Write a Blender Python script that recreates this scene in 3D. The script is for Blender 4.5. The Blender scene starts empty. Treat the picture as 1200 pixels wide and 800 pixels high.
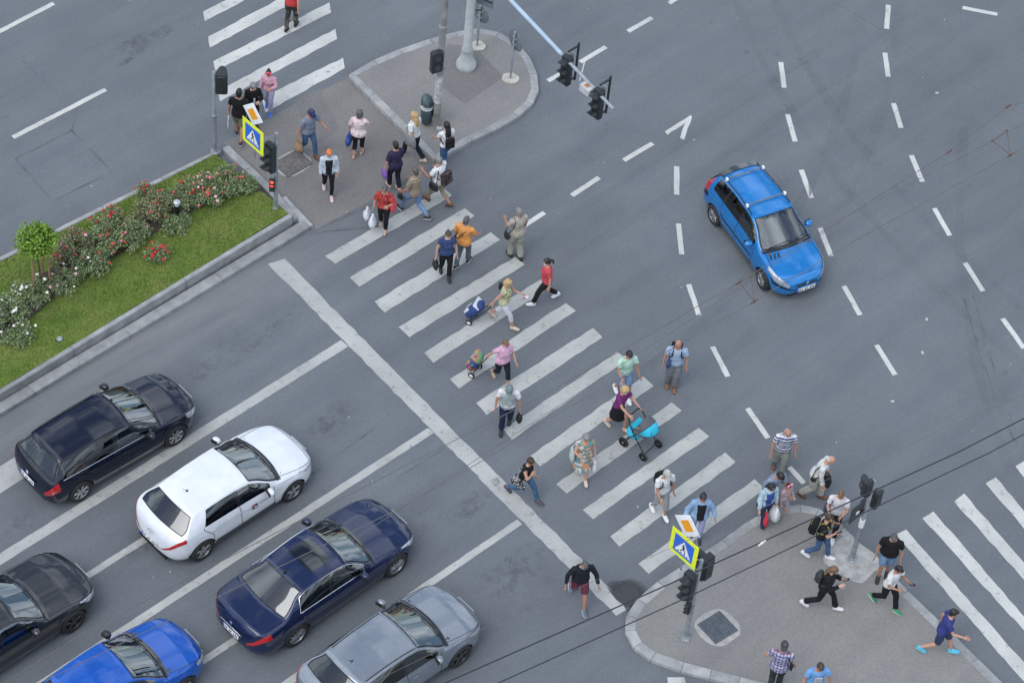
import bpy, bmesh, math, random
import numpy as np
from mathutils import Vector, Matrix, noise as mnoise
random.seed(7)
PI = math.pi
V = Vector
scene = bpy.context.scene
col = scene.collection

# ------------------------------------------------------------------ camera
CAM_F, CAM_D, CAM_R, CAM_H = 3121.3, 0.84928, 0.110095, 49.597
_fw = V((0, math.cos(CAM_D), -math.sin(CAM_D)))
_rt = V((1, 0, 0)); _up = _rt.cross(_fw)
RT = math.cos(CAM_R) * _rt + math.sin(CAM_R) * _up
UP = -math.sin(CAM_R) * _rt + math.cos(CAM_R) * _up
cam_data = bpy.data.cameras.new('camera')
cam = bpy.data.objects.new('camera', cam_data); col.objects.link(cam)
m = Matrix.Identity(4)
for i in range(3):
    m[i][0], m[i][1], m[i][2] = RT[i], UP[i], -_fw[i]
m[2][3] = CAM_H
cam.matrix_world = m
cam_data.sensor_width = 36.0
cam_data.lens = CAM_F * 36.0 / 1200.0
cam_data.clip_end = 3000
scene.camera = cam

def G(x, y, z=0.0):
    """point of the place, at height z, measured at that spot of the survey photograph"""
    v = _fw + RT * ((x - 600) / CAM_F) - UP * ((y - 400) / CAM_F)
    return V((0, 0, CAM_H)) + v * ((z - CAM_H) / v.z)

def img_angle(px, d):
    """ground heading of an arrow drawn at px"""
    n = math.hypot(*d)
    a = G(*px); b = G(px[0] + 12 * d[0] / n, px[1] + 12 * d[1] / n)
    return math.atan2(b.y - a.y, b.x - a.x)

LANE = math.radians(47.6)
LD = V((math.cos(LANE), math.sin(LANE), 0)); SD = V((math.sin(LANE), -math.cos(LANE), 0))

# ------------------------------------------------------------------ tags
def tag(o, label=None, cat=None, group=None, kind=None):
    if label: o['label'] = label
    if cat: o['category'] = cat
    if group: o['group'] = group
    if kind: o['kind'] = kind
    return o

def thing(name, label, cat, loc=(0, 0, 0), rz=0.0, group=None):
    o = bpy.data.objects.new(name, None); col.objects.link(o)
    o.location = loc; o.rotation_euler = (0, 0, rz); o.empty_display_size = .2
    return tag(o, label, cat, group)

# ------------------------------------------------------------------ mesh builder
_rb = {}
def rbox_data(sx, sy, sz, bev, seg):
    k = (round(sx, 4), round(sy, 4), round(sz, 4), round(bev, 4), seg)
    if k not in _rb:
        bm = bmesh.new(); bmesh.ops.create_cube(bm, size=1.0)
        for v in bm.verts: v.co = V((v.co.x * sx, v.co.y * sy, v.co.z * sz))
        if bev > 0:
            bmesh.ops.bevel(bm, geom=bm.edges[:], offset=bev, segments=seg, profile=.6, affect='EDGES')
        bm.verts.index_update()
        _rb[k] = ([v.co.copy() for v in bm.verts], [[v.index for v in f.verts] for f in bm.faces])
        bm.free()
    return _rb[k]

def rot(z=0, y=0, x=0):
    return Matrix.Rotation(z, 3, 'Z') @ Matrix.Rotation(y, 3, 'Y') @ Matrix.Rotation(x, 3, 'X')

class MB:
    def __init__(s): s.v = []; s.f = []; s.m = []
    def add(s, vs, fs, mat=0):
        o = len(s.v); s.v += [tuple(v) for v in vs]
        s.f += [tuple(i + o for i in f) for f in fs]; s.m += [mat] * len(fs)
        return s
    def box(s, c, size, R=None, bev=0.0, seg=1, mat=0):
        vs, fs = rbox_data(*size, min(bev, .45 * min(size)), seg); c = V(c)
        return s.add([(R @ v if R else v) + c for v in vs], fs, mat)
    def rings(s, rings, mat=0, cap=True, closed=True):
        n = len(rings[0]); vs = [v for r in rings for v in r]; fs = []
        for i in range(len(rings) - 1):
            for j in range(n if closed else n - 1):
                k = (j + 1) % n
                fs.append((i * n + j, i * n + k, (i + 1) * n + k, (i + 1) * n + j))
        if cap:
            a = len(vs); vs.append(sum((V(v) for v in rings[0]), V()) / n); vs.append(sum((V(v) for v in rings[-1]), V()) / n)
            b = (len(rings) - 1) * n
            for j in range(n):
                k = (j + 1) % n
                fs.append((a, k, j)); fs.append((a + 1, b + j, b + k))
        return s.add(vs, fs, mat)
    def loft(s, sec, n=14, mat=0):          # sec: (centre, a1, a2)
        rr = []
        for c, a1, a2 in sec:
            rr.append([V(c) + V(a1) * math.cos(2 * PI * j / n) + V(a2) * math.sin(2 * PI * j / n) for j in range(n)])
        return s.rings(rr, mat)
    def tube(s, pts, rads, n=8, mat=0, round_ends=False):
        pts = [V(p) for p in pts]
        if not hasattr(rads, '__len__'): rads = [rads] * len(pts)
        rads = list(rads)
        if round_ends:
            d0 = (pts[0] - pts[1]).normalized(); d1 = (pts[-1] - pts[-2]).normalized()
            r0, r1 = rads[0], rads[-1]
            pts = [pts[0] + d0 * r0 * .95, pts[0] + d0 * r0 * .7] + pts + [pts[-1] + d1 * r1 * .7, pts[-1] + d1 * r1 * .95]
            rads = [r0 * .3, r0 * .72] + rads + [r1 * .72, r1 * .3]
        sec = []; prev = None
        for i, p in enumerate(pts):
            t = (pts[min(i + 1, len(pts) - 1)] - pts[max(i - 1, 0)])
            t = t.normalized() if t.length > 1e-9 else V((0, 0, 1))
            if prev is None:
                a = t.orthogonal().normalized()
            else:
                a = (prev - t * prev.dot(t)); a = a.normalized() if a.length > 1e-6 else t.orthogonal().normalized()
            prev = a; b = t.cross(a)
            sec.append((p, a * rads[i], b * rads[i]))
        return s.loft(sec, n, mat)
    def ell(s, c, r, R=None, n=12, k=8, mat=0):
        c = V(c); sec = []
        ax = [V((r[0], 0, 0)), V((0, r[1], 0)), V((0, 0, r[2]))]
        if R: ax = [R @ a for a in ax]
        for i in range(k + 1):
            t = -PI / 2 + PI * (i + (0.12 if i == 0 else -0.12 if i == k else 0)) / k
            sec.append((c + ax[2] * math.sin(t), ax[0] * math.cos(t), ax[1] * math.cos(t)))
        return s.loft(sec, n, mat)
    def lathe(s, prof, c=(0, 0, 0), n=20, mat=0, R=None):      # prof (r, z) list
        c = V(c); rr = []
        for r, z in prof:
            ring = [V((r * math.cos(2 * PI * j / n), r * math.sin(2 * PI * j / n), z)) for j in range(n)]
            rr.append([(R @ v if R else v) + c for v in ring])
        return s.rings(rr, mat)
    def prism(s, poly, z0, z1, mat=0, R=None, c=(0, 0, 0)):
        n = len(poly); c = V(c)
        vs = [V((p[0], p[1], z0)) for p in poly] + [V((p[0], p[1], z1)) for p in poly]
        vs = [(R @ v if R else v) + c for v in vs]
        fs = [tuple(reversed(range(n))), tuple(range(n, 2 * n))] + [(j, (j + 1) % n, n + (j + 1) % n, n + j) for j in range(n)]
        return s.add(vs, fs, mat)
    def mesh(s, name, mats, smooth=True, ang=40):
        me = bpy.data.meshes.new(name); me.from_pydata(s.v, [], s.f)
        for mt in (mats if isinstance(mats, (list, tuple)) else [mats]): me.materials.append(mt)
        me.polygons.foreach_set('material_index', s.m)
        me.polygons.foreach_set('use_smooth', [smooth] * len(s.f)); me.update()
        if smooth and ang: me.set_sharp_from_angle(angle=math.radians(ang))
        return me
    def build(s, name, mats, parent=None, smooth=True, ang=40, loc=None):
        o = bpy.data.objects.new(name, s.mesh(name, mats, smooth, ang)); col.objects.link(o)
        if parent: o.parent = parent
        if loc is not None: o.location = loc
        return o

def build_each(mb, name, mats, parent=None):
    """every loose piece of the builder becomes an object of its own"""
    par = list(range(len(mb.v)))
    def find(i):
        while par[i] != i: par[i] = par[par[i]]; i = par[i]
        return i
    for f in mb.f:
        for j in f[1:]: par[find(j)] = find(f[0])
    parts = {}
    for f, m_ in zip(mb.f, mb.m): parts.setdefault(find(f[0]), []).append((f, m_))
    for fs in parts.values():
        ids = sorted({i for f, _ in fs for i in f}); mp = {i: k for k, i in enumerate(ids)}; q = MB()
        q.v = [mb.v[i] for i in ids]; q.f = [tuple(mp[i] for i in f) for f, _ in fs]; q.m = [m_ for _, m_ in fs]; q.build(name, mats, parent)

# ------------------------------------------------------------------ materials
def lin(r, g, b):
    return tuple((c / 255 / 12.92 if c / 255 <= .04045 else ((c / 255 + .055) / 1.055) ** 2.4) for c in (r, g, b))

def nn(t, kind, **kw):
    n = t.nodes.new(kind)
    for k, v in kw.items():
        if k in n.inputs: n.inputs[k].default_value = v
        else: setattr(n, k, v)
    return n

def ramp(t, fac, stops):
    r = t.nodes.new('ShaderNodeValToRGB'); e = r.color_ramp.elements
    while len(e) < len(stops): e.new(.5)
    for i, (p, c) in enumerate(stops):
        e[i].position = p; e[i].color = (*c, 1) if len(c) == 3 else c
    t.links.new(fac, r.inputs[0]); return r.outputs[0]

def new_mat(name):
    mt = bpy.data.materials.new(name); mt.use_nodes = True
    t = mt.node_tree; b = t.nodes['Principled BSDF']
    return mt, t, b

def coords(t, kind='Object'):
    return t.nodes.new('ShaderNodeTexCoord').outputs[kind]

def noise(t, vec, scale, detail=4, rough=.55):
    n = nn(t, 'ShaderNodeTexNoise', Scale=scale, Detail=detail, Roughness=rough)
    t.links.new(vec, n.inputs['Vector']); return n.outputs['Fac']

def mixc(t, fac, a, b, mode='MIX'):
    n = t.nodes.new('ShaderNodeMix'); n.data_type = 'RGBA'; n.blend_type = mode
    for sock, val in ((n.inputs[0], fac), (n.inputs[6], a), (n.inputs[7], b)):
        if isinstance(val, (int, float)): sock.default_value = val
        elif isinstance(val, tuple): sock.default_value = (*val, 1) if len(val) == 3 else val
        else: t.links.new(val, sock)
    return n.outputs[2]

def math_n(t, op, a, b=None, clamp=False):
    n = t.nodes.new('ShaderNodeMath'); n.operation = op; n.use_clamp = clamp
    for i, val in enumerate((a, b)):
        if val is None: continue
        if isinstance(val, (int, float)): n.inputs[i].default_value = val
        else: t.links.new(val, n.inputs[i])
    return n.outputs[0]

def maprange(t, v, a, b, c=0.0, d=1.0):
    n = nn(t, 'ShaderNodeMapRange'); n.clamp = True
    t.links.new(v, n.inputs[0])
    for i, x in enumerate((a, b, c, d)): n.inputs[i + 1].default_value = x
    return n.outputs[0]

def bump(t, h, b, strength=.3, dist=.02):
    n = nn(t, 'ShaderNodeBump', Strength=strength, Distance=dist)
    t.links.new(h, n.inputs['Height']); t.links.new(n.outputs[0], b.inputs['Normal'])

_mats = {}
def mat(name, c, rough=.6, metal=0.0, coat=0.0, var=.12, vs=9.0, bmp=0.0, bs=60.0, spec=.5):
    """plain material with uneven tone and wear"""
    key = (name, c, rough, metal, coat, var, vs, bmp)
    if key in _mats: return _mats[key]
    mt, t, b = new_mat(name)
    co = coords(t)
    f = noise(t, co, vs)
    lo = tuple(x * (1 - var) for x in c); hi = tuple(min(1, x * (1 + var)) for x in c)
    t.links.new(ramp(t, f, [(.3, lo), (.7, hi)]), b.inputs['Base Color'])
    b.inputs['Roughness'].default_value = rough; b.inputs['Metallic'].default_value = metal
    b.inputs['Coat Weight'].default_value = coat; b.inputs['Coat Roughness'].default_value = .04
    b.inputs['Specular IOR Level'].default_value = spec
    if bmp: bump(t, noise(t, co, bs, 3), b, bmp)
    _mats[key] = mt; return mt

def paint(name, c, metal=.0, rough=.35):
    mt, t, b = new_mat(name); co = coords(t)
    f = noise(t, co, 2.5, 5); dust = noise(t, co, 5, 4)
    base = ramp(t, f, [(.3, tuple(x * .93 for x in c)), (.7, tuple(x * 1.05 for x in c))])
    sep = t.nodes.new('ShaderNodeSeparateXYZ'); t.links.new(co, sep.inputs[0])
    low = maprange(t, sep.outputs[2], .55, .18, 0, .45)          # road dirt on the sills
    t.links.new(mixc(t, math_n(t, 'MULTIPLY', low, dust), base, (.12, .11, .10)), b.inputs['Base Color'])
    b.inputs['Metallic'].default_value = metal
    t.links.new(maprange(t, dust, .3, .75, rough - .04, rough + .05), b.inputs['Roughness'])
    b.inputs['Coat Weight'].default_value = 1.0; b.inputs['Coat Roughness'].default_value = .02; b.inputs['Specular IOR Level'].default_value = .1
    return mt

def glass_mat(name, tint, gl=.0):
    mt = bpy.data.materials.new(name); mt.use_nodes = True; t = mt.node_tree; t.nodes.clear()
    out = t.nodes.new('ShaderNodeOutputMaterial'); tr = nn(t, 'ShaderNodeBsdfTransparent', Color=(*tint, 1))
    g = nn(t, 'ShaderNodeBsdfGlossy', Roughness=.02, Color=(.92, .97, 1, 1)); fr = nn(t, 'ShaderNodeFresnel', IOR=1.52)
    fac = math_n(t, 'ADD', math_n(t, 'MULTIPLY', fr.outputs[0], 1.7), gl, True)
    mx = t.nodes.new('ShaderNodeMixShader'); t.links.new(fac, mx.inputs[0]); t.links.new(tr.outputs[0], mx.inputs[1]); t.links.new(g.outputs[0], mx.inputs[2])
    t.links.new(mx.outputs[0], out.inputs[0]); return mt

def emit(name, c, s):
    mt, t, b = new_mat(name)
    b.inputs['Base Color'].default_value = (*c, 1); b.inputs['Emission Color'].default_value = (*c, 1)
    b.inputs['Emission Strength'].default_value = s; return mt

BLACK = mat('black_plastic', (.012, .012, .013), .45, var=.2)
RUBBER = mat('rubber', (.018, .018, .018), .8, var=.25, vs=20)
CHROME = mat('bright_metal', (.62, .63, .65), .22, 1.0, var=.05)
ALLOY = mat('alloy', (.48, .49, .50), .35, .9, var=.1)
GALV = mat('galvanised_steel', (.30, .33, .35), .5, .35, var=.25, vs=5, bmp=.1)
POLE = mat('grey_painted_steel', (.27, .31, .33), .5, .1, var=.22, vs=4, bmp=.08)
WHITE = mat('white_plastic', (.72, .72, .70), .5, var=.06)
DARKIN = mat('cabin_trim', (.022, .022, .024), .8, var=.2)
# ------------------------------------------------------------------ asphalt & paint
def asphalt_mat(name, c, warm=(.0, .0, .0), crackamt=.35):
    mt, t, b = new_mat(name); co = coords(t)
    big = noise(t, co, .12, 3); mid = noise(t, co, .9, 5, .6); fine = noise(t, co, 38, 3, .7); spk = noise(t, co, 130, 2, .6)
    base = ramp(t, big, [(.3, tuple(x * .90 for x in c)), (.7, tuple(x * 1.10 for x in c))])
    base = mixc(t, 1.0, base, ramp(t, mid, [(.25, (.91, .91, .915)), (.5, (1, 1, 1)), (.8, (1.06, 1.055, 1.04))]), 'MULTIPLY')
    base = mixc(t, 1.0, base, ramp(t, fine, [(.25, (.70, .70, .70)), (.75, (1.3, 1.3, 1.3))]), 'MULTIPLY')
    base = mixc(t, 1.0, base, ramp(t, spk, [(.3, (.72, .72, .72)), (.5, (1, 1, 1)), (.72, (1.45, 1.44, 1.4))]), 'MULTIPLY')
    # streaks worn along the driving direction
    mp = nn(t, 'ShaderNodeMapping'); mp.inputs['Rotation'].default_value = (0, 0, -LANE); mp.inputs['Scale'].default_value = (.10, 1.0, 1)
    mp.vector_type = 'TEXTURE'; mp.inputs['Scale'].default_value = (9, 1, 1); mp.inputs['Rotation'].default_value = (0, 0, LANE)
    t.links.new(co, mp.inputs[0])
    st = noise(t, mp.outputs[0], 1.3, 4, .6)
    base = mixc(t, 1.0, base, ramp(t, st, [(.3, (.90, .90, .905)), (.7, (1.08, 1.075, 1.06))]), 'MULTIPLY')
    gr = noise(t, co, 11, 4, .7); base = mixc(t, 1.0, base, ramp(t, gr, [(.3, (.92, .92, .92)), (.7, (1.07, 1.07, 1.07))]), 'MULTIPLY')
    # oily middle of each queue lane, fading away from the stop line
    dsd = nn(t, 'ShaderNodeVectorMath'); dsd.operation = 'DOT_PRODUCT'; t.links.new(co, dsd.inputs[0]); dsd.inputs[1].default_value = SD
    dll = nn(t, 'ShaderNodeVectorMath'); dll.operation = 'DOT_PRODUCT'; t.links.new(co, dll.inputs[0]); dll.inputs[1].default_value = LD
    before = math_n(t, 'MULTIPLY', maprange(t, dll.outputs['Value'], G(510, 510).dot(LD) + .6, G(510, 510).dot(LD) - 1.5), maprange(t, dll.outputs['Value'], G(510, 510).dot(LD) - 30, G(510, 510).dot(LD) - 4, .35, 1))
    oil = None
    for q in ((360, 345), (455, 452), (556, 557), (670, 665)):
        bd = maprange(t, math_n(t, 'ABSOLUTE', math_n(t, 'SUBTRACT', dsd.outputs['Value'], G(*q).dot(SD))), .85, .1)
        oil = bd if oil is None else math_n(t, 'ADD', oil, bd)
    st0 = noise(t, co, 1.1, 7, .72)
    oil = math_n(t, 'MULTIPLY', math_n(t, 'MULTIPLY', oil, before), maprange(t, st0, .38, .68))
    base = mixc(t, math_n(t, 'MULTIPLY', oil, .38), base, tuple(x * .45 for x in c))
    # oil spots
    vo = nn(t, 'ShaderNodeTexVoronoi', Scale=.9); t.links.new(co, vo.inputs['Vector'])
    spot = math_n(t, 'MULTIPLY', maprange(t, vo.outputs['Distance'], .10, .02), maprange(t, noise(t, co, .35, 2), .5, .62))
    base = mixc(t, math_n(t, 'MULTIPLY', spot, .45), base, tuple(x * .45 for x in c))
    # pale dust band beside the planted median's kerb
    a = G(0, 487); n = V((math.sin(LANE), -math.cos(LANE), 0))
    dotn = nn(t, 'ShaderNodeVectorMath'); dotn.operation = 'DOT_PRODUCT'; t.links.new(co, dotn.inputs[0]); dotn.inputs[1].default_value = n
    d = math_n(t, 'SUBTRACT', dotn.outputs['Value'], a.dot(n))
    band = math_n(t, 'MULTIPLY', maprange(t, math_n(t, 'ABSOLUTE', math_n(t, 'SUBTRACT', d, .45)), 1.1, .1), maprange(t, noise(t, mp.outputs[0], 2.2, 5, .65), .3, .7))
    dotl = nn(t, 'ShaderNodeVectorMath'); dotl.operation = 'DOT_PRODUCT'; t.links.new(co, dotl.inputs[0]); dotl.inputs[1].default_value = LD
    along = maprange(t, dotl.outputs['Value'], G(420, 250).dot(LD), G(330, 300).dot(LD))
    base = mixc(t, math_n(t, 'MULTIPLY', math_n(t, 'MULTIPLY', band, along), .55), base, (.235, .225, .21))
    t.links.new(base, b.inputs['Base Color'])
    b.inputs['Roughness'].default_value = .82; b.inputs['Specular IOR Level'].default_value = .35
    bump(t, math_n(t, 'ADD', fine, math_n(t, 'MULTIPLY', spk, .6)), b, .35, .006)
    return mt

ROADC = (.124, .137, .152)
ROAD = asphalt_mat('asphalt', ROADC)
PAVE = asphalt_mat('pavement_asphalt', (.197, .193, .187))
REFUGE = asphalt_mat('refuge_asphalt', (.174, .167, .162))
PATCH = asphalt_mat('asphalt_patch', (.112, .114, .117))
PATCH2 = asphalt_mat('newer_asphalt', (.152, .149, .146))

def marking_mat(name, c, wear):
    mt, t, b = new_mat(name); co = coords(t)
    w = noise(t, co, 5, 6, .7); f = noise(t, co, 45, 3, .65); g = noise(t, co, .8, 3)
    base = ramp(t, g, [(.3, tuple(x * .80 for x in c)), (.7, tuple(x * 1.06 for x in c))])
    base = mixc(t, 1.0, base, ramp(t, f, [(.3, (.86, .86, .86)), (.7, (1.08, 1.08, 1.07))]), 'MULTIPLY')
    fac = maprange(t, math_n(t, 'ADD', w, math_n(t, 'MULTIPLY', math_n(t, 'SUBTRACT', f, .5), .5)), wear, wear - .12)
    t.links.new(mixc(t, math_n(t, 'MULTIPLY', fac, .85), base, (.15, .155, .16)), b.inputs['Base Color'])
    b.inputs['Roughness'].default_value = .75; bump(t, f, b, .2, .004)
    return mt
MARK_Z = marking_mat('zebra_paint', (.415, .42, .40), .425)
MARK_F = marking_mat('line_paint', (.525, .525, .50), .42)
MARK_W = marking_mat('worn_line_paint', (.40, .40, .385), .43)

def sheet(name, polys, mt, kind='structure', z=0.0):
    mb = MB()
    for p in polys:
        mb.add([G(x, y, z) for x, y in p], [tuple(range(len(p)))])
    for i, f in enumerate(mb.f):
        a, b_, c_ = [V(mb.v[j]) for j in f[:3]]
        area = sum((V(mb.v[f[k]]).cross(V(mb.v[f[(k + 1) % len(f)]]))).z for k in range(len(f)))
        if area < 0: mb.f[i] = tuple(reversed(f))
    o = mb.build(name, mt, smooth=False); tag(o, kind=kind); return o

def ragged(poly, step=.22, amp=.012, z=0.0):
    """polygon (world) with slightly uneven hand-painted edges"""
    out = []
    n = len(poly)
    for i in range(n):
        a, b = poly[i], poly[(i + 1) % n]; L = (b - a).length; k = max(1, int(L / step)); nrm = (b - a).cross(V((0, 0, 1))).normalized()
        for j in range(k):
            p = a.lerp(b, j / k)
            if j: p = p + nrm * random.uniform(-amp, amp)
            out.append(p)
    return out

def painted(name, polys, mt, z, amp=.016):
    mb = MB()
    for p in polys:
        w = ragged([G(x, y, z) for x, y in p], amp=amp)
        area = sum((w[k].cross(w[(k + 1) % len(w)])).z for k in range(len(w)))
        if area < 0: w.reverse()
        mb.add(w, [tuple(range(len(w)))])
    return tag(mb.build(name, mt, smooth=False), kind='structure')

def strips(name, lines, width, mt, z, amp=.006):
    mb = MB()
    for ln in lines:
        pts = [G(x, y, z) for x, y in ln]
        for a, b in zip(pts, pts[1:]):
            n = (b - a).cross(V((0, 0, 1))).normalized() * width / 2
            w = ragged([a - n, b - n, b + n, a + n], amp=amp)
            if sum((w[k].cross(w[(k + 1) % len(w)])).z for k in range(len(w))) < 0: w.reverse()
            mb.add(w, [tuple(range(len(w)))])
    return tag(mb.build(name, mt, smooth=False), kind='structure')

# the road: one sheet to the horizon
mb = MB(); mb.add([(-900, -600, 0), (900, -600, 0), (900, 1600, 0), (-900, 1600, 0)], [(0, 1, 2, 3)])
tag(mb.build('road', ROAD, smooth=False), kind='structure')

Z1, Z2, Z3 = .004, .008, .012
# refuge between the two carriageways: warm flush asphalt
sheet('refuge_pavement', [[(262, 168), (330, 130), (410, 90), (420, 98), (512, 186), (430, 238), (372, 268), (356, 262)]], REFUGE, z=Z1)
sheet('refuge_patch', [[(345, 118), (375, 104), (398, 150), (368, 172)]], PATCH2, z=Z2)
# traffic island at the top
ISL = [(413, 88), (440, 73), (470, 60), (505, 48), (535, 40), (560, 36), (583, 40), (603, 52), (617, 68), (625, 86), (627, 104), (620, 120), (604, 134), (580, 148), (550, 162), (510, 184)]
IZ = .13
sheet('island_pavement', [ISL], PAVE, z=IZ)
sheet('island_patch', [[(524, 52), (556, 55), (590, 90), (545, 122), (512, 98)]], PATCH2, z=IZ + .004)
# corner pavement bottom right
CORN = [(900, 806), (866, 797), (800, 780), (766, 768), (748, 755), (739, 738), (740, 722), (752, 704), (775, 684), (800, 668), (850, 636), (880, 614), (900, 603), (918, 597), (938, 595), (958, 599), (985, 620), (1020, 654), (1060, 694), (1110, 742), (1175, 806)]
CZ = .10
sheet('corner_pavement', [CORN + [(1400, 1040), (1150, 1080), (960, 850)]], PAVE, z=CZ)

# kerb stones
def kerb_mat(name, c):
    return mat(name, c, .85, var=.22, vs=3.5, bmp=.4, bs=45)
KST = [kerb_mat('kerb_stone', (.275, .28, .28)), kerb_mat('kerb_stone_pale', (.32, .32, .315)), kerb_mat('kerb_stone_dark', (.235, .24, .24)), kerb_mat('kerb_joint', (.10, .10, .10))]
def kerb(name, px, z, width=.2, height=.14, stone=.95, side=0.0):
    """kerb stones laid end to end with thin joints, chamfered on top"""
    pts = [G(x, y, z) for x, y in px]; closed = (pts[0] - pts[-1]).length < .01
    segs = [pts[0]]
    for a, b in zip(pts, pts[1:]):
        L = (b - a).length; k = max(1, round(L / stone))
        for j in range(1, k + 1): segs.append(a.lerp(b, j / k))
    n = len(segs); mb = MB(); rings = []; ms = []; ch = .018; w = width / 2
    def prof(p, nr, dz, dw):
        q = [(-w + dw, -height), (-w + dw, -ch), (-w + ch + dw, 0), (w - ch + dw, 0), (w + dw, -ch), (w + dw, -height)]
        return [V((p.x, p.y, z)) + nr * (a + side) + V((0, 0, b + dz)) for a, b in q]
    def nrm(i):
        if closed and i in (0, n - 1): d = (segs[1] - segs[0]).normalized() + (segs[-1] - segs[-2]).normalized()
        else: d = segs[min(i + 1, n - 1)] - segs[i] if i == 0 else segs[i] - segs[i - 1] if i == n - 1 else (segs[i + 1] - segs[i]).normalized() + (segs[i] - segs[i - 1]).normalized()
        return V((-d.y, d.x, 0)).normalized()
    for i in range(n - 1):
        a, b = segs[i], segs[i + 1]; d = (b - a).normalized(); na, nb_ = nrm(i), nrm(i + 1); dz = random.uniform(-.005, .005); dw = random.uniform(-.004, .004); m_ = random.choice((0, 0, 0, 1, 2))
        A, B = a + d * .007, b - d * .007
        mb.rings([prof(A, na, dz, dw), prof(A.lerp(B, .5), (na + nb_).normalized(), dz + random.uniform(-.003, .003), dw), prof(B, nb_, dz, dw)], m_, cap=True)
        mb.rings([prof(b - d * .009, nb_, -.005, 0), prof(b + d * .009, nb_, -.007, 0)], 3, cap=True)
    return tag(mb.build(name, KST, smooth=False), kind='structure')
kerb('island_kerb', ISL + [ISL[0]], IZ + .012, .22, .16, 1.0)
kerb('corner_kerb', CORN[:9], CZ + .018, .25, .15, .85)
kerb('dropped_kerb', CORN[8:14], CZ + .006, .24, .12, .7)
kerb('corner_kerb', CORN[13:], CZ + .008, .24, .14, .85)

# planted median
LZ = .37
med_bot = [(-200, 577), (0, 457), (170, 358), (338, 250)]          # grass edge, near side
med_tip = [(318, 214), (268, 180)]
med_top = [(250, 183), (120, 246), (0, 306), (-200, 407)]
lawn_pts = [G(x, y, LZ) for x, y in med_bot] + [G(x, y, .2) for x, y in med_tip] + [G(x, y, .13) for x, y in med_top]
def lawn_mat():
    mt, t, b = new_mat('lawn'); co = coords(t)
    a = noise(t, co, 1.6, 5, .6); f = noise(t, co, 30, 3, .7); g = noise(t, co, 2.6, 5, .65)
    base = ramp(t, a, [(.3, (.088, .152, .026)), (.5, (.138, .196, .044)), (.7, (.19, .222, .062))])
    base = mixc(t, 1, base, ramp(t, f, [(.3, (.62, .65, .6)), (.7, (1.3, 1.27, 1.2))]), 'MULTIPLY')
    base = mixc(t, math_n(t, 'MULTIPLY', maprange(t, g, .54, .70), .6), base, (.17, .15, .07))
    t.links.new(base, b.inputs['Base Color']); b.inputs['Roughness'].default_value = .95; b.inputs['Specular IOR Level'].default_value = .1
    bump(t, f, b, .8, .03); return mt
LAWN = lawn_mat()
mb = MB()
N = 60
nb, ntop = [G(-200, 577, LZ), G(338, 250, LZ)], [G(-200, 407, .13), G(252, 181, .13)]
NJ = 14
for i in range(N + 1):
    for j in range(NJ + 1):
        p = nb[0].lerp(nb[1], i / N).lerp(ntop[0].lerp(ntop[1], i / N), j / NJ)
        p.z += .03 * math.sin(PI * j / NJ) + .02 * mnoise.noise(p * .9)
        mb.v.append(tuple(p))
for i in range(N):
    for j in range(NJ):
        a = i * (NJ + 1) + j; mb.f.append((a, a + NJ + 1, a + NJ + 2, a + 1)); mb.m.append(0)
tag(mb.build('lawn', LAWN), kind='structure')
def lawn_at(x, y):
    """lawn point under pixel"""
    z = .24
    for _ in range(4):
        p = G(x, y, z)
        q0 = nb[0]; d = (nb[1] - nb[0]); s = max(0, min(1, (p - q0).dot(d) / d.length_squared))
        A, B = nb[0].lerp(nb[1], s), ntop[0].lerp(ntop[1], s)
        e = B - A; e.z = 0; r = max(0, min(1, (p - A).dot(e) / e.length_squared))
        z = LZ + (.13 - LZ) * r + .03 * math.sin(PI * r)
    return G(x, y, z)
mb = MB()
rg = random.Random(3)
for _ in range(58000):
    s = rg.random(); r = rg.random()
    p = nb[0].lerp(nb[1], s).lerp(ntop[0].lerp(ntop[1], s), r); p.z += .03 * math.sin(PI * r) + .02 * mnoise.noise(V((p.x, p.y, p.z)) * .9)
    a = rg.uniform(0, 2 * PI); h = rg.uniform(.02, .05); w = rg.uniform(.006, .012); l = rg.uniform(0, .03); an = rg.uniform(0, 6.3)
    d = V((math.cos(a), math.sin(a), 0)) * w
    mb.add([p - d, p + d, p + V((math.cos(an) * l, math.sin(an) * l, h))], [(0, 1, 2)], rg.choice((0, 0, 1, 1, 2)))
tag(mb.build('grass', [mat('grass_blade', (.125, .185, .042), .8, var=.3, vs=2), mat('grass_blade_pale', (.18, .22, .065), .8, var=.3, vs=2), mat('grass_blade_dark', (.085, .14, .028), .8, var=.3, vs=2)], smooth=False), kind='stuff')
# body of the median under the lawn
mb = MB()
und = [G(-200, 577, LZ), G(338, 250, LZ), G(252, 181, .13), G(-200, 407, .13)]
mb.add([V((p.x, p.y, 0)) for p in und] + [p - V((0, 0, .012)) for p in und], [(0, 1, 5, 4), (1, 2, 6, 5), (2, 3, 7, 6), (3, 0, 4, 7)])
tag(mb.build('median_soil', mat('soil', (.06, .045, .035), .95, var=.3)), kind='structure')
# double stepped kerb on the near side, kerb at the tip, low kerb on the far side
kerb('median_kerb', [(-202, 580), (341, 251)], LZ + .012, .135, .40, 3.2, side=-.01)
kerb('median_step_kerb', [(-202, 601), (360, 263)], .13, .30, .15, 3.0, side=.05)
kerb('median_end_kerb', [(344, 258), (318, 224), (263, 172)], .16, .22, .17, 1.2, side=-.03)
kerb('median_end_kerb', [(362, 266), (330, 232)], .09, .24, .10, .9, side=-.02)
kerb('median_far_kerb', [(258, 176), (120, 243), (0, 303), (-202, 404)], .11, .13, .12, 2.0)
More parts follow.
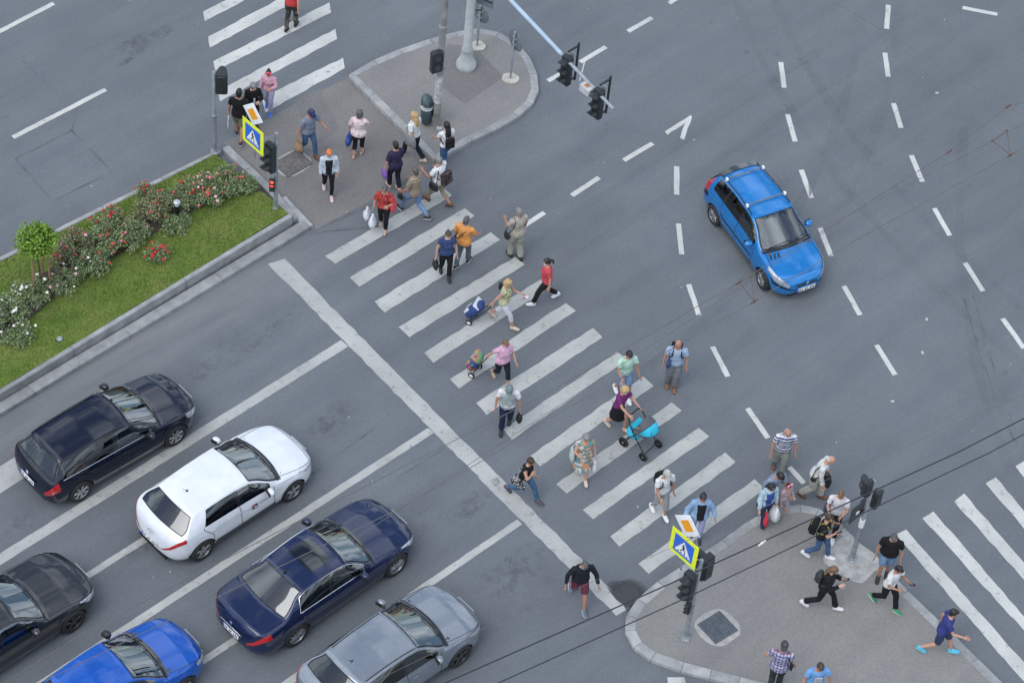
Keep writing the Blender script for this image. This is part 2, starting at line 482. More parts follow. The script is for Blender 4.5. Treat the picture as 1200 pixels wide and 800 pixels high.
# planted strip of bare soil under the roses
bedc = [(-25, 394), (30, 356), (80, 317), (140, 284), (200, 248), (250, 226), (285, 218), (306, 224)]
bedw = [.55, .55, .42, .45, .42, .36, .30, .10]
L_, R_ = [], []
for (x, y), w in zip(bedc, bedw):
    p = lawn_at(x, y) + V((0, 0, .035)); L_.append(p + V((-math.sin(LANE), math.cos(LANE), 0)) * w * .8); R_.append(p - V((-math.sin(LANE), math.cos(LANE), 0)) * w * .8)
mb = MB(); mb.add(L_ + R_, [(i, len(L_) + i, len(L_) + i + 1, i + 1) for i in range(len(L_) - 1)])
tag(mb.build('flower_bed_soil', mat('bed_soil', (.055, .042, .036), .95, var=.4, vs=12, bmp=.6, bs=30)), kind='structure')

# ------------------------------------------------------------------ markings
ZEB = [((381, 300), (393, 309), (530, 229), (519, 220)), ((410, 325), (421, 336), (556, 253), (545, 244)), ((439, 353), (451, 366), (586, 281), (575, 272)),
       ((467, 383), (480, 395), (615, 310), (604, 301)), ((497, 413), (508, 425), (646, 336), (634, 327)), ((527, 444), (538, 455), (675, 364), (663, 355)),
       ((558, 472), (570, 486), (706, 395), (695, 384)), ((590, 503), (600, 515), (735, 421), (723, 412)), ((621, 534), (633, 546), (766, 452), (754, 441)),
       ((652, 567), (664, 578), (799, 481), (787, 471)), ((683, 597), (695, 608), (831, 511), (819, 501)), ((715, 628), (726, 640), (862, 541), (850, 530)),
       ((748, 660), (760, 672), (896, 572), (884, 561))]
painted('zebra_crossing', ZEB, MARK_Z, Z1)
painted('zebra_crossing', [((1050, 626), (1062, 620), (1214, 792), (1207, 806)), ((1081, 607), (1094, 599), (1240, 768), (1236, 778)), ((1118, 587), (1130, 578), (1250, 718), (1246, 730)), ((1155, 566), (1167, 559), (1260, 668), (1254, 682)), ((1190, 546), (1200, 540), (1270, 622), (1260, 630))], MARK_F, Z1)
painted('zebra_crossing', [((238, 14), (240, 25), (310, -12), (305, -20)), ((244, 43), (246, 56), (372, -12), (360, -18)), ((250, 72), (252, 83), (388, 15), (386, 3)), ((255, 107), (258, 119), (395, 46), (393, 34)), ((306, 115), (311, 132), (404, 80), (402, 68))], MARK_F, Z1)
painted('stop_line', [[(314, 309), (333, 303), (527, 500), (738, 712), (722, 721), (510, 508)]], MARK_W, Z1, .02)
strips('lane_line', [[(-220, 794), (0, 655), (404, 402)]], .27, MARK_W, Z1)
strips('lane_line', [[(-150, 930), (30, 813), (278, 651), (505, 504)]], .20, MARK_Z, Z1)
strips('lane_line', [[(325, 808), (480, 699), (609, 611)]], .18, MARK_Z, Z1)
strips('lane_line', [[(101, 675), (190, 619)]], .17, MARK_W, Z1); strips('lane_line', [[(236, 775), (285, 743)]], .17, MARK_W, Z1)
painted('lane_arrow', [[(-10, 552), (22, 533), (31, 558), (-10, 585)], [(70, 486), (122, 456), (131, 459), (80, 493)]], MARK_W, Z1)
DASH = [((793, 195), (793, 228)), ((795, 262), (799, 298)), ((807, 333), (819, 369)), ((835, 406), (853, 441)), ((876, 478), (900, 513)), ((925, 547), (942, 566)),
        ((915, 73), (919, 103)), ((923, 134), (932, 166)), ((939, 199), (951, 232)), ((961, 267), (974, 300)), ((989, 335), (1008, 369)), ((1027, 404), (1049, 439)),
        ((1041, 6), (1039, 34)), ((1037, 62), (1041, 90)), ((1047, 121), (1056, 150)), ((1068, 182), (1081, 213)), ((1095, 244), (1113, 276)), ((1131, 308), (1152, 341)), ((1175, 373), (1200, 408)),
        ((1128, 9), (1169, 17)), ((736, 37), (764, 21)), ((680, 73), (710, 55)), ((642, 95), (660, 85)), ((784, 4), (800, -6)), ((731, 188), (765, 168)), ((670, 229), (702, 208)), ((612, 266), (638, 249)),
        ((15, 161), (124, 105)), ((-10, 42), (63, 4)), ((920, 14), (921, -4))]
for a, b in DASH[:-1]:
    strips('lane_dash', [[a, b]], .14 if a[1] < 240 else .135, MARK_F, Z1)
painted('lane_chevron', [[(782, 158), (779, 154), (809, 135), (811, 137), (802, 164), (797, 162), (803, 144)]], MARK_F, Z1)
painted('kerb_dash', [((782, 793), (802, 793), (806, 812), (784, 812))], MARK_F, Z1)

# ------------------------------------------------------------------ wear, sealed cracks, stains
TAR = mat('sealed_crack_tar', (.075, .078, .082), .7, var=.3, vs=3)
SOFT = mat('faint_crack', (.102, .114, .127), .8, var=.35, vs=2)
strips('sealed_crack', [[(18, 186), (62, 236), (132, 200)], [(18, 186), (84, 153), (135, 205)], [(84, 153), (90, 128)], [(25, 70), (75, 118)]], .05, SOFT, Z1, .012)
strips('sealed_crack', [[(445, 265), (372, 272), (362, 274)], [(540, 178), (470, 215), (438, 238), (366, 271)]], .06, SOFT, Z2, .015)
strips('sealed_crack', [[(1130, 350), (1150, 420), (1172, 480), (1192, 520)], [(1140, 345), (1163, 425), (1188, 500)]], .05, SOFT, Z1, .03)
strips('sealed_crack', [[(440, 500), (360, 560)], [(520, 600), (430, 690)], [(465, 560), (520, 525)]], .03, SOFT, Z1, .01)
def skid_mat():
    mt, t, b = new_mat('tyre_track'); co = coords(t)
    t.links.new(math_n(t, 'MULTIPLY', maprange(t, noise(t, co, .6, 5, .65), .35, .7), .10), b.inputs['Alpha']); b.inputs['Base Color'].default_value = (.055, .058, .063, 1); b.inputs['Roughness'].default_value = .7; return mt
SKID = skid_mat()
def arc(p0, p1, p2, n=26):
    return [tuple((1 - t) ** 2 * p0[i] + 2 * t * (1 - t) * p1[i] + t * t * p2[i] for i in (0, 1)) for t in [k / n for k in range(n + 1)]]
for k, (a_, b_, c_) in enumerate([((1010, -10), (1000, 250), (760, 430)), ((1055, -10), (1045, 265), (800, 465)), ((860, -10), (930, 200), (1190, 420)), ((905, -10), (975, 180), (1210, 370)), ((1130, 150), (1100, 420), (1230, 640)), ((560, 330), (760, 190), (960, 60)), ((590, 360), (800, 215), (1000, 80))]):
    pts = [G(x, y, Z1 + .0006 * k) for x, y in arc(a_, b_, c_)]; mb = MB()
    for q in range(len(pts)):
        d = (pts[min(q + 1, len(pts) - 1)] - pts[max(q - 1, 0)]).normalized(); n_ = V((-d.y, d.x, 0)) * (.13 + .03 * math.sin(q))
        mb.v += [tuple(pts[q] - n_), tuple(pts[q] + n_)]
    for q in range(len(pts) - 1): mb.f.append((2 * q, 2 * q + 2, 2 * q + 3, 2 * q + 1)); mb.m.append(0)
    tag(mb.build('tyre_track', SKID, smooth=False), kind='structure')
def blob(name, px, rx, ry, mt, z, seed, ang=0.0, n=36):
    rg = random.Random(seed); c = G(*px, z); pts = []
    for k in range(n):
        t = 2 * PI * k / n; r = 1 + .55 * mnoise.noise(V((math.cos(t) * 1.3 + seed * 7, math.sin(t) * 1.3, seed))) + .25 * mnoise.noise(V((math.cos(t) * 3, math.sin(t) * 5, seed * 3.1)))
        x, y = rx * r * math.cos(t), ry * r * math.sin(t)
        pts.append(c + V((x * math.cos(ang) - y * math.sin(ang), x * math.sin(ang) + y * math.cos(ang), 0)))
    mb = MB(); mb.add(pts, [tuple(range(n))]); return tag(mb.build(name, mt, smooth=False), kind='structure')
def stain_mat(name, c, dens, hard=.35):
    mt, t, b = new_mat(name); g = coords(t, 'Generated'); co = coords(t)
    vm = nn(t, 'ShaderNodeVectorMath'); vm.operation = 'DISTANCE'; mp = nn(t, 'ShaderNodeMapping'); mp.inputs['Scale'].default_value = (1, 1, 0); t.links.new(g, mp.inputs[0]); t.links.new(mp.outputs[0], vm.inputs[0]); vm.inputs[1].default_value = (.5, .5, 0)
    fall = maprange(t, vm.outputs['Value'], .5, .5 * hard)
    n_ = maprange(t, noise(t, co, 4, 7, .7), .56 - dens * .3, .80 - dens * .3)
    fac = math_n(t, 'MULTIPLY', math_n(t, 'MULTIPLY', fall, n_), min(1, dens * dens + .12)); t.links.new(fac, b.inputs['Alpha'])
    b.inputs['Base Color'].default_value = (*c, 1); b.inputs['Roughness'].default_value = .8; return mt
STAIN = stain_mat('damp_asphalt', (.045, .046, .049), 1.25, .45); OIL = stain_mat('oily_asphalt', (.07, .072, .075), .36)
painted('damp_stain', [[(706, 680), (728, 680), (746, 676), (762, 683), (764, 692), (753, 702), (744, 714), (736, 720), (731, 709), (722, 702), (714, 692)]], STAIN, Z2, .04)
for k, (px, rx, ry) in enumerate([((560, 585), .7, .25), ((590, 680), .9, .45), ((620, 655), .9, .4), ((545, 600), .8, .3), ((282, 410), 1.2, .22), ((325, 385), 1.1, .2), ((240, 430), .8, .2), ((395, 490), .9, .3), ((375, 500), .6, .25), ((160, 640), .8, .3), ((30, 610), .7, .25), ((180, 470), .7, .2), ((230, 650), .5, .2)]):
    blob('oil_stain', px, rx, ry, OIL, Z1 + .0005 * k, 11 + k, LANE + .1)
for k, (px, rx, ry) in enumerate([((160, 52), .9, .3), ((190, 38), .5, .2), ((148, 72), .5, .1)]):
    blob('asphalt_scar', px, rx, ry, stain_mat('scarred_asphalt', (.085, .09, .096), .52), Z1 + .0005 * k, 31 + k, LANE)
# litter-sized pale specks on the asphalt
mb = MB(); rg = random.Random(5)
for _ in range(45):
    p = G(rg.uniform(0, 1200), rg.uniform(0, 800), .003); mb.box(p, (rg.uniform(.015, .05), rg.uniform(.01, .03), .006), rot(z=rg.uniform(0, 3)), 0, 1)
for x, y in ((1098, 109), (1081, 413), (1046, 470), (1086, 374), (235, 763)):
    p = G(x, y, .006); mb.box(p, (.09, .06, .012), rot(z=rg.uniform(0, 3)), 0, 1)
tag(mb.build('road_grit', mat('pale_grit', (.42, .41, .38), .9), smooth=False), kind='stuff')

# covers
IRON = mat('cast_iron', (.085, .10, .115), .6, .3, var=.3, vs=14, bmp=.5, bs=35)
CONC = mat('concrete', (.33, .32, .305), .9, var=.22, vs=5, bmp=.4, bs=40)
def cover(name, label, px, z, L, W, ang, border, lidmat):
    c = G(*px, z); R = thing(name, label, 'manhole cover', c, ang)
    pts = []; n = 40
    mb = MB()
    for k in range(n):
        t = 2 * PI * k / n; s = 1 / max(abs(math.cos(t)) ** 3 + abs(math.sin(t)) ** 3, .2) ** (1 / 3)
        q = 1 + .07 * mnoise.noise(V((math.cos(t) * 2, math.sin(t) * 2, px[0])))
        pts.append(((L / 2 + border) * s * q * math.cos(t), (W / 2 + border) * s * q * math.sin(t)))
    mb.prism(pts, .001, .010); mb.build('surround', CONC, R, smooth=False)
    mb = MB()
    for sx in (-1, 1): mb.box((sx * (L / 2 + .015), 0, .012), (.03, W + .06, .012), bev=.003)
    for sy in (-1, 1): mb.box((0, sy * (W / 2 + .015), .012), (L, .03, .012), bev=.003)
    mb.build('frame', IRON, R)
    mb = MB(); mb.box((0, 0, .012), (L - .012, W - .012, .012), bev=.003)
    for i in range(9):
        for j in range(9):
            mb.box((L * (i - 4) / 9.6, W * (j - 4) / 9.6, .019), (.03, .012, .004), rot(z=PI / 4 * (1 if (i + j) % 2 else -1)))
    mb.build('lid', lidmat, R)
cover('manhole_cover', 'dark square iron cover set in rounded pale concrete near bottom corner kerb', (841, 735), CZ, .62, .60, img_angle((841, 735), (1, -.62)), .17, IRON)
cover('manhole_cover', 'worn brownish square cover in the refuge beside the pole with red signal', (343, 192), Z1, .78, .60, img_angle((343, 192), (1, -.55)), .09, mat('worn_cover', (.13, .115, .105), .8, var=.3, vs=8, bmp=.4))
# ------------------------------------------------------------------ traffic lights
SIGB = mat('signal_housing', (.020, .024, .026), .45, var=.2)
LENS_R = mat('lens_red_off', (.06, .008, .006), .2); LENS_Y = mat('lens_amber_off', (.07, .035, .006), .2); LENS_G = mat('lens_green_off', (.008, .05, .04), .2)
LIT_R = emit('lens_red_lit', (1.0, .06, .03), 2.2); LIT_DIM = emit('lens_red_glow', (.8, .05, .02), 1.0)
DARKLENS = mat('lens_dark', (.05, .055, .06), .25)

def signal_head(parent, loc, yaw, n=3, s=1.0, lenses=None, name='signal_head', vl=1.0):
    R = rot(z=yaw); loc = V(loc); H = .30 * n * s + .04 * s
    mb = MB(); mb.box(loc, (.17 * s, .30 * s, H), R, .03 * s, 2)
    mb.box(loc + R @ V((-.10 * s, 0, 0)), (.05 * s, .22 * s, H * .92), R, .015 * s, 1)
    hd = mb.build(name, SIGB, parent)
    vm = MB()
    for i in range(n):
        zc = H / 2 - .02 * s - .15 * s - i * .30 * s
        c = loc + R @ V((.085 * s, 0, zc))
        mb = MB(); mb.lathe([(.001, .016 * s), (.07 * s, .012 * s), (.105 * s, 0)], c, 14, 0, R @ rot(y=PI / 2))
        mb.build('lens', lenses[i] if lenses else (LENS_R, LENS_Y, LENS_G)[i % 3], hd)
        # hooded visor: part of a cylinder, longer at the top
        ro, ri = .128 * s, .118 * s; rings = []
        for k in range(15):
            t = math.radians(-35 + 250 * k / 14); L = (.10 + .14 * max(0, math.sin(t)) ** .7) * s if math.sin(t) > 0 else .10 * s * (1 + math.sin(t))
            L = max(L * vl, .015 * s); cy, sy = math.cos(t), math.sin(t)
            rings.append([c + R @ V((0, ro * cy, ro * sy)), c + R @ V((L, ro * cy, ro * sy)), c + R @ V((L, ri * cy, ri * sy)), c + R @ V((0, ri * cy, ri * sy))])
        v_ = MB(); v_.rings(rings); v_.build('visor', SIGB, hd)
    return hd

def post(parent, h, r0=.057, r1=.05, m_=GALV, name='pole', flange=True):
    mb = MB(); mb.lathe([(r0, -.05), (r0, h * .45), (r0 * 1.12, h * .45 + .01), (r0 * 1.12, h * .45 + .06), (r1, h * .45 + .07), (r1, h - .02), (r1 * .8, h), (.001, h + .005)], n=18)
    p = mb.build(name, m_, parent)
    if flange:
        mb = MB(); mb.lathe([(r0 * 2.0, 0), (r0 * 2.0, .02), (r0 * 1.25, .03), (r0 * 1.15, .09), (r0, .1)], n=18)
        for k in range(4): mb.lathe([(.016, .02), (.016, .05)], (r0 * 1.65 * math.cos(PI / 4 + k * PI / 2), r0 * 1.65 * math.sin(PI / 4 + k * PI / 2), 0), 6)
        mb.build('base_plate', m_, parent)
    return p

FL = LANE + PI                                    # facing the waiting cars
# sign plates -----------------------------------------------------
YELG = mat('fluorescent_yellow', (.72, .80, .03), .5, var=.04); BLUE = mat('sign_blue', (.03, .13, .58), .5, var=.05); SWHITE = mat('sign_white', (.74, .76, .77), .5, var=.04)
ORANGE = mat('sign_orange', (.80, .32, .01), .5, var=.04); SBLACK = mat('sign_black', (.01, .01, .011), .6); SBACK = mat('sign_back_grey', (.15, .185, .20), .55, .2, var=.15)
def limb(mb, a, b, w, x, mat=0):
    a = V((0, a[0], a[1])); b = V((0, b[0], b[1])); d = (b - a).normalized(); n = V((0, -d.z, d.y)) * w / 2
    q = [a - n, b - n, b + n, a + n]
    mb.add([v + V((x, 0, 0)) for v in q], [(0, 1, 2, 3)], mat)
    mb.add([v + V((x, 0, 0)) for v in q], [(3, 2, 1, 0)], mat) if False else None
def crossing_sign(name, label, loc, yaw, w, h):
    R = thing(name, label, 'road sign', loc, yaw)
    mb = MB(); mb.box((0, 0, 0), (.016, w, h), bev=.004); mb.build('plate', [YELG], R)
    mb = MB(); mb.box((-.011, 0, 0), (.005, w * .97, h * .97)); mb.build('plate_back', SBACK, R)
    mb = MB(); mb.box((.0095, 0, 0), (.004, w * .72, h * .72)); mb.build('blue_field', BLUE, R)
    # white triangle
    a = .30 * w; tri = [(-a, -.27 * h), (a, -.27 * h), (0, .27 * h)]
    mb = MB(); mb.add([(.0135, y, z) for y, z in tri], [(0, 1, 2)]); mb.build('white_triangle', SWHITE, R, smooth=False)
    # walking figure above zebra bars
    mb = MB(); x = .0155; u = .5 * h
    ring = [(x, .0 + .042 * u * 1.6 * math.cos(2 * PI * k / 14), .26 * u + .042 * u * 1.6 * math.sin(2 * PI * k / 14)) for k in range(14)]
    mb.add(ring, [tuple(range(14))])
    for a_, b_, wd in [((0, .18), (.02, -.05), .13), ((.02, -.05), (.13, -.24), .075), ((.13, -.24), (.17, -.42), .06), ((.02, -.05), (-.08, -.22), .075), ((-.08, -.22), (-.20, -.40), .06), ((.01, .16), (.15, .02), .05), ((-.01, .16), (-.14, .05), .05)]:
        limb(mb, (a_[0] * u, a_[1] * u), (b_[0] * u, b_[1] * u), wd * u, x)
    for k in range(4):
        yy = (-.33 + k * .22) * u; limb(mb, (yy, -.50 * u), (yy + .02 * u, -.42 * u), .10 * u, x)
    mb.build('walking_figure', SBLACK, R, smooth=False)
    return R
def priority_sign(name, label, loc, yaw, s):
    R = thing(name, label, 'road sign', loc, yaw); D = rot(x=PI / 4)
    mb = MB(); mb.box((0, 0, 0), (.014, s, s), D, .02, 2); mb.build('plate', SWHITE, R)
    mb = MB(); mb.box((-.0095, 0, 0), (.004, s * .96, s * .96), D); mb.build('plate_back', SBACK, R)
    mb = MB(); mb.box((.0085, 0, 0), (.004, s * .54, s * .54), D); mb.build('orange_field', ORANGE, R)
    return R
def bracket(root, off, z_hi, z_lo, tube0, tube1):
    """two arms from the pole to an upright sign tube"""
    mb = MB(); o = V(off)
    mb.tube([(0, 0, z_hi), (o.x, o.y, z_hi)], .018, 8); mb.tube([(0, 0, z_lo), (o.x, o.y, z_lo)], .018, 8)
    mb.tube([(o.x, o.y, tube0), (o.x, o.y, tube1)], .022, 8)
    mb.build('sign_bracket', GALV, root)

# B: post at the median's tip with the lit red repeater
B = thing('traffic_light', 'slim grey signal post at grass tip with visored lamps and red lit repeater', 'traffic light', G(323, 245, .32))
post(B, 2.72)
signal_head(B, V((0, 0, 1.98)) - LD * .19, FL, 3, .98); signal_head(B, V((0, 0, .98)) - LD * .12 - V((0, .03, 0)), FL + .72, 3, .46, [LIT_R, LIT_DIM, LENS_G], 'repeater_signal', .2)
offB = -LD * .50 - SD * .12 + V((-.08, .03, 0)); bracket(B, offB, 2.62, 2.22, 2.02, 4.05)
mb = MB()
for z in (2.3, 1.75): mb.box(V((0, 0, z)) - LD * .06, (.14, .03, .03), rot(z=LANE))
for z in (1.06, .9): mb.box(V((0, 0, z)) - LD * .05, (.12, .025, .02), rot(z=LANE))
build_each(mb, 'clamp', SIGB, B)
pB = B.location + offB - LD * .045
crossing_sign('pedestrian_crossing_sign', 'blue and yellow crossing sign on bracket above grass median beside red repeater', pB + V((0, 0, 2.80)), FL, .80, .80)
priority_sign('priority_road_sign', 'orange diamond sign with white border beside the man in khaki shorts', pB + V((0, 0, 3.56)), FL, .54)

# A: post with the pedestrian signal seen from behind
A = thing('traffic_light', 'slim grey post on grass corner with black rounded pedestrian signal', 'traffic light', G(252, 178, .16))
post(A, 2.85)
signal_head(A, V((0, 0, 2.46)) + V((.19, .03, 0)), math.radians(95), 2, 1.02, [DARKLENS, DARKLENS], 'pedestrian_signal')
mb = MB(); mb.box(V((0, 0, 2.65)) + LD * .07, (.16, .03, .03), rot(z=LANE)); mb.box(V((0, 0, 2.2)) + LD * .07, (.16, .03, .03), rot(z=LANE)); build_each(mb, 'clamp', SIGB, A)

# D: post on the bottom corner with crossing sign
D_ = thing('traffic_light', 'grey signal post by square cover in bottom corner with crossing sign on bracket', 'traffic light', G(803, 747, CZ))
post(D_, 2.98)
signal_head(D_, V((0, 0, 2.15)) - LD * .22 - SD * .05, FL, 3, .95); signal_head(D_, V((0, 0, 1.30)) - LD * .14, FL, 3, .42, [LENS_R, LENS_Y, LENS_G], 'repeater_signal')
signal_head(D_, V((0, 0, 2.55)) + LD * .20, LANE + PI / 2, 2, 1.1, [DARKLENS, DARKLENS], 'pedestrian_signal')
offD = -LD * .30 - SD * .38 + V((.08, .03, 0)); bracket(D_, offD, 2.94, 2.60, 2.45, 4.4)
mb = MB()
for z in (2.45, 1.9): mb.box(V((0, 0, z)) - LD * .08, (.18, .03, .03), rot(z=LANE))
for z in (2.75, 2.35): mb.box(V((0, 0, z)) + LD * .07, (.14, .03, .03), rot(z=LANE))
build_each(mb, 'clamp', SIGB, D_)
mb = MB()
for k in range(6):
    a = k * PI / 3; mb.box((.10 * math.cos(a), .10 * math.sin(a), .03), (.14, .018, .05), rot(z=a, y=.3))
build_each(mb, 'base_fin', GALV, D_)
pD = D_.location + offD - LD * .045
crossing_sign('pedestrian_crossing_sign', 'blue and yellow crossing sign on the bottom corner post below an orange diamond', pD + V((0, 0, 3.28)), FL, .80, .80)
priority_sign('priority_road_sign', 'orange diamond sign with white border in front of woman in blue denim jacket', pD + V((-.02, 0, 4.08)), FL, .54)

# E: post among the waiting people
E_ = thing('traffic_light', 'pale grey signal post in concrete patch among people waiting at the corner', 'traffic light', G(998, 655, CZ + .012))
post(E_, 2.98, .06, .052)
signal_head(E_, V((0, 0, 2.88)) - LD * .20, LANE + PI / 2 - .3, 2, .76, [DARKLENS, DARKLENS], 'pedestrian_signal')
signal_head(E_, V((0, 0, 2.02)) + LD * .30, LANE - .12, 3, .58)
mb = MB(); mb.box(V((0, 0, 2.02)) - LD * .28 - SD * .04, (.46, .03, .56), rot(z=LANE), .01)
mb.box(V((0, 0, 2.0)) - LD * .28 + SD * -.018, (.10, .02, .08), rot(z=LANE), 0, 1, 1); mb.build('backing_board', [mat('board_dark', (.035, .042, .045), .5), WHITE], E_)
mb = MB()
for z, l in ((2.75, -.15), (2.45, -.15), (2.5, .12), (2.1, .12), (1.95, -.1)): mb.box(V((0, 0, z)) + LD * l, (abs(l) * 2, .03, .03), rot(z=LANE))
build_each(mb, 'clamp', SIGB, E_)
mb = MB(); mb.lathe([(.068, 1.28), (.068, 1.55)], n=14); mb.build('paper_notice', WHITE, E_)
cc = []
for k in range(40):
    t = 2 * PI * k / 40; s = .62 / max(abs(math.cos(t)) ** 4 + abs(math.sin(t)) ** 4, .2) ** .25 * (1 + .06 * mnoise.noise(V((math.cos(t) * 2, math.sin(t) * 2, 9))))
    cc.append((s * math.cos(t) * .95, s * math.sin(t) * .85))
mb = MB(); mb.prism(cc, .001, .012, R=rot(z=img_angle((998, 655), (1, .65))), c=G(998, 656, CZ)); tag(mb.build('concrete_footing', mat('footing_concrete', (.36, .355, .34), .9, var=.25, vs=5, bmp=.4)), kind='structure')

# overhead arm with two vehicle signals: mast stands past the top edge
AZ = 6.0
p0, p1 = G(598, 0, AZ), G(719, 128, AZ); ad = (p1 - p0).normalized()
mast = p0 - ad * 8.6
ARM = thing('traffic_light', 'pale blue cantilever arm reaching over the road with two black signals', 'traffic light', (mast.x, mast.y, 0))
mb = MB(); mb.lathe([(.24, 0), (.24, .04), (.13, .06), (.12, 2), (.10, AZ + .1), (.07, AZ + .16), (.001, AZ + .18)], n=20); mb.build('mast', GALV, ARM)
L_arm = (p1 - mast).length
mb = MB(); PB = mat('pale_blue_steel', (.36, .45, .54), .45, .1, var=.12, vs=3)
mb.tube([V((0, 0, AZ)), V((0, 0, AZ)) + ad * (L_arm - 2.2)], [.075, .052], 12)
mb.tube([V((0, 0, AZ)) + ad * (L_arm - 4.75), V((0, 0, AZ)) + ad * (L_arm - 4.6)], .075, 12)
mb.build('arm', PB, ARM)
mb = MB(); mb.tube([V((0, 0, AZ)) + ad * (L_arm - 2.2), V((0, 0, AZ)) + ad * L_arm], [.047, .042], 12); mb.build('arm_tip', GALV, ARM)
for dist in (1.95, .62):
    c = V((0, 0, AZ)) + ad * (L_arm - dist)
    signal_head(ARM, c + LD * .02 - V((0, 0, .34)), FL, 3, .93)
    mb = MB(); R = rot(z=LANE)
    for dz in (.26, -.78): mb.box(c + LD * .18 + V((0, 0, dz)), (.34, .04, .04), R)
    mb.tube([c + LD * .36 + V((0, 0, .34)), c + LD * .36 - V((0, 0, .86))], .03, 8)
    mb.box(c + LD * .17 - V((0, 0, .30)), (.02, .12, .9), R, 0, 1, 1)
    mb.build('hanger_frame', [SIGB, GALV], ARM)
mb = MB(); c = V((0, 0, AZ)) + ad * (L_arm - 1.4); mb.tube([c - V((0, 0, .25)) + LD * .02, c + V((0, 0, .35)) + LD * .12], .014, 6); mb.build('rod', WHITE, ARM)
mb = MB(); c = V((0, 0, AZ - .1)) + ad * (L_arm - .98) - LD * .1; mb.box(c, (.2, .34, .22), rot(z=LANE), .02, 1); mb.box(c + V((0, 0, .12)), (.09, .10, .02), rot(z=LANE), 0, 1, 1)
mb.build('junction_box', [mat('box_grey', (.42, .43, .43), .6, var=.2), mat('rust', (.35, .14, .04), .8, var=.4, vs=20)], ARM)

# lamp posts on the top island
LP = thing('lamp_post', 'tall grey post with two lamp pedestrian signal beside the litter bin', 'lamp post', G(511, 148, IZ))
mb = MB(); mb.lathe([(.098, 0), (.098, .9), (.094, 1.6), (.092, 3.5), (.11, 3.51), (.11, 3.58), (.09, 3.6), (.08, 8.0), (.001, 8.02)], n=22)
mb.build('pole', [mat('weathered_post', (.235, .235, .225), .7, .1, var=.35, vs=3, bmp=.2)], LP)
mb = MB(); mb.lathe([(.1005, .9), (.1005, 1.9)], n=22)
mb.build('poster_scraps', mat('torn_paper', (.42, .42, .40), .9, var=.5, vs=7), LP)
signal_head(LP, V((0, 0, 2.5)) + SD * .06 - LD * .21, LANE - PI / 2 - .25, 2, 1.05, [DARKLENS, DARKLENS], 'pedestrian_signal', .15)
mb = MB(); mb.box(V((.1, -.14, .05)), (.16, .1, .1), bev=.01); mb.build('service_box', CONC, LP)

LP2 = thing('lamp_post', 'tall pale lamp post with flared rounded foot at the island centre', 'lamp post', G(546, 78, IZ))
mb = MB(); mb.lathe([(.27, 0), (.285, .06), (.28, .14), (.22, .26), (.165, .38), (.155, .62), (.16, .63), (.15, .68), (.125, .75), (.11, 6.), (.10, 9.5), (.001, 9.52)], n=28)
mb.build('pole', mat('pale_post', (.40, .425, .42), .55, .1, var=.14, vs=4, bmp=.1), LP2)
mb = MB()
for z in (2.0, 2.9): mb.tube([V((0, 0, z)), V((0, 0, z)) + V((.28, .10, 0))], .02, 8)
build_each(mb, 'sign_bracket', SIGB, LP2)
RS = thing('direction_sign', 'rectangular sign seen from its grey back on the flared lamp post', 'road sign', LP2.location + V((.36, .12, 2.55)), math.radians(66))
mb = MB(); mb.box((0, 0, 0), (.02, .50, .85), bev=.006); mb.build('plate', SBACK, RS)
mb = MB(); mb.box((-.018, 0, .2), (.014, .46, .04)); mb.box((-.018, 0, -.2), (.014, .46, .04)); build_each(mb, 'stiffener', SIGB, RS)

def round_sign(label, px, h, yaw, r=.30):
    R = thing('round_road_sign', label, 'road sign', G(*px, IZ), 0); Q = rot(z=yaw)
    post(R, h, .03, .03, GALV, flange=False)
    c = V((0, 0, h - r - .02)) + Q @ V((.045, 0, 0)); K = Q @ rot(y=PI / 2)
    mb = MB(); mb.lathe([(.001, -.006), (r, -.006), (r + .012, .004), (r, .012), (.001, .012)], c, 28, 0, K); mb.build('plate', SBACK, R)
    mb = MB(); mb.lathe([(.001, .0135), (r * .96, .0135), (r * .96, .0145), (.001, .0145)], c, 28, 0, K); mb.build('face', BLUE, R)
    mb = MB()
    for dz in (.1, -.1): mb.box(c + V((0, 0, dz)) - Q @ V((.03, 0, 0)), (.05, .18, .03), Q)
    build_each(mb, 'clamp', GALV, R)
    pts = [(.24 * (1 + .2 * mnoise.noise(V((math.cos(k) * 2, math.sin(k) * 2, px[0])))) * math.cos(k * 2 * PI / 18), .2 * (1 + .25 * mnoise.noise(V((math.cos(k), math.sin(k) * 2, px[1])))) * math.sin(k * 2 * PI / 18)) for k in range(18)]
    mb = MB(); mb.prism(pts, .002, .05); mb.build('footing', mat('pale_footing', (.44, .41, .36), .95, var=.2, vs=9, bmp=.5), R)
round_sign('round grey backed sign on short post near the island kerb curve', (598, 93), 1.72, math.radians(38), .31)
round_sign('round grey backed sign on short post behind the flared lamp post', (559, 55), 1.5, math.radians(50), .29)

# litter bin
LB = thing('litter_bin', 'dark green cylindrical litter bin with slanted lid and white bands', 'litter bin', G(499, 145, IZ))
BG = mat('bin_green_grey', (.055, .082, .092), .5, .1, var=.2, vs=6)
mb = MB(); mb.lathe([(.14, .10), (.155, .12), (.16, .72), (.155, .73), (.14, .70), (.135, .3), (.001, .28)], n=26); mb.build('drum', BG, LB)
mb = MB(); mb.lathe([(.162, .60), (.167, .605), (.167, .635), (.162, .64)], n=26); mb.lathe([(.162, .67), (.167, .675), (.167, .70), (.162, .705)], n=26); build_each(mb, 'band', WHITE, LB)
mb = MB(); rr = []
for k in range(9):
    q = k / 8; zz = .80 + .0 * q; rad = .165 * math.cos(q * 1.45)
    rr.append([V((rad * math.cos(2 * PI * j / 26), rad * math.sin(2 * PI * j / 26), zz + .17 * math.sin(q * 1.45) + .10 * rad * math.cos(2 * PI * j / 26 - 2.2) / .165)) for j in range(26)])
mb.rings(rr); mb.build('lid', BG, LB)
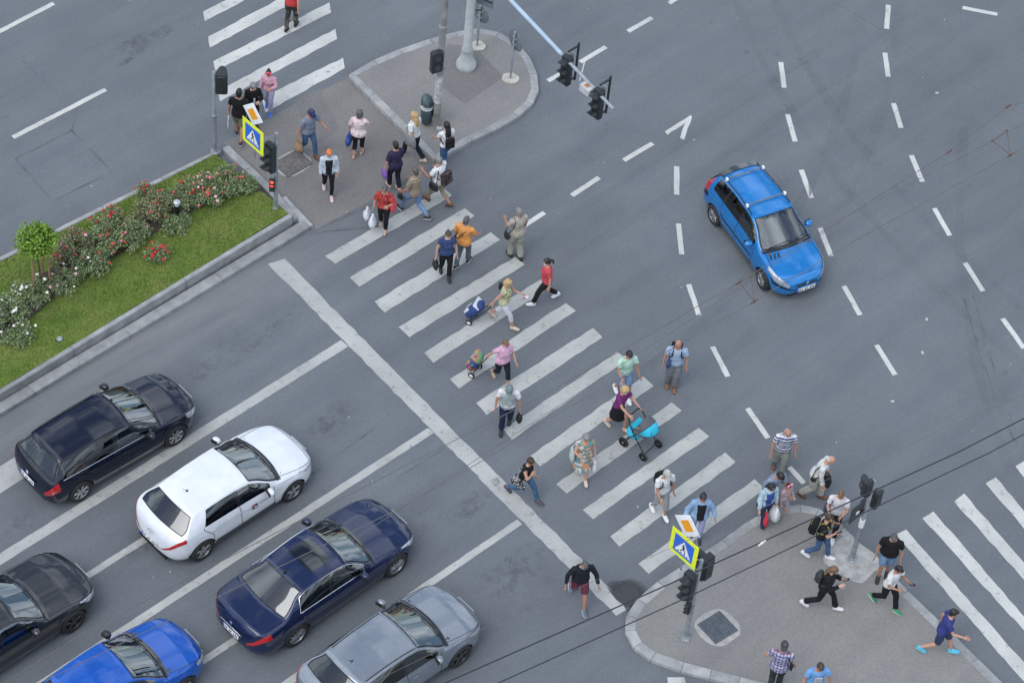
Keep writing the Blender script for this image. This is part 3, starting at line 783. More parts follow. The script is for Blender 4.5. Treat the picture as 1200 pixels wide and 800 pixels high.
mb = MB()
for a in (.9, 2.2, 3.5, 5.4): mb.box((.15 * math.cos(a), .15 * math.sin(a), .78), (.03, .03, .2), rot(z=a))
mb.box((.1, .02, .5), (.24, .05, .5), rot(z=.3), .01); mb.box((0, 0, .05), (.1, .1, .1)); mb.build('bracket', SIGB, LB)

# garden lamp and floor light in the lawn
BL = thing('bollard_light', 'short black garden bollard light with pale cap among the roses', 'bollard light', lawn_at(208, 258))
mb = MB(); mb.lathe([(.075, 0), (.075, .52), (.08, .53), (.08, .55), (.001, .55)], n=18); mb.build('post', BLACK, BL)
mb = MB(); mb.lathe([(.06, .55), (.06, .62), (.001, .62)], n=18); mb.build('diffuser', mat('opal', (.6, .62, .62), .4), BL)
mb = MB(); mb.lathe([(.085, .62), (.09, .64), (.088, .67), (.05, .70), (.001, .705)], n=18); mb.build('cap', mat('cap_grey', (.42, .45, .47), .4, .3), BL)
FLT = thing('lawn_spotlight', 'small round grey floor light sunk in the lawn', 'floor light', lawn_at(70, 397))
mb = MB(); mb.lathe([(.075, -.02), (.075, .02), (.058, .03), (.052, .024), (.001, .022)], n=20); mb.build('ring', GALV, FLT)
mb = MB(); mb.lathe([(.05, .025), (.03, .032), (.001, .034)], n=16); mb.build('lens', mat('frosted', (.25, .32, .32), .2), FLT)
WB = lawn_at(187, 292)
mb = MB(); mb.box(WB + V((0, 0, .04)), (.16, .1, .05), rot(z=.6), .01); tag(mb.build('paper_scrap', WHITE), 'small white crumpled paper scrap lying by the rose bed edge', 'litter')

# ------------------------------------------------------------------ plants
def leaf_mat(name, a, b_):
    mt, t, b = new_mat(name); co = coords(t); f = noise(t, co, 3.5, 3); g = noise(t, co, 25, 2)
    base = ramp(t, f, [(.3, a), (.7, b_)])
    base = mixc(t, 1, base, ramp(t, g, [(.3, (.7, .7, .7)), (.7, (1.3, 1.28, 1.2))]), 'MULTIPLY')
    t.links.new(base, b.inputs['Base Color']); b.inputs['Roughness'].default_value = .6
    b.inputs['Subsurface Weight'].default_value = 0.0; b.inputs['Specular IOR Level'].default_value = .25
    return mt
LEAF = [leaf_mat('rose_leaf', (.20, .27, .13), (.30, .36, .18)), leaf_mat('rose_leaf_dark', (.10, .16, .085), (.19, .26, .14)), leaf_mat('rose_leaf_bronze', (.24, .18, .13), (.30, .28, .17))]
TLEAF = [leaf_mat('tree_leaf', (.14, .255, .035), (.22, .345, .055)), leaf_mat('tree_leaf_deep', (.085, .165, .025), (.14, .235, .035))]
STEM = mat('stem_brown', (.09, .07, .045), .9, var=.3)
PETAL = {'red': mat('petal_red', (.50, .018, .022), .6, var=.25, vs=15), 'pink': mat('petal_pink', (.62, .15, .22), .6, var=.3, vs=15), 'pale': mat('petal_pale_pink', (.72, .42, .46), .6, var=.2, vs=15), 'white': mat('petal_white', (.74, .73, .68), .6, var=.08, vs=15), 'coral': mat('petal_coral', (.60, .09, .08), .6, var=.2, vs=15)}
def leaf(mb, p, size, rg, mat, up=.3):
    a = V((rg.gauss(0, 1), rg.gauss(0, 1), rg.gauss(up, .6))).normalized(); u = a.orthogonal().normalized(); u = Matrix.Rotation(rg.uniform(0, 6.3), 3, a) @ u; w = a.cross(u)
    s = size * rg.uniform(.7, 1.3)
    mb.add([p - u * s, p + w * s * .55 + a * s * .12, p + u * s, p - w * s * .55 + a * s * .12], [(0, 1, 2, 3)], mat)
def bush(name, label, loc, rx, ry, h, seed, flowers, nleaf=750, cat='rose bush', group='rose bushes in the median bed', bronze=.1, ang=LANE, nf=14, fl_side=None):
    rg = random.Random(seed); R = thing(name, label, cat, loc, 0, group)
    stems = MB(); lv = MB(); fl = MB(); pm = [PETAL[f] for f in flowers] if flowers else []
    cl = []
    for k in range(20):
        t = rg.uniform(0, 6.3); r = math.sqrt(rg.random()) * .88
        x, y = rx * r * math.cos(t), ry * r * math.sin(t); q = V((x * math.cos(ang) - y * math.sin(ang), x * math.sin(ang) + y * math.cos(ang), h * rg.uniform(.45, 1.0) * (1 - .35 * r)))
        cl.append((q, rg.uniform(.10, .19)))
        stems.tube([V((q.x * .25, q.y * .25, -.04)), q * .6 + V((rg.gauss(0, .02), rg.gauss(0, .02), 0)), q], [.009, .007, .004], 5)
    for k in range(nleaf):
        c, r = rg.choice(cl); d = V((rg.gauss(0, 1), rg.gauss(0, 1), rg.gauss(0, .8))).normalized() * r * rg.uniform(.2, 1.15); p = c + d; p.z = max(p.z, .01)
        leaf(lv, p, .030, rg, 2 if rg.random() < bronze else (0 if rg.random() < .6 else 1))
    for k in range(nf if flowers else 0):
        c, r = rg.choice(cl); d = V((rg.gauss(0, .8), rg.gauss(0, .8), abs(rg.gauss(.5, .5)))).normalized() * r * rg.uniform(.9, 1.25); p = c + d
        if rg.random() < .5: p.z = max(p.z, h * .6)
        s = rg.uniform(.022, .045); mi = rg.randrange(len(pm))
        fl.ell(p, (s, s, s * .7), None, 7, 4, mi)
        for q in range(7): leaf(fl, p + V((rg.gauss(0, s * .5), rg.gauss(0, s * .5), s * .3)), s * .62, rg, mi, 1.2)
    stems.build('stems', STEM, R); lv.build('foliage', LEAF, R, smooth=False)
    if flowers: fl.build('blossoms', pm, R)
    return R
BUSH = [((6, 372), .62, .50, .50, ['white'], 22, 'bushy white rose cut by the left photo edge', .02), ((38, 350), .60, .46, .48, ['white', 'white', 'pale'], 20, 'white flowering rose just left of the staked young tree', .03),
        ((22, 396), .4, .3, .3, ['white'], 7, 'low white rose spilling over the lawn at the near left edge', .02),
        ((78, 335), .45, .38, .42, ['coral', 'pale', 'white'], 10, 'sparse rose with coral blooms right of the tree stakes', .1),
        ((72, 310), .35, .28, .75, ['red', 'pink'], 12, 'tall thin rose with red blooms behind the tree stakes', .5),
        ((88, 292), .45, .36, .62, ['red', 'coral', 'pale'], 11, 'bronze leaved rose with few dusky red blooms', .4),
        ((105, 312), .55, .45, .50, ['red', 'white'], 6, 'dense dark green rose almost without blooms by the near edge', .05),
        ((122, 292), .50, .45, .60, ['red', 'red', 'coral'], 13, 'leafy rose dotted with bright red in mid bed', .1),
        ((128, 270), .42, .34, .66, ['red'], 20, 'upright rose with a red flower cluster on top at far side', .25),
        ((152, 285), .52, .46, .55, ['red', 'pink'], 8, 'broad grey green rose with scattered red and pink blooms', .08),
        ((183, 302), .30, .24, .32, ['red'], 24, 'low round rose packed with red blooms on the near lawn edge', .02),
        ((172, 262), .48, .42, .55, ['coral', 'red'], 6, 'brownish rose with few coral blooms left of the bollard light', .55),
        ((192, 246), .45, .4, .58, ['red', 'coral'], 12, 'rose with red blooms directly left of the black bollard light', .2),
        ((172, 234), .22, .2, .55, ['red'], 18, 'lone small red rose standing apart on the far lawn', .05),
        ((205, 268), .42, .32, .3, None, 0, 'low pale green leafy plant without blooms below the bollard light', .0),
        ((222, 238), .5, .42, .55, ['pink', 'red', 'coral'], 18, 'rose with mixed pink and red blooms right of the bollard light', .12),
        ((240, 226), .5, .42, .52, ['pink', 'pale', 'pale'], 26, 'rose crowded with pale pink blooms near the median tip', .05),
        ((256, 233), .42, .34, .45, ['red', 'coral', 'pale'], 10, 'rose with red and pale blooms at the near side by tip', .05),
        ((262, 215), .42, .36, .48, ['coral', 'pink'], 7, 'green rose with few coral blooms at the far side by tip', .05),
        ((284, 222), .42, .34, .40, ['coral'], 4, 'last low green rose nearest to the post with red repeater', .05)]
for k, (px, rx, ry, h, fl, nf, lab, br) in enumerate(BUSH):
    bush('rose_bush', lab, lawn_at(*px), rx * 1.05, ry * 1.08, h * .95, 100 + k, fl, int(2600 * rx * ry / .25 + 500), bronze=br, nf=nf)

# small staked tree
TR = thing('young_tree', 'young ball crowned tree with bright green leaves on three stakes', 'tree', lawn_at(48, 340))
rg = random.Random(21); mb = MB(); mb.tube([(0, 0, -.05), (.01, .01, .6), (0, -.01, 1.15), (.02, 0, 1.5)], [.030, .026, .022, .016], 8)
mb.build('trunk', STEM, TR)
br = MB(); lv = MB(); cc = V((0, 0, 1.80))
for k in range(80):
    d = V((rg.gauss(0, 1), rg.gauss(0, 1), rg.gauss(.1, .9))).normalized(); c = cc + V((d.x * .46, d.y * .46, d.z * .40)) * (.25 + .75 * rg.random() ** .5)
    br.tube([V((0, 0, 1.2 + rg.uniform(0, .3))), cc.lerp(c, .5), c], [.012, .008, .003], 5)
    for j in range(36):
        p = c + V((rg.gauss(0, 1), rg.gauss(0, 1), rg.gauss(0, 1))).normalized() * rg.uniform(.03, .17); leaf(lv, p, .046, rg, 0 if rg.random() < .72 else 1, .7)
br.build('branches', STEM, TR); lv.build('crown', TLEAF, TR, smooth=False)
WOOD = mat('stake_wood', (.27, .17, .09), .9, var=.25, vs=7)
for px in ((41, 345), (59, 337), (51, 328)):
    p = lawn_at(*px); q = V(p) - TR.location
    mb = MB(); mb.tube([q - V((0, 0, .1)), q + V((0, 0, 1.42))], .032, 8); s = mb.build('stake', WOOD, TR)
mb = MB(); z = 1.3
pp = [V(lawn_at(*px)) - TR.location for px in ((41, 345), (59, 337), (51, 328))]
for a, b in zip(pp, pp[1:] + pp[:1]): mb.tube([V((a.x, a.y, z)), V((b.x, b.y, z))], .012, 6)
mb.build('tie', mat('tie_band', (.12, .10, .07), .9), TR)

# ------------------------------------------------------------------ overhead wires
WIRE = mat('black_cable', (.022, .024, .028), .6); WIREB = mat('brown_contact_wire', (.13, .12, .115), .6, .2); RUSTY = mat('rusty_fitting', (.11, .055, .04), .8, var=.3)
def wire(label, pts, r, mt=WIREB, z=6.4, extra=None):
    R = thing('overhead_wire', label, 'overhead wire', G(*pts[0], z), 0)
    P = [G(x, y, z) for x, y in pts]; d0 = (P[0] - P[1]).normalized() * 12; d1 = (P[-1] - P[-2]).normalized() * 12
    P = [P[0] + d0] + P + [P[-1] + d1]
    mb = MB(); mb.tube([p - R.location for p in P], r, 6); mb.build('cable', mt, R)
    return R
def clampf(R, px, z, mt, s=.09, nm='clamp'):
    mb = MB(); c = G(*px, z) - R.location
    mb.box(c, (s, s * .5, s * .6), rot(z=LANE - .1), s * .12, 1); mb.tube([c + LD * -s * 1.3, c + LD * s * 1.3], s * .22, 6); mb.build(nm, mt, R)
w = wire('upper of two thick black cables crossing the bottom right corner', [(505, 807), (800, 677), (1120, 531), (1210, 485)], .015, WIRE)
clampf(w, (893, 636), 6.4, WHITE, .08); 
w = wire('lower of two thick black cables crossing the bottom right corner', [(570, 806), (800, 702), (1160, 530), (1210, 503)], .0125, WIRE)
wire('faint thin wire just above the pair of thick black cables', [(480, 778), (575, 732), (732, 665), (980, 557), (1210, 458)], .0045)  # thin tube added for a faint line taken as a reflection, no real cable
wA = wire('brown contact wire passing over the blue estate car bonnet', [(20, 790), (100, 740), (400, 584), (505, 530), (640, 461), (800, 369), (866, 331), (970, 267), (1112, 178), (1181, 125), (1210, 117)], .008)
for px in ((866, 331), (1112, 178), (1181, 125)): clampf(wA, px, 6.4, RUSTY, .08)
wB = wire('brown contact wire on the near side parallel to the first', [(170, 740), (467, 596), (582, 530), (640, 492), (800, 401), (884, 353), (1000, 283), (1184, 182), (1210, 167)], .008)
for px in ((884, 353), (1184, 182)): clampf(wB, px, 6.4, RUSTY, .08)
wC = wire('thin dark span wire running down from the top right', [(960, -8), (973, 0), (1037, 37), (1100, 77), (1181, 125), (1212, 142)], .008)
wD = wire('thin inner wire between the two brown contact wires at right', [(885, 325), (1000, 250), (1163, 165), (1212, 138)], .006)
def link(label, pairs, z=6.4):
    R = thing('wire_spacer', label, 'wire spacer', G(*pairs[0][0], z)); mb = MB()
    for a, b in pairs: mb.tube([G(*a, z) - R.location, G(*b, z) - R.location], .0075, 6)
    mb.build('strut', RUSTY, R)
    mb = MB()
    for p in {q for pr in pairs for q in pr}: mb.ell(G(*p, z) - R.location, (.03, .03, .025), None, 8, 5)
    mb.build('insulator', RUSTY, R)
link('rusty triangular wire spacer hanging in front of the blue estate car wheel', [((866, 331), (884, 353)), ((880, 324), (884, 353))])
link('rusty triangular wire spacer at the right photo edge', [((1163, 165), (1184, 182)), ((1180, 153), (1184, 182)), ((1163, 165), (1180, 153))])
# ------------------------------------------------------------------ cars
GLASS = glass_mat('window_glass', (.30, .45, .48), .085); GLASS_D = glass_mat('tinted_glass', (.07, .085, .09), .015); GLASS_L = glass_mat('lamp_glass', (.8, .82, .84), .04)
GLOSSB = mat('gloss_black', (.012, .012, .014), .12, coat=1.0, var=.05)
LAMP_R = mat('lamp_red', (.42, .012, .012), .12, coat=1.0, var=.12, vs=30); LAMP_W = mat('lamp_clear', (.55, .58, .62), .1, .6, 1.0, var=.15, vs=30); LAMP_O = mat('lamp_amber', (.5, .16, .02), .2, coat=1)
SEATM = mat('seat_fabric', (.085, .09, .095), .9, var=.3, vs=20); DASH = mat('dashboard', (.055, .06, .065), .7, var=.2)
UNDER = mat('underbody', (.008, .008, .008), .9)
PLATEW = mat('plate_white', (.70, .72, .74), .4, var=.05); PLATEB = mat('plate_blue', (.03, .09, .45), .4); PLATEK = mat('plate_ink', (.02, .02, .025), .5)

def curve(tab, L, sig=.05):
    d = np.linspace(0, L, int(L * 100) + 1); x, y = zip(*tab); z = np.interp(d, x, y); n = int(sig * 100 * 3)
    if n > 0:
        k = np.exp(-.5 * (np.arange(-n, n + 1) / (sig * 100)) ** 2); k /= k.sum()
        zp = np.concatenate([2 * z[0] - z[n:0:-1], z, 2 * z[-1] - z[-2:-n - 2:-1]]); z = np.convolve(zp, k, 'valid')
    return lambda q: float(np.interp(q, d, z))

class Car: pass
def car(name, label, pF, pR, P, paintm, wb, zc=.31):
    """pF, pR: where the right side wheel centres stand; P: profile tables"""
    a = G(*pF, zc); hd = None
    if pR is not None:
        b = G(*pR, zc); hd = math.atan2(a.y - b.y, a.x - b.x)
    else: hd = P.get('heading', LANE)
    W, L, H = P['W'], P['L'], P['H']; fo = P['fo']
    dirv = V((math.cos(hd), math.sin(hd), 0)); left = V((-dirv.y, dirv.x, 0))
    tr = W / 2 - .09
    ctr = (a + left * (tr + .09)) - dirv * wb / 2; ctr.z = 0
    if pR is not None:
        mid = (a + b) / 2; ctr = mid + left * (tr + .09); ctr.z = 0
    R = thing(name, label, 'car', ctr, hd)
    xn = wb / 2 + fo; wd = (fo, fo + wb); Rw = P.get('Rw', .315)
    cw, rf, rr, rb = P['cowl'], P['rf'], P['rr'], P['rb']       # (distance, height)
    zt = curve(P['top'], L, .045); zs = curve(P['belt'], L, .07)
    wrf = curve(P['wr'], L, .10)
    sill = .20
    def zb(d):
        z = curve_b(d)
        for q in wd:
            r = Rw + .045; e = abs(d + .75 * bowt(d) - q)
            if e < r: z = max(z, zc + math.sqrt(r * r - e * e))
        return z
    curve_b = curve([(0, .40), (.05, .26), (.25, .21), (wd[0], .20), (wd[1], .20), (L - .3, .24), (L - .06, .30), (L, .42)], L, .04)
    LF, LR, pf, pr = P.get('LF', .85), P.get('LR', .45), P.get('pf', 3.1), P.get('pr', 3.4)
    def w(d):
        f = 1.0
        if d < LF: f = (max(0.0, 1 - (1 - d / LF) ** pf)) ** (1 / pf)
        e = L - d
        if e < LR: f = min(f, (max(0.0, 1 - (1 - e / LR) ** pr)) ** (1 / pr))
        return W / 2 * f * (1 - .03 * max(0, (d - L * .6) / (L * .4)) ** 2)
    bowt = curve([(0, .09), (.4, .10), (cw[0], .17), (rf[0], .10), (rf[0] + .5, .03), (rr[0] - .3, -.04), (rr[0], P.get('rbow', .11) * -1), (rb[0], P.get('rbow', .11) * -1.3), (L, -.08)], L, .1)
    sk_ = P.get('skew', .2); lastw_ = max(q[1] for q in P['wins'])
    skew = curve([(0, 0), (rf[0] + .3, 0), (lastw_, sk_), (min(lastw_ + .2, L - .12), sk_ * .7), (L - .06, 0), (L, 0)], L, .08)
    QF = [(0, .90), (.10, .975), (.30, 1.0), (.62, .995), (.86, .975), (1, .935)]
    qx, qy = zip(*QF)
    def sec(d, v):
        """v: 0 lower edge .. .5 belt .. .75 roof rail .. 1 centre line"""
        ww = w(d); b_ = zb(d); t_ = max(zt(d), b_ + .02); s_ = min(max(zs(d), b_ + .01), t_ - .012)
        crown = min(P.get('crown', .05), (t_ - s_) * .6); zr = t_ - crown; wr = min(wrf(d) * W / 2, ww * .93)
        if zr - s_ < .07: wr = ww * .87
        else:
            k = min(1, (zr - s_ - .07) / .26); k = k * k * (3 - 2 * k); wr = ww * .87 * (1 - k) + wr * k
        if v <= .5:
            q = v / .5; bb = min(b_, s_ - .02); lo = curve_b(d)
            y = ww * float(np.interp(max(0, (bb + (s_ - bb) * q - lo) / max(.05, s_ - lo)), qx, qy)); z = bb + (s_ - bb) * q
            if .60 < q < .84: y -= .010 * math.sin(PI * (q - .60) / .24) * min(1, ww / (W / 2))       # crease along the doors
        elif v <= .75:
            q = (v - .5) / .25; y0 = ww * .935
            y = y0 + (wr - y0) * q + .022 * math.sin(PI * q) * min(1, (zr - s_) / .3); z = s_ + (zr - s_) * q
        else:
            q = (v - .75) / .25; y = wr * (1 - q); z = zr + crown * (1 - (1 - q) ** 2.3)
            if cw[0] > d > .25:                              # raised bonnet centre
                z += .012 * max(0, min(1, (q - .25) / .2)) * min(1, (d - .25) / .3)
        x = xn - d + bowt(d) * (.25 - (y / (W / 2)) ** 2)
        if v < .75: x -= skew(d) * (1 - (v - .5) / .25 if v > .5 else max(0, (v - .2) / .3) if v > .2 else 0)
        return V((x, y, z))
    def surf(d, v, off=0.0, side=1):
        p = sec(d, v)
        if off:
            e = .004; du = sec(min(L, d + e), v) - sec(max(0, d - e), v); dv = sec(d, min(1, v + e)) - sec(d, max(0, v - e))
            n = du.cross(dv)
            n = n.normalized() if n.length > 1e-12 else V((0, 0, 1))
            if n.y < -.05 or (abs(n.y) <= .05 and n.z < 0): n = -n
            p = p + n * off
        return V((p.x, p.y * side, p.z))
    # ---- columns and rows
    wins = P['wins']                                          # side windows (d0,d1)
    br = {0, L, cw[0] + .03, rf[0] - .02, rr[0] + .05, rb[0] - .05}
    for s in wins: br |= set(s)
    if 'sunroof' in P: br |= set(P['sunroof'])
    br = sorted(br); ds = []
    for p0_, p1_ in zip(br, br[1:]):
        n = max(1, round((p1_ - p0_) / .055)); ds += [p0_ + (p1_ - p0_) * i / n for i in range(n)]
    ds.append(L)
    ds = [d for d in ds if .012 < d < L - .012]
    ext = [.0005, .002, .005, .009, .016, .03, .05]
    ds = sorted(set([round(d, 4) for d in ds + ext + [L - e for e in ext]]))
    for q in wd:
        ds += [q - .75 * bowt(q) + (Rw + .045) * math.cos(t * PI / 12) for t in range(13)]
    ds = sorted(set(round(d, 4) for d in ds))
    dd = [ds[0]]
    for d in ds[1:]:
        if d - dd[-1] > .0012 or d in br: dd.append(d)
    ds = dd
    vs = [0, .04, .09, .15, .21, .27, .32, .37, .42, .46, .49, .5, .512, .53, .56, .60, .65, .70, .728, .742, .75, .757, .77, .80, .84, .88, .92, .96, 1.0]
    nv = len(vs); body = MB(); ws = MB(); rw = MB(); sr = MB(); sides = {}
    allv = [[sec(d, v) for v in vs] for d in ds]
    lo_v, hi_v = vs.index(.53), vs.index(.728); tv = vs.index(.77)
    def put(mb, q, m, s):
        q = [V((p.x, p.y * s, p.z)) for p in q]
        mb.add(q, [(0, 1, 2, 3) if s > 0 else (3, 2, 1, 0)], m)
    rows_side = []
    def emitgrid(mb, i0, i1, j0, j1, s, m=0, off=0.0):
        pts = [[V((allv[i][j].x, allv[i][j].y * s, allv[i][j].z)) for j in range(j0, j1 + 1)] for i in range(i0, i1 + 1)]
        n = j1 - j0 + 1; vv = [p for r in pts for p in r]; ff = []
        for i in range(i1 - i0):
            for j in range(j1 - j0):
                f = (i * n + j, (i + 1) * n + j, (i + 1) * n + j + 1, i * n + j + 1)
                ff.append(f if s > 0 else f[::-1])
        mb.add(vv, ff, m)
    eps = 1e-4
    def find(d): return min(range(len(ds)), key=lambda i: abs(ds[i] - d))
    holes = []                                              # (i0,i1,j0,j1)
    iw0, iw1 = find(cw[0] + .03), find(rf[0] - .02); ir0, ir1 = find(rr[0] + .05), find(rb[0] - .05)
    holes.append((iw0, iw1, tv, nv - 1)); holes.append((ir0, ir1, tv, nv - 1))
    srh = None
    if 'sunroof' in P:
        srh = (find(P['sunroof'][0]), find(P['sunroof'][1]), vs.index(.84), nv - 1); holes.append(srh)
    for (d0, d1) in wins: holes.append((find(d0), find(d1), lo_v, hi_v))
    lastw = max(d1 for d0, d1 in wins); firstw = min(d0 for d0, d1 in wins)
    ia, ib = find(firstw), find(lastw)
    for s in (1, -1):
        vv = [V((p.x, p.y * s, p.z)) for r in allv for p in r]; ff = [[], [], []]
        for i in range(len(ds) - 1):
            for j in range(nv - 1):
                if any(h[0] <= i < h[1] and h[2] <= j < h[3] for h in holes): continue
                f = (i * nv + j, (i + 1) * nv + j, (i + 1) * nv + j + 1, i * nv + j + 1)
                m = 0
                if ia <= i < ib and lo_v <= j < hi_v: m = 1                     # black pillars between side windows
                if iw0 - 1 <= i < iw1 and tv - 1 <= j < tv and i >= iw0: m = 1
                if cw[0] - .10 < ds[i] and i < iw0 and j >= tv - 2: m = 1        # wiper tray
                if vs[j] < .15 and wd[0] + Rw + .07 < ds[i] < wd[1] - Rw - .07 and P.get('sillblack', True): m = 1
                if P.get('bumper_black') and (ds[i] < .35 or ds[i] > L - .35) and .30 <= vs[j] < .42: m = 1
                ff[m].append(f if s > 0 else f[::-1])
        for m in range(3):
            body.add(vv, ff[m], m)
        # inner lip of the sills
        lip = [];
        for i in range(len(ds)):
            p = allv[i][0]; lip.append([V((p.x, p.y * s, p.z)), V((p.x, max(0, p.y - .13) * s, p.z + .01))])
        body.rings(lip, 2, cap=False, closed=False)
    # seams
    def seam(path, wdt=.013, off=.0045, m=1):
        for s in (1, -1):
            pts = [surf(d, v, off, s) for d, v in path]
            nrm = [surf(d, v, off + .01, s) - surf(d, v, off, s) for d, v in path]
            for k in range(len(pts) - 1):
                t = (pts[k + 1] - pts[k]); u = t.cross(nrm[k]); 
                if u.length < 1e-9: continue
                u = u.normalized() * wdt / 2
                body.add([pts[k] - u, pts[k + 1] - u, pts[k + 1] + u, pts[k] + u], [(0, 1, 2, 3)], m)
    vseq = [.06, .12, .2, .28, .36, .44, .5, .53]
    for d in P['doors']: seam([(d, v) for v in vseq])
    d0, d1 = P['doors'][0], P['doors'][-1]
    seam([(d0 + (d1 - d0) * k / 24, .055) for k in range(25)])
    hd0 = P.get('hood0', .20)
    seam([(hd0 + (cw[0] - .04 - hd0) * k / 16, .745 + .03 * (k / 16)) for k in range(17)])
    seam([(hd0, .745 + .255 * k / 10) for k in range(11)])
    if 'rub' in P:
        seam([(d0 + .05 + (d1 - d0 - .1) * k / 24, .27) for k in range(25)], .05, .010)
    if P.get('trunkseam'):
        seam([(rb[0] + (L - .16 - rb[0]) * k / 10, .76) for k in range(11)])
    body.build('body', [paintm, P.get('trim', GLOSSB), UNDER], R, ang=50)
    # glass
    def gpanel(nm, h, m, both=True):
        mb = MB()
        if both:
            for s in (1, -1): emitgrid(mb, h[0], h[1], h[2], h[3], s)
        else: emitgrid(mb, h[0], h[1], h[2], h[3], both or 1)
        return mb.build(nm, m, R, ang=60)
    gpanel('windscreen', holes[0], GLASS); gpanel('rear_window', holes[1], P.get('rg', GLASS_D))
    if srh: gpanel('sunroof', srh, GLASS_D)
    for k, (d0_, d1_) in enumerate(wins):
        h = (find(d0_), find(d1_), lo_v, hi_v)
        for s in (1, -1):
            mb = MB(); emitgrid(mb, *h, s); mb.build('side_window', GLASS if k == 0 else P.get('sg', GLASS_D), R, ang=60)
    # rubber edge around screens
    for h, nm in ((holes[0], 'windscreen_seal'), (holes[1], 'rear_window_seal')):
        path = [(h[0], j) for j in range(nv - 1, h[2], -1)] + [(i, h[2]) for i in range(h[0], h[1])] + [(h[1], j) for j in range(h[2], nv)]
        P_ = [surf(ds[i], vs[j], .006, 1) for i, j in path] + [surf(ds[i], vs[j], .006, -1) for i, j in reversed(path[:-1])]
        mb = MB(); mb.tube(P_ , .011, 5); mb.build(nm, BLACK, R)
    if P.get('chrome'):
        for s in (1, -1):
            mb = MB(); n = 30; a0, a1 = firstw + .02, lastw + .03
            pth = [surf(a0 + (a1 - a0) * k / n, .522, .006, s) for k in range(n + 1)] + [surf(a1 - (a1 - a0) * k / n, .735, .006, s) for k in range(n + 1)]
            mb.tube(pth[:n + 1] if P['chrome'] == 'belt' else pth + [pth[0]], .010, 6); mb.build('window_trim', CHROME, R)
    # wheels
    for q, fr in ((wd[0], True), (wd[1], False)):
        for s in (1, -1):
            wl = bpy.data.objects.new('wheel', None); col.objects.link(wl); wl.parent = R; wl.location = (xn - q, s * tr, Rw - .003)
            Q = rot(z=P.get('steer', 0) if fr else 0) @ rot(x=-PI / 2 * s)          # local z -> outward
            mb = MB(); r = Rw; mb.lathe([(r * .66, -.095), (r * .9, -.10), (r * .985, -.075), (r, -.03), (r, .03), (r * .985, .075), (r * .9, .10), (r * .66, .095), (r * .62, .07), (r * .62, -.07), (r * .66, -.095)], n=30, R=Q); mb.build('tyre', RUBBER, wl)
            mb = MB(); rr_ = r * .67
            mb.lathe([(rr_ * .98, -.07), (rr_, .06), (rr_, .088), (rr_ * .93, .09), (rr_ * .90, .06), (rr_ * .88, -.06)], n=30, R=Q, mat=0)
            mb.lathe([(rr_ * .85, .0), (rr_ * .85, .012), (.001, .014)], n=24, R=Q, mat=1)
            ns = P.get('spokes', 5)
            for k in range(ns):
                A = 2 * PI * k / ns + .3
                for off_ in ((-.09, .09) if P.get('twin') else (0,)):
                    mb.box(Q @ V((rr_ * .5 * math.cos(A + off_), rr_ * .5 * math.sin(A + off_), .068)), (rr_ * .95, P.get('spw', .055), .028), Q @ rot(z=A + off_), .008, 1, 0)
            mb.lathe([(.065, .03), (.065, .08), (.045, .092), (.001, .093)], n=16, R=Q, mat=0)
            mb.build('rim', [P.get('alloy', ALLOY), BLACK], wl)
    # lamps: patches on the surface
    def patch(nm, fn, nu, nvv, m, s, off=.006):
        mb = MB(); vv = []; ff = []
        for i in range(nu + 1):
            for j in range(nvv + 1):
                d, v = fn(i / nu, j / nvv); vv.append(surf(d, v, off, s))
        for i in range(nu):
            for j in range(nvv):
                f = (i * (nvv + 1) + j, (i + 1) * (nvv + 1) + j, (i + 1) * (nvv + 1) + j + 1, i * (nvv + 1) + j + 1); ff.append(f if s > 0 else f[::-1])
        mb.add(vv, ff); return mb.build(nm, m, R, ang=60)
    hl = P['hl']
    for s in (1, -1):
        o = patch('headlight', lambda a_, b_: (hl[0] + (hl[1] - hl[0]) * a_, hl[2] + (hl[3] - hl[2]) * b_ + (hl[4] if len(hl) > 4 else 0) * a_ + (.5 - b_) * .05 * (2 * a_ - 1) ** 2), 8, 6, LAMP_W, s)
        for dm, vm in ((hl[0] + (hl[1] - hl[0]) * .35, (hl[2] + hl[3]) / 2), (hl[0] + (hl[1] - hl[0]) * .68, (hl[2] + hl[3]) / 2 + .01)):
            mb = MB(); mb.ell(surf(dm, vm + (hl[4] if len(hl) > 4 else 0) * .5, -.012, s), (.028, .028, .022), None, 10, 6); mb.build('reflector', CHROME, o)
        for tl in P['tl']:
            o = patch('tail_light', lambda a_, b_: (L - tl[1] + (tl[1] - tl[0]) * a_, tl[2] + (tl[3] - tl[2]) * b_ + (tl[4] if len(tl) > 4 else 0) * (1 - a_)), 8, 6, LAMP_R, s)
    # fog / lower front trim, plates
    def plate(d_end, zz, front):
        x = (xn + bowt(0) * .25 + .012) if front else (xn - L + bowt(L) * .25 - .02)
        yaw = 0 if front else PI
        Q = rot(z=yaw, y=-.08 if front else -.12); mb = MB()
        c = V((x, 0, zz)); mb.box(c, (.012, .52, .112), Q, .004, 1, 0)
        mb.box(c + Q @ V((.0075, -.24 if True else 0, 0)), (.004, .035, .104), Q, 0, 1, 1)
        for k_, h_ in enumerate((.05, .05, .0, .055, .055, .0, .05, .055, .05)):
            if h_: mb.box(c + Q @ V((.0075, -.185 + .05 * k_, 0)), (.003, .030, h_), Q, 0, 1, 2)
        mb.build('licence_plate', [PLATEW, PLATEB, PLATEK], R)
    if P.get('fplate', True): plate(0, P.get('fpz', .48), True)
    plate(L, P.get('rpz', .70), False)
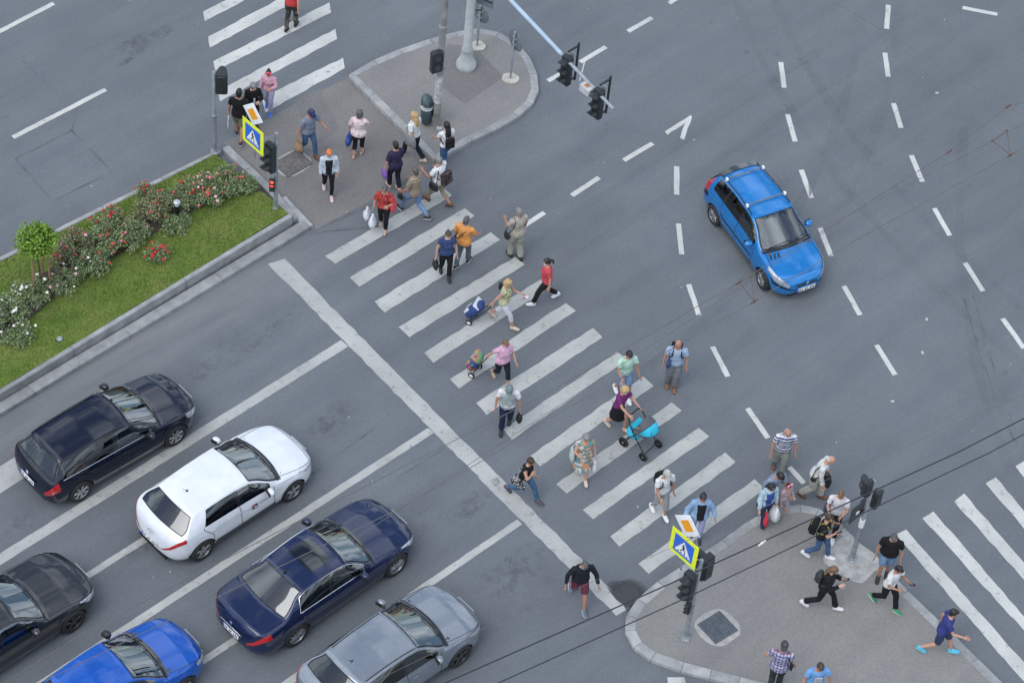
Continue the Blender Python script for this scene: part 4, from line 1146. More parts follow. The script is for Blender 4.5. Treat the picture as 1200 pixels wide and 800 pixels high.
    # door mirrors, handles
    for s in (1, -1):
        p = surf(P['mir'], .515, 0, s); mb = MB()
        c = p + V((.02, s * .13, .07)); mb.ell(c, (.085, .115, .075), rot(z=s * .25), 12, 8, 0)
        mb.box(p + V((0, s * .03, .025)), (.06, .10, .04), rot(x=s * .3), .012, 1, 1)
        mb.box(c + V((-.075, 0, 0)), (.03, .17, .11), rot(z=s * .25), .02, 2, 1)
        mb.build('wing_mirror', [P.get('mirm', paintm), BLACK], R)
        for d in P['handles']:
            mb = MB(); mb.box(surf(d, P.get('hv', .43), .022, s), (.19, .018, .026), None, .008, 1); mb.build('door_handle', P.get('handm', paintm), R)
    # bumper trim at nose and tail
    for nm, dA, v0, v1, m in P.get('strips', []):
        for s in (1, -1):
            patch(nm, lambda a_, b_: (dA[0] + (dA[1] - dA[0]) * a_, v0 + (v1 - v0) * b_), 14, 2, m, s, .008)
    # wipers
    mb = MB()
    for y0, y1, e in ((.05, .62, .06), (-.5, .08, .06)):
        pts = []
        for k in range(6):
            y = y0 + (y1 - y0) * k / 5; q = 1 - min(.999, abs(y) / (sec(cw[0] + .06, .75).y))
            p = surf(cw[0] + .05 + e * k / 5, .75 + .25 * q, .02, 1 if y >= 0 else -1); pts.append(p)
        mb.tube(pts, .009, 5)
    build_each(mb, 'wiper', BLACK, R)
    # cabin
    fl_ = MB(); x0, x1 = xn - cw[0] - .2, xn - (lastw + .1)
    fl_.box(((x0 + x1) / 2, 0, .30), (x0 - x1, W * .80, .06)); fl_.box((0, 0, .24), (wb + fo + .6, W * .52, .12)); fl_.build('cabin_floor', UNDER, R)
    mb = MB(); zd = cw[1] - .06
    mb.box((xn - cw[0] - .16, 0, zd - .06), (.62, W * .76, .18), rot(y=.06), .05, 2); mb.ell((xn - cw[0] - .38, .36, zd + .02), (.14, .2, .06), None, 10, 6); mb.build('dashboard', DASH, R)
    mb = MB(); sc_ = V((xn - cw[0] - .62, .36, zd - .02)); Q = rot(y=-1.15)
    ring = [sc_ + Q @ V((.18 * math.cos(t * PI / 10), .18 * math.sin(t * PI / 10), 0)) for t in range(21)]; mb.tube(ring, .014, 6); mb.tube([ring[0], ring[10]], .014, 6); mb.tube([sc_, ring[5]], .014, 6); mb.ell(sc_, (.05, .05, .03), Q, 8, 5)
    mb.build('steering_wheel', BLACK, R)
    fs = xn - cw[0] - 1.12
    for y in (.36, -.36):
        mb = MB(); mb.box((fs, y, .50), (.50, .48, .16), None, .05, 2); mb.box((fs - .30, y, .82), (.15, .46, .62), rot(y=-.22), .06, 2); mb.box((fs - .39, y, 1.2), (.10, .26, .18), rot(y=-.15), .04, 2); mb.build('front_seat', SEATM, R)
    mb = MB(); rs_ = fs - .85; mb.box((rs_, 0, .50), (.48, W * .72, .16), None, .05, 2); mb.box((rs_ - .30, 0, .80), (.14, W * .70, .56), rot(y=-.3), .06, 2)
    for y in (-.4, .4): mb.box((rs_ - .40, y, 1.1), (.10, .24, .12), rot(y=-.3), .03, 2)
    mb.build('rear_seat', SEATM, R)
    mb = MB(); bx = rs_ - .42; ex = xn - L + .25
    if bx - ex > .1: mb.box(((bx + ex) / 2, 0, min(zs(rb[0]) - .12, .86)), (bx - ex, W * .70, .04), None, .01, 1)
    else: mb.box((bx, 0, .8), (.2, W * .6, .04))
    mb.build('parcel_shelf', DARKIN, R)
    C = Car(); C.R, C.surf, C.xn, C.L, C.W, C.sec, C.fs, C.zt = R, surf, xn, L, W, sec, fs, zt
    return C

def antenna(C, d, kind='fin'):
    p = C.surf(d, 1.0, 0); mb = MB()
    if kind == 'fin': mb.loft([(p + V((0, 0, -.01)), V((.085, 0, 0)), V((0, .025, 0))), (p + V((-.02, 0, .03)), V((.05, 0, 0)), V((0, .014, 0))), (p + V((-.05, 0, .06)), V((.015, 0, 0)), V((0, .006, 0)))], 10)
    else: mb.ell(p, (.035, .03, .02), None, 8, 5); mb.tube([p, p + V((-.12, 0, .16))], .006, 5)
    mb.build('antenna', BLACK, C.R)

# shared shapes ---------------------------------------------------
def hatch_profile(L, H, fo, wb, hood=.98, cowl=1.12, rf=1.98, rr=3.55, rb=4.10, zrb=1.04, tailz=.98, bel=(.86, .95)):
    top = [(0, .46), (.02, .60), (.08, .70), (.22, .79), (.55, hood - .10), (cowl, hood), (rf, H - .045), (rf + .35, H - .01), ((rf + rr) / 2, H), (rr - .3, H - .035), (rr, H - .075), (rb, zrb), (L - .10, tailz), (L - .03, .86), (L, .55)]
    belt = [(0, .44), (.02, .57), (.10, .64), (.4, .74), (cowl, bel[0] + .03), (rf, bel[0] + .03), (rr, bel[1]), (rb, min(bel[1] + .01, zrb - .06)), (L - .08, tailz - .10), (L, .50)]
    wr = [(0, .80), (cowl, .83), (rf, .70), (rf + .5, .675), (rr, .655), (rb, .72), (L, .80)]
    return dict(L=L, H=H, fo=fo, top=top, belt=belt, wr=wr, cowl=(cowl, hood), rf=(rf, H), rr=(rr, H), rb=(rb, zrb))

# 1 black estate car ------------------------------------------------
P1 = hatch_profile(4.42, 1.48, .88, 2.703, .99, 1.18, 2.00, 3.90, 4.27, 1.02, .96, (.88, .96)); P1.update(W=1.73, skew=.06, rbow=.06, wins=[(1.42, 2.42), (2.52, 3.34), (3.42, 3.94)], doors=[1.40, 2.46, 3.36], handles=[2.25, 3.2], mir=1.55, hl=(.10, .46, .40, .64, .03), tl=[(.03, .30, .34, .56)], chrome='belt', spokes=7, twin=True, spw=.035, LR=.30, Rw=.32, crown=.045)
P1['strips'] = [('bumper_strip', (4.42 - .2, 4.417), .38, .41, CHROME)]
PT1 = paint('paint_blue_black', (.006, .009, .022), .2, .25)
C1 = car('estate_car', 'glossy black estate car with red tail lamps waiting nearest the grass median', (205.9, 512.2), (96.2, 576.6), P1, PT1, 2.703)
for s in (1, -1):
    mb = MB(); mb.tube([C1.surf(2.15 + k * .22, .757, .03, s) for k in range(9)], .014, 6); mb.build('roof_rail', BLACK, C1.R)
mb = MB(); c = V((C1.xn - 4.42 - .03, 0, .90)); mb.tube([c + V((0, .055 * math.cos(t * PI / 8), .055 * math.sin(t * PI / 8))) for t in range(17)], .008, 6); mb.tube([c + V((0, .05, -.012)), c + V((0, .01, .012)), c + V((0, -.01, -.012)), c + V((0, -.05, .012))], .007, 5); mb.build('emblem', CHROME, C1.R)

# 2 white hatchback -------------------------------------------------
P2 = hatch_profile(4.36, 1.447, .90, 2.669, .97, 1.18, 2.02, 3.62, 4.12, 1.05, 1.00, (.88, .99)); P2.update(W=1.85, skew=.26, rbow=.13, rg=glass_mat('rear_glass_white_car', (.10, .12, .13), .03), wins=[(1.46, 2.36), (2.44, 3.26)], doors=[1.36, 2.40, 3.28], handles=[2.22, 3.1], mir=1.58, hl=(.08, .62, .42, .58, .05), tl=[(.015, .34, .44, .56), (.001, .04, .46, .54)], spokes=5, spw=.07, LR=.55, Rw=.325, crown=.055, rpz=.58)
PT2 = paint('paint_white', (.64, .66, .69), 0, .3)
C2 = car('hatchback', 'glossy white hatchback with small door emblem waiting in the second lane', (343.6, 576.6), (239.3, 645.4), P2, PT2, 2.669)
antenna(C2, 3.28, 'whip')
mb = MB()
c0 = C2.surf(1.98, .36, .012, -1); Q = rot()
mb.box(c0, (.15, .008, .15), None, 0, 1, 0); mb.box(c0 + V((-.03, -.006, .04)), (.09, .004, .05), None, 0, 1, 1); mb.box(c0 + V((-.055, -.006, -.02)), (.03, .004, .1), None, 0, 1, 2); mb.box(c0 + V((.02, -.006, -.02)), (.06, .004, .06), None, 0, 1, 3)
for k in range(9): mb.box(c0 + V((.16 + .055 * k, 0, .01 + .004 * (k % 2))), (.04, .006, .05), None, 0, 1, 4)
mb.build('door_emblem', [PLATEK, LAMP_R, mat('emblem_green', (.02, .25, .08), .5), PLATEW, mat('emblem_grey', (.38, .40, .42), .5)], C2.R)
mb = MB(); c = V((C2.xn - 4.36 - .035, 0, .86)); d4 = [V((0, .055, 0)), V((0, 0, .08)), V((0, -.055, 0)), V((0, 0, -.08)), V((0, .055, 0))]; mb.tube([c + q for q in d4], .012, 5); mb.build('emblem', CHROME, C2.R)

# 3 navy saloon -----------------------------------------------------
L3, H3 = 4.95, 1.47
P3 = dict(L=L3, H=H3, fo=.86, cowl=(1.45, .99), rf=(2.22, H3), rr=(3.45, H3), rb=(4.18, 1.09),
          top=[(0, .46), (.02, .60), (.08, .70), (.3, .81), (.8, .92), (1.45, .99), (2.22, H3 - .05), (2.6, H3), (3.0, H3 - .003), (3.45, H3 - .06), (4.18, 1.09), (4.5, 1.07), (L3 - .10, 1.055), (L3 - .04, .9), (L3, .56)],
          belt=[(0, .44), (.02, .57), (.10, .65), (.5, .78), (1.45, .90), (2.5, .93), (3.6, .98), (4.3, .985), (L3 - .1, .93), (L3, .5)],
          wr=[(0, .8), (1.45, .83), (2.22, .69), (2.9, .665), (3.45, .66), (4.18, .75), (L3, .8)],
          W=1.86, wins=[(1.72, 2.68), (2.76, 3.56)], doors=[1.64, 2.72, 3.66], handles=[2.55, 3.5], mir=1.86, hl=(.08, .62, .42, .60, .04), tl=[(.02, .38, .42, .56)], chrome='full', spokes=10, spw=.035, LR=.50, Rw=.345, crown=.05, rpz=.62, sunroof=(2.42, 3.02), trunkseam=True, rg=glass_mat('rear_glass', (.08, .10, .11), .05))
PT3 = paint('paint_navy', (.010, .018, .060), .25, .25)
C3 = car('saloon_car', 'dark navy saloon with sunroof and chrome window line in the third lane', (466.5, 663.3), (347.7, 747), P3, PT3, 2.97)
antenna(C3, 3.38)
mb = MB(); c = V((C3.xn - L3 - .03, 0, .93)); mb.lathe([(.045, 0), (.045, .012), (.001, .014)], c, 18, 0, rot(y=-PI / 2)); mb.lathe([(.033, .013), (.033, .016), (.001, .017)], c, 18, 1, rot(y=-PI / 2)); mb.build('emblem', [CHROME, PLATEB], C3.R)
mb = MB(); mb.box(V((C3.xn - L3 - .045, 0, .80)), (.02, .70, .025), None, .006, 1); mb.build('boot_trim', CHROME, C3.R)

# 4 dark grey saloon at the left edge --------------------------------
P4 = dict(P3); L4 = 4.80; P4.update(L=L4, fo=.90, H=1.43, W=1.84, chrome=None, spokes=5, spw=.05, twin=True, Rw=.335, hl=(.10, .58, .40, .56, .05), rb=(4.05, 1.05), rr=(3.4, 1.43), rf=(2.2, 1.43), sunroof=(2.5, 2.95))
P4.pop('sunroof'); P4['wins'] = [(1.70, 2.62), (2.70, 3.46)]; P4['doors'] = [1.62, 2.66, 3.56]; P4['handles'] = [2.46, 3.4]; P4['rg'] = GLASS_D; P4['mirm'] = GLOSSB
P4['top'] = [(0, .46), (.02, .60), (.08, .70), (.3, .80), (.8, .91), (1.45, .98), (2.2, 1.38), (2.6, 1.43), (3.0, 1.425), (3.4, 1.37), (4.05, 1.05), (4.4, 1.03), (L4 - .1, 1.01), (L4 - .04, .88), (L4, .56)]
P4['belt'] = [(0, .44), (.02, .57), (.10, .65), (.5, .77), (1.45, .89), (2.5, .92), (3.6, .955), (4.2, .95), (L4 - .1, .9), (L4, .5)]
P4['heading'] = img_angle((60, 740), (104, -68)); P4['alloy'] = mat('dark_alloy', (.10, .10, .105), .35, .8)
C4 = car('saloon_car', 'matt charcoal grey saloon cut off by the left photo edge', (86.8, 730), None, P4, paint('paint_charcoal', (.022, .024, .029), .2, .38), 2.85)
mb = MB(); p = C4.surf(2.0, .88, -.03, 1); mb.box(p, (.09, .09, .004), rot(y=.55), 0); mb.build('windscreen_sticker', WHITE, C4.R)

# 5 bright blue saloon at the bottom ---------------------------------
P5 = hatch_profile(4.25, 1.51, .84, 2.63, .99, 1.15, 1.95, 3.3, 3.75, 1.08, 1.03, (.88, .94)); P5.update(W=1.74, wins=[(1.45, 2.30), (2.40, 3.10)], doors=[1.34, 2.35, 3.2], handles=[2.1, 3.0], mir=1.5, hl=(.08, .36, .44, .66, .0), tl=[(.02, .3, .4, .56)], spokes=6, Rw=.31, crown=.05, mirm=BLACK, handm=BLACK)
P5['heading'] = img_angle((200, 770), (110, -71))
C5 = car('saloon_car', 'bright cobalt blue car with black mirrors cut off by the bottom photo edge', (216, 806), None, P5, paint('paint_cobalt', (.008, .085, .40), .25, .28), 2.63)

# 6 grey hatchback ----------------------------------------------------
P6 = hatch_profile(4.45, 1.48, .93, 2.70, 1.01, 1.22, 2.02, 3.60, 4.10, 1.06, 1.0, (.90, 1.0)); P6.update(W=1.84, wins=[(1.50, 2.40), (2.49, 3.40)], doors=[1.40, 2.44, 3.42], handles=[2.22, 3.2], mir=1.60, hl=(.10, .58, .42, .56, .06), tl=[(.02, .36, .44, .56, .03)], spokes=5, twin=True, spw=.04, Rw=.335, crown=.05, LR=.5, rg=GLASS_D)
P6['heading'] = img_angle((470, 740), (118, -82)); P6['alloy'] = mat('dark_alloy', (.10, .10, .105), .35, .8)
C6 = car('hatchback', 'metallic steel grey hatchback in the lane beside the bottom corner pavement', (540.1, 770.5), None, P6, paint('paint_steel_grey', (.21, .235, .27), .45, .27), 2.70)
antenna(C6, 3.36, 'whip')
for s in (1, -1):
    mb = MB(); mb.tube([C6.surf(2.06 + k * .20, .765, .004, s) for k in range(8)], .012, 6); mb.build('roof_seam', BLACK, C6.R)

# 7 blue small estate crossing the junction ----------------------------
P7 = hatch_profile(4.03, 1.46, .79, 2.442, .98, 1.06, 1.86, 3.58, 3.92, .98, .92, (.86, .93)); P7.update(W=1.66, skew=.07, rbow=.08, wins=[(1.36, 2.16), (2.24, 2.92), (3.00, 3.50)], doors=[1.26, 2.20, 2.96], handles=[2.0, 2.84], mir=1.42, hl=(.07, .62, .40, .70, .02), tl=[(.03, .34, .40, .74)], spokes=8, spw=.04, Rw=.295, crown=.045, steer=-.12, LF=.8, pf=2.8, LR=.26, handm=paint('paint_blue_handles', (.008, .12, .40)), rub=True, fpz=.44, rpz=.6)
PT7 = paint('paint_azure', (.014, .185, .50), .35, .25)
P7['strips'] = [('bumper_strip', (.004, .42), .30, .37, BLACK), ('bumper_strip', (4.03 - .35, 4.026), .28, .38, BLACK)]
C7 = car('small_estate_car', 'bright blue small estate car with roof bars turning across the junction', (891.8, 327.5), (835.4, 252.7), P7, PT7, 2.442, .29)
for s in (1, -1):
    mb = MB(); mb.tube([C7.surf(1.98 + k * .2, .757, .035, s) for k in range(9)], .014, 6)
    for d in (2.0, 2.8, 3.55): mb.tube([C7.surf(d, .757, .0, s), C7.surf(d, .757, .04, s)], .014, 6)
    mb.build('roof_rail', BLACK, C7.R)
for d in (2.25, 3.30):
    mb = MB(); a_, b_ = C7.surf(d, .757, .06, 1), C7.surf(d, .757, .06, -1); up_ = V((0, 0, .035)); mb.tube([a_ + up_ + V((0, .05, 0)), b_ + up_ - V((0, .05, 0))], .017, 8, 0)
    for p in (a_, b_): mb.box(p + V((0, 0, .01)), (.09, .07, .09), None, .015, 1, 1)
    mb.build('roof_bar', [mat('bar_grey', (.22, .23, .24), .4, .6), WHITE], C7.R)
mb = MB()
for k in range(3): mb.box(C7.surf(.86 - .0 * k, .80 + .035 * k, .004, -1) + V((.0, 0, 0)), (.16, .045, .01), rot(z=-.35, y=.12), .003, 1)
mb.build('bonnet_vent', BLACK, C7.R)
mb = MB(); c = V((C7.xn + .035, 0, .62))
lion = [(-.02, -.05), (.01, -.05), (.015, -.01), (.035, .02), (.03, .05), (0, .06), (-.025, .045), (-.02, .015), (-.04, -.01)]
mb.prism(lion, 0, .012, 0, rot(y=PI / 2) @ rot(z=PI / 2), c); mb.build('emblem', CHROME, C7.R)
mb = MB(); mb.box((C7.xn + .02, 0, .60), (.03, .62, .05), None, .01, 1); mb.build('grille', BLACK, C7.R)
mb = MB(); s_ = MB()
for k in range(13):
    q = k / 12; p = C7.surf(3.50, .757 + .243 * (1 - abs(2 * q - 1)), .02, 1 if q < .5 else -1); s_.v.append(tuple(p)); p2 = C7.surf(3.66, .757 + .243 * (1 - abs(2 * q - 1)), .03, 1 if q < .5 else -1); s_.v.append(tuple(p2 + V((-.02, 0, .05))))
for k in range(12): s_.f.append((2 * k, 2 * k + 1, 2 * k + 3, 2 * k + 2)); s_.m.append(0)
s_.build('tailgate_spoiler', GLOSSB, C7.R)
# ------------------------------------------------------------------ people
SKIN = {'a': mat('skin', (.46, .25, .17), .55, var=.06, vs=14), 'b': mat('skin_tan', (.36, .18, .115), .55, var=.06, vs=14), 'c': mat('skin_pale', (.54, .33, .245), .55, var=.06, vs=14)}
EYE = mat('eye_dark', (.03, .02, .018), .3); LIP = mat('lip', (.33, .12, .10), .5)
MASKM = mat('face_mask', (.40, .58, .66), .8, var=.08)
HAIRC = {'black': (.010, .009, .009), 'brown': (.045, .026, .016), 'grey': (.19, .185, .18), 'dgrey': (.075, .073, .072), 'white': (.48, .46, .44), 'blonde': (.42, .28, .13), 'lbrown': (.14, .08, .045), 'orange': (.62, .16, .03)}
def hair_mat(k):
    key = 'hair_' + k
    if key in _mats: return _mats[key]
    c = HAIRC[k]; mt, t, b = new_mat(key); co = coords(t)
    mp = nn(t, 'ShaderNodeMapping'); mp.inputs['Scale'].default_value = (60, 60, 8); t.links.new(co, mp.inputs[0])
    t.links.new(ramp(t, noise(t, mp.outputs[0], 1, 3), [(.3, tuple(x * .6 for x in c)), (.7, tuple(min(1, x * 1.4) for x in c))]), b.inputs['Base Color'])
    b.inputs['Roughness'].default_value = .5; _mats[key] = mt; return mt
def cloth(name, c, kind='plain', c2=None, c3=None, s=1.0):
    key = 'cloth_' + name
    if key in _mats: return _mats[key]
    def ds_(q):
        if q is None: return None
        l = .3 * q[0] + .6 * q[1] + .1 * q[2]; return tuple(x * .87 + l * .13 for x in q)
    c, c2, c3 = ds_(c), ds_(c2), ds_(c3)
    mt, t, b = new_mat(key); co = coords(t)
    f = noise(t, co, 7, 4); base = ramp(t, f, [(.3, tuple(x * .82 for x in c)), (.7, tuple(min(1, x * 1.14) for x in c))])
    sep = t.nodes.new('ShaderNodeSeparateXYZ'); t.links.new(co, sep.inputs[0])
    def wave(axis, period, duty):
        q = math_n(t, 'FRACT', math_n(t, 'DIVIDE', math_n(t, 'ADD', sep.outputs[axis], 5.0), period)); return math_n(t, 'LESS_THAN', q, duty)
    if kind == 'stripe': base = mixc(t, wave(2, .062 * s, .5), base, c2)
    elif kind == 'plaid':
        base = mixc(t, math_n(t, 'MULTIPLY', wave(2, .075 * s, .55), .75), base, c2); base = mixc(t, math_n(t, 'MULTIPLY', wave(1, .075 * s, .5), .6), base, c2); base = mixc(t, math_n(t, 'MULTIPLY', wave(2, .15, .1), .6), base, c3 or c)
    elif kind in ('floral', 'camo'):
        vo = nn(t, 'ShaderNodeTexVoronoi', Scale=(22 if kind == 'floral' else 11) * s); t.links.new(co, vo.inputs['Vector'])
        sc_ = t.nodes.new('ShaderNodeSeparateColor'); t.links.new(vo.outputs['Color'], sc_.inputs[0])
        cols = [c, c2, c3 or c2]; n = len(cols)
        r = ramp(t, sc_.outputs[0], [(0, c), (.42, c2), (.72, c3 or c)]); r.node.color_ramp.interpolation = 'CONSTANT'; base = mixc(t, .9, base, r)
    elif kind == 'denim':
        base = mixc(t, 1, base, ramp(t, noise(t, co, 3.2, 3), [(.35, (.8, .8, .85)), (.7, (1.35, 1.3, 1.2))]), 'MULTIPLY')
    t.links.new(base, b.inputs['Base Color']); b.inputs['Roughness'].default_value = .85; b.inputs['Specular IOR Level'].default_value = .2
    bump(t, noise(t, co, 16, 3), b, .35, .02); _mats[key] = mt; return mt

JOBS = []       # (object, voxel, smooth iterations, wrinkle amplitude, post)
def job(mb, name, mats, parent, vox, sm=4, wr=0.0, post=None):
    o = mb.build(name, mats, parent, smooth=True, ang=0)
    r = o.modifiers.new('r', 'REMESH'); r.mode = 'VOXEL'; r.voxel_size = vox; r.use_smooth_shade = True
    s = o.modifiers.new('s', 'SMOOTH'); s.factor = .5; s.iterations = sm
    JOBS.append((o, wr, post)); return o

def hand(mb, wr, d, side, fwd, k, curl=.5):
    """palm with four fingers and a thumb, from wrist along d; fwd: thumb side"""
    d = d.normalized(); th = (fwd - d * fwd.dot(d)).normalized(); n = d.cross(th) * side      # n: back of hand side
    pal = -n
    mb.loft([(wr - d * .02 * k, th * .026 * k, n * .019 * k), (wr + d * .02 * k, th * .033 * k, n * .017 * k), (wr + d * .06 * k, th * .042 * k, n * .016 * k), (wr + d * .09 * k, th * .040 * k, n * .012 * k)], 8)
    for i, (o, L) in enumerate(((.031, .068), (.011, .078), (-.010, .072), (-.030, .055))):
        b = wr + d * .085 * k + th * o * k; a = d; pts = [b]
        for q in range(3):
            a = (a + pal * curl * (.35 + .25 * q)).normalized(); b = b + a * (L * (.42, .33, .25)[q]) * k; pts.append(b)
        mb.tube(pts, [.0095 * k, .009 * k, .008 * k, .0055 * k], 6)
    b = wr + d * .03 * k + th * .030 * k; a = (d * .6 + th * .75 + pal * .3).normalized(); pts = [b, b + a * .035 * k, b + a * .035 * k + (a + d * .5).normalized() * .03 * k, b + a * .035 * k + (a * .6 + d * .8).normalized() * .055 * k]
    mb.tube(pts, [.012 * k, .0115 * k, .010 * k, .006 * k], 6)

ARMS = {'down': (4, 9, 14, 0), 'back': (-26, 9, 10, 0), 'fwd': (26, 8, 24, .1), 'bag': (3, 12, 8, 0), 'phone': (14, 10, 92, .35), 'face': (38, 16, 125, .35), 'fold': (18, 14, 92, .75), 'push': (42, 9, 26, .12), 'pull': (-34, 12, 8, 0), 'out': (10, 30, 25, 0), 'strap': (12, 20, 118, .45), 'wheel': (48, 10, 40, .1), 'lap': (25, 8, 60, .2)}

class Pn: pass
PEOPLE = []
def person(label, px, d, H=1.70, stride=.0, lead='L', armL=None, armR=None, top=None, bottom=None, shoes=((.05, .05, .05), (.05, .05, .05)), hair=('short', 'brown'), skin='a', mask=False, fat=1.0, fem=False, lean=4, look=10, z=0.0, cap=None, under=None, seat=None, rz=None, loc=None, turn=0, group=None, rearlift=None):
    fat = 1 + (fat - 1) * .62; H *= .985
    k = H / 1.72; P = Pn(); P.k = k
    loc = G(*px, z) if loc is None else V(loc); ang = img_angle(px, d) if rz is None else rz
    R = thing('person', label, 'person', loc, ang, group); P.R = R; P.M = Matrix.Translation(loc) @ Matrix.Rotation(ang, 4, 'Z')
    le = math.radians(lean); u = V((math.sin(le), 0, math.cos(le))); f = V((math.cos(le), 0, -math.sin(le))); Y = V((0, 1, 0))
    LT, LS = .425 * k, .415 * k
    # feet
    if stride > .12:
        lx = {lead: stride / 2, ('R' if lead == 'L' else 'L'): -stride / 2}
    else: lx = {'L': stride / 2 + .02, 'R': -stride / 2}
    feet = {}; hz = 9
    for s, x in lx.items():
        rear = x < 0 and stride > .25
        az = .085 * k + (min(.075, .10 * (stride - .2) / .5) * k if rear else 0)
        feet[s] = (x, az, rear); hz = min(hz, az + math.sqrt(max(.01, ((.995 if rear else .985) * (LT + LS)) ** 2 - (x - (.02 if rear else 0)) ** 2)))
    zp = (hz + .03 * k) if seat is None else seat
    Pv = V((0, 0, zp)); P.zp = zp
    b = fat; hw = .165 * k * (.55 + .45 * b) * (1.05 if fem else 1); sw = (.165 if fem else .182) * k * (.8 + .2 * b)
    def T(z): return Pv + u * z * k
    def torso(e, z0=-.11, z1=.56, flare=0):
        tab = [(-.11, .088, .125), (-.06, .112, .158), (0, .118, .170), (.06, .115, .164), (.15, .103, .140), (.22, .108, .142), (.30, .122, .152), (.38, .120, .168), (.44, .104, .178), (.485, .080, .155), (.52, .058, .085), (.56, .050, .055)]
        out = []
        for (z_, rx, ry) in tab:
            if z_ < z0 - .001 or z_ > z1 + .001: continue
            bb = b if z_ < .30 else (1 + (b - 1) * .45); bel = (1 + (b - 1) * 1.7) if .0 <= z_ <= .25 else bb
            fe = 1.0
            if fem: fe = 1.06 if z_ < .05 else (.93 if .1 < z_ < .25 or z_ > .4 else 1.0)
            ee = e + (flare if z_ < .1 else 0) + (max(0, .0) if z_ < .4 else 0)
            ee = ee if z_ < .5 else e * .4
            sh = f * ((.02 * (b - 1) * 6 if .0 <= z_ <= .25 else 0) + (.015 if fem and .25 < z_ < .35 else 0)) * k
            out.append((T(z_) + sh, f * (rx * bel * k + ee + (.012 * k if fem and .25 < z_ < .35 else 0)), Y * (ry * bb * fe * k + ee)))
        return out
    # joints
    J = {}
    for s, sy in (('L', 1), ('R', -1)):
        hip = Pv + V((0, sy * .088 * k * (1.05 if fem else 1), -.03 * k))
        if seat is None:
            x, az, rear = feet[s]; ank = V((x - (.02 if rear else 0), sy * .088 * k, az))
            dd = ank - hip; D = min(dd.length, (LT + LS) * .999); t = (LT ** 2 - LS ** 2 + D ** 2) / (2 * D); h = math.sqrt(max(0, LT ** 2 - t ** 2))
            dn = dd.normalized(); kn = hip + dn * t + (V((1, 0, 0)) - dn * dn.x).normalized() * h
        else:
            kn = hip + V((LT * .97, sy * .05, .10 * k)); ank = kn + V((.12, 0, -LS * .95)); rear = False
        J['hip' + s], J['kn' + s], J['ank' + s] = hip, kn, ank
        J['pitch' + s] = math.radians(27) * min(1, stride / .6) if rear else (math.radians(-10) if stride > .4 and seat is None else 0)
        sh = T(.455) + Y * sy * sw; J['sh' + s] = sh
        spec = (armL if s == 'L' else armR)
        if spec is None:
            if stride > .25: spec = 'back' if (s == lead) else 'fwd'
            else: spec = 'down'
        a, ab, el, inn = ARMS[spec] if isinstance(spec, str) else spec
        a, ab, el = math.radians(a), math.radians(ab), math.radians(el)
        du = V((math.sin(a) * math.cos(ab), sy * math.sin(ab), -math.cos(a) * math.cos(ab)))
        df = V((math.sin(a + el), sy * (math.sin(ab) * .5 - inn), -math.cos(a + el))).normalized()
        ua, fa = .285 * k, .245 * k
        if fat > 1.1: du = (du + Y * sy * .12).normalized()
        eb = sh + du * ua; wr = eb + df * fa
        J['el' + s], J['wr' + s], J['df' + s] = eb, wr, df; J['hand' + s] = wr + df * .085 * k
    lk = math.radians(look); hu = (u * math.cos(lk) + f * math.sin(lk)).normalized(); hf = (f * math.cos(lk) - u * math.sin(lk)).normalized(); HY = Y
    if turn:
        q = Matrix.Rotation(math.radians(turn), 3, hu); hf = q @ hf; HY = q @ Y
    hc = T(.55) + (u * .4 + hu * .6).normalized() * .125 * k; J['head'] = hc; P.J = J; P.hf, P.hu, P.HY = hf, hu, HY
    # ---- body: one continuous surface
    mb = MB(); mb.loft(torso(0), 16)
    mb.tube([T(.50), hc - hu * .06 * k], [.056 * k, .052 * k], 10)
    mb.loft([(hc + hu * z_ * k + hf * s_ * k, hf * rx * k, HY * ry * k) for z_, rx, ry, s_ in ((-.122, .022, .020, .052), (-.108, .045, .036, .036), (-.08, .066, .052, .018), (-.04, .082, .066, .006), (0, .092, .073, 0), (.04, .096, .076, -.004), (.075, .086, .069, -.006), (.10, .062, .052, -.007), (.116, .026, .022, -.007))], 16)
    mb.ell(hc + hf * .096 * k - hu * .032 * k, (.020 * k, .015 * k, .026 * k), Matrix((hf, HY, hu)).transposed(), 8, 6)
    for sy in (1, -1): mb.ell(hc + HY * sy * .077 * k - hu * .02 * k - hf * .005, (.018 * k, .012 * k, .032 * k), None, 8, 6)
    for s, sy in (('L', 1), ('R', -1)):
        hip, kn, ank, sh, eb, wr = (J[q + s] for q in ('hip', 'kn', 'ank', 'sh', 'el', 'wr'))
        mb.tube([hip, hip.lerp(kn, .45), kn, kn.lerp(ank, .32), ank], [.086 * k * (.6 + .4 * b), .073 * k * (.7 + .3 * b), .053 * k, .055 * k, .036 * k], 10, round_ends=True)
        mb.tube([sh - Y * sy * .03 * k, sh, sh.lerp(eb, .5), eb, eb.lerp(wr, .3), wr], [.05 * k, .052 * k, .043 * k * (.7 + .3 * b), .036 * k, .036 * k, .024 * k], 10, round_ends=True)
        p_ = J['pitch' + s]; fd = V((math.cos(p_), 0, -math.sin(p_))); up_ = V((math.sin(p_), 0, math.cos(p_)))
        mb.loft([(ank + fd * x_ * k - up_ * z_ * k, Y * ry * k, up_ * rz_ * k) for x_, z_, ry, rz_ in ((-.055, .05, .02, .02), (-.035, .045, .033, .036), (.03, .045, .038, .036), (.09, .056, .042, .024), (.15, .066, .036, .015), (.175, .068, .018, .008))], 10)
    hm = MB()
    for s, sy in (('L', 1), ('R', -1)): hand(hm, J['wr' + s], J['df' + s], sy, V((1, 0, 0)) if abs(J['df' + s].x) < .8 else V((0, -sy * .6, .8)), k, .75 if (armL if s == 'L' else armR) in ('bag', 'phone', 'push', 'pull', 'wheel', 'strap') else .4)
    hme = hm.mesh('hands', SKIN[skin], True, 0)
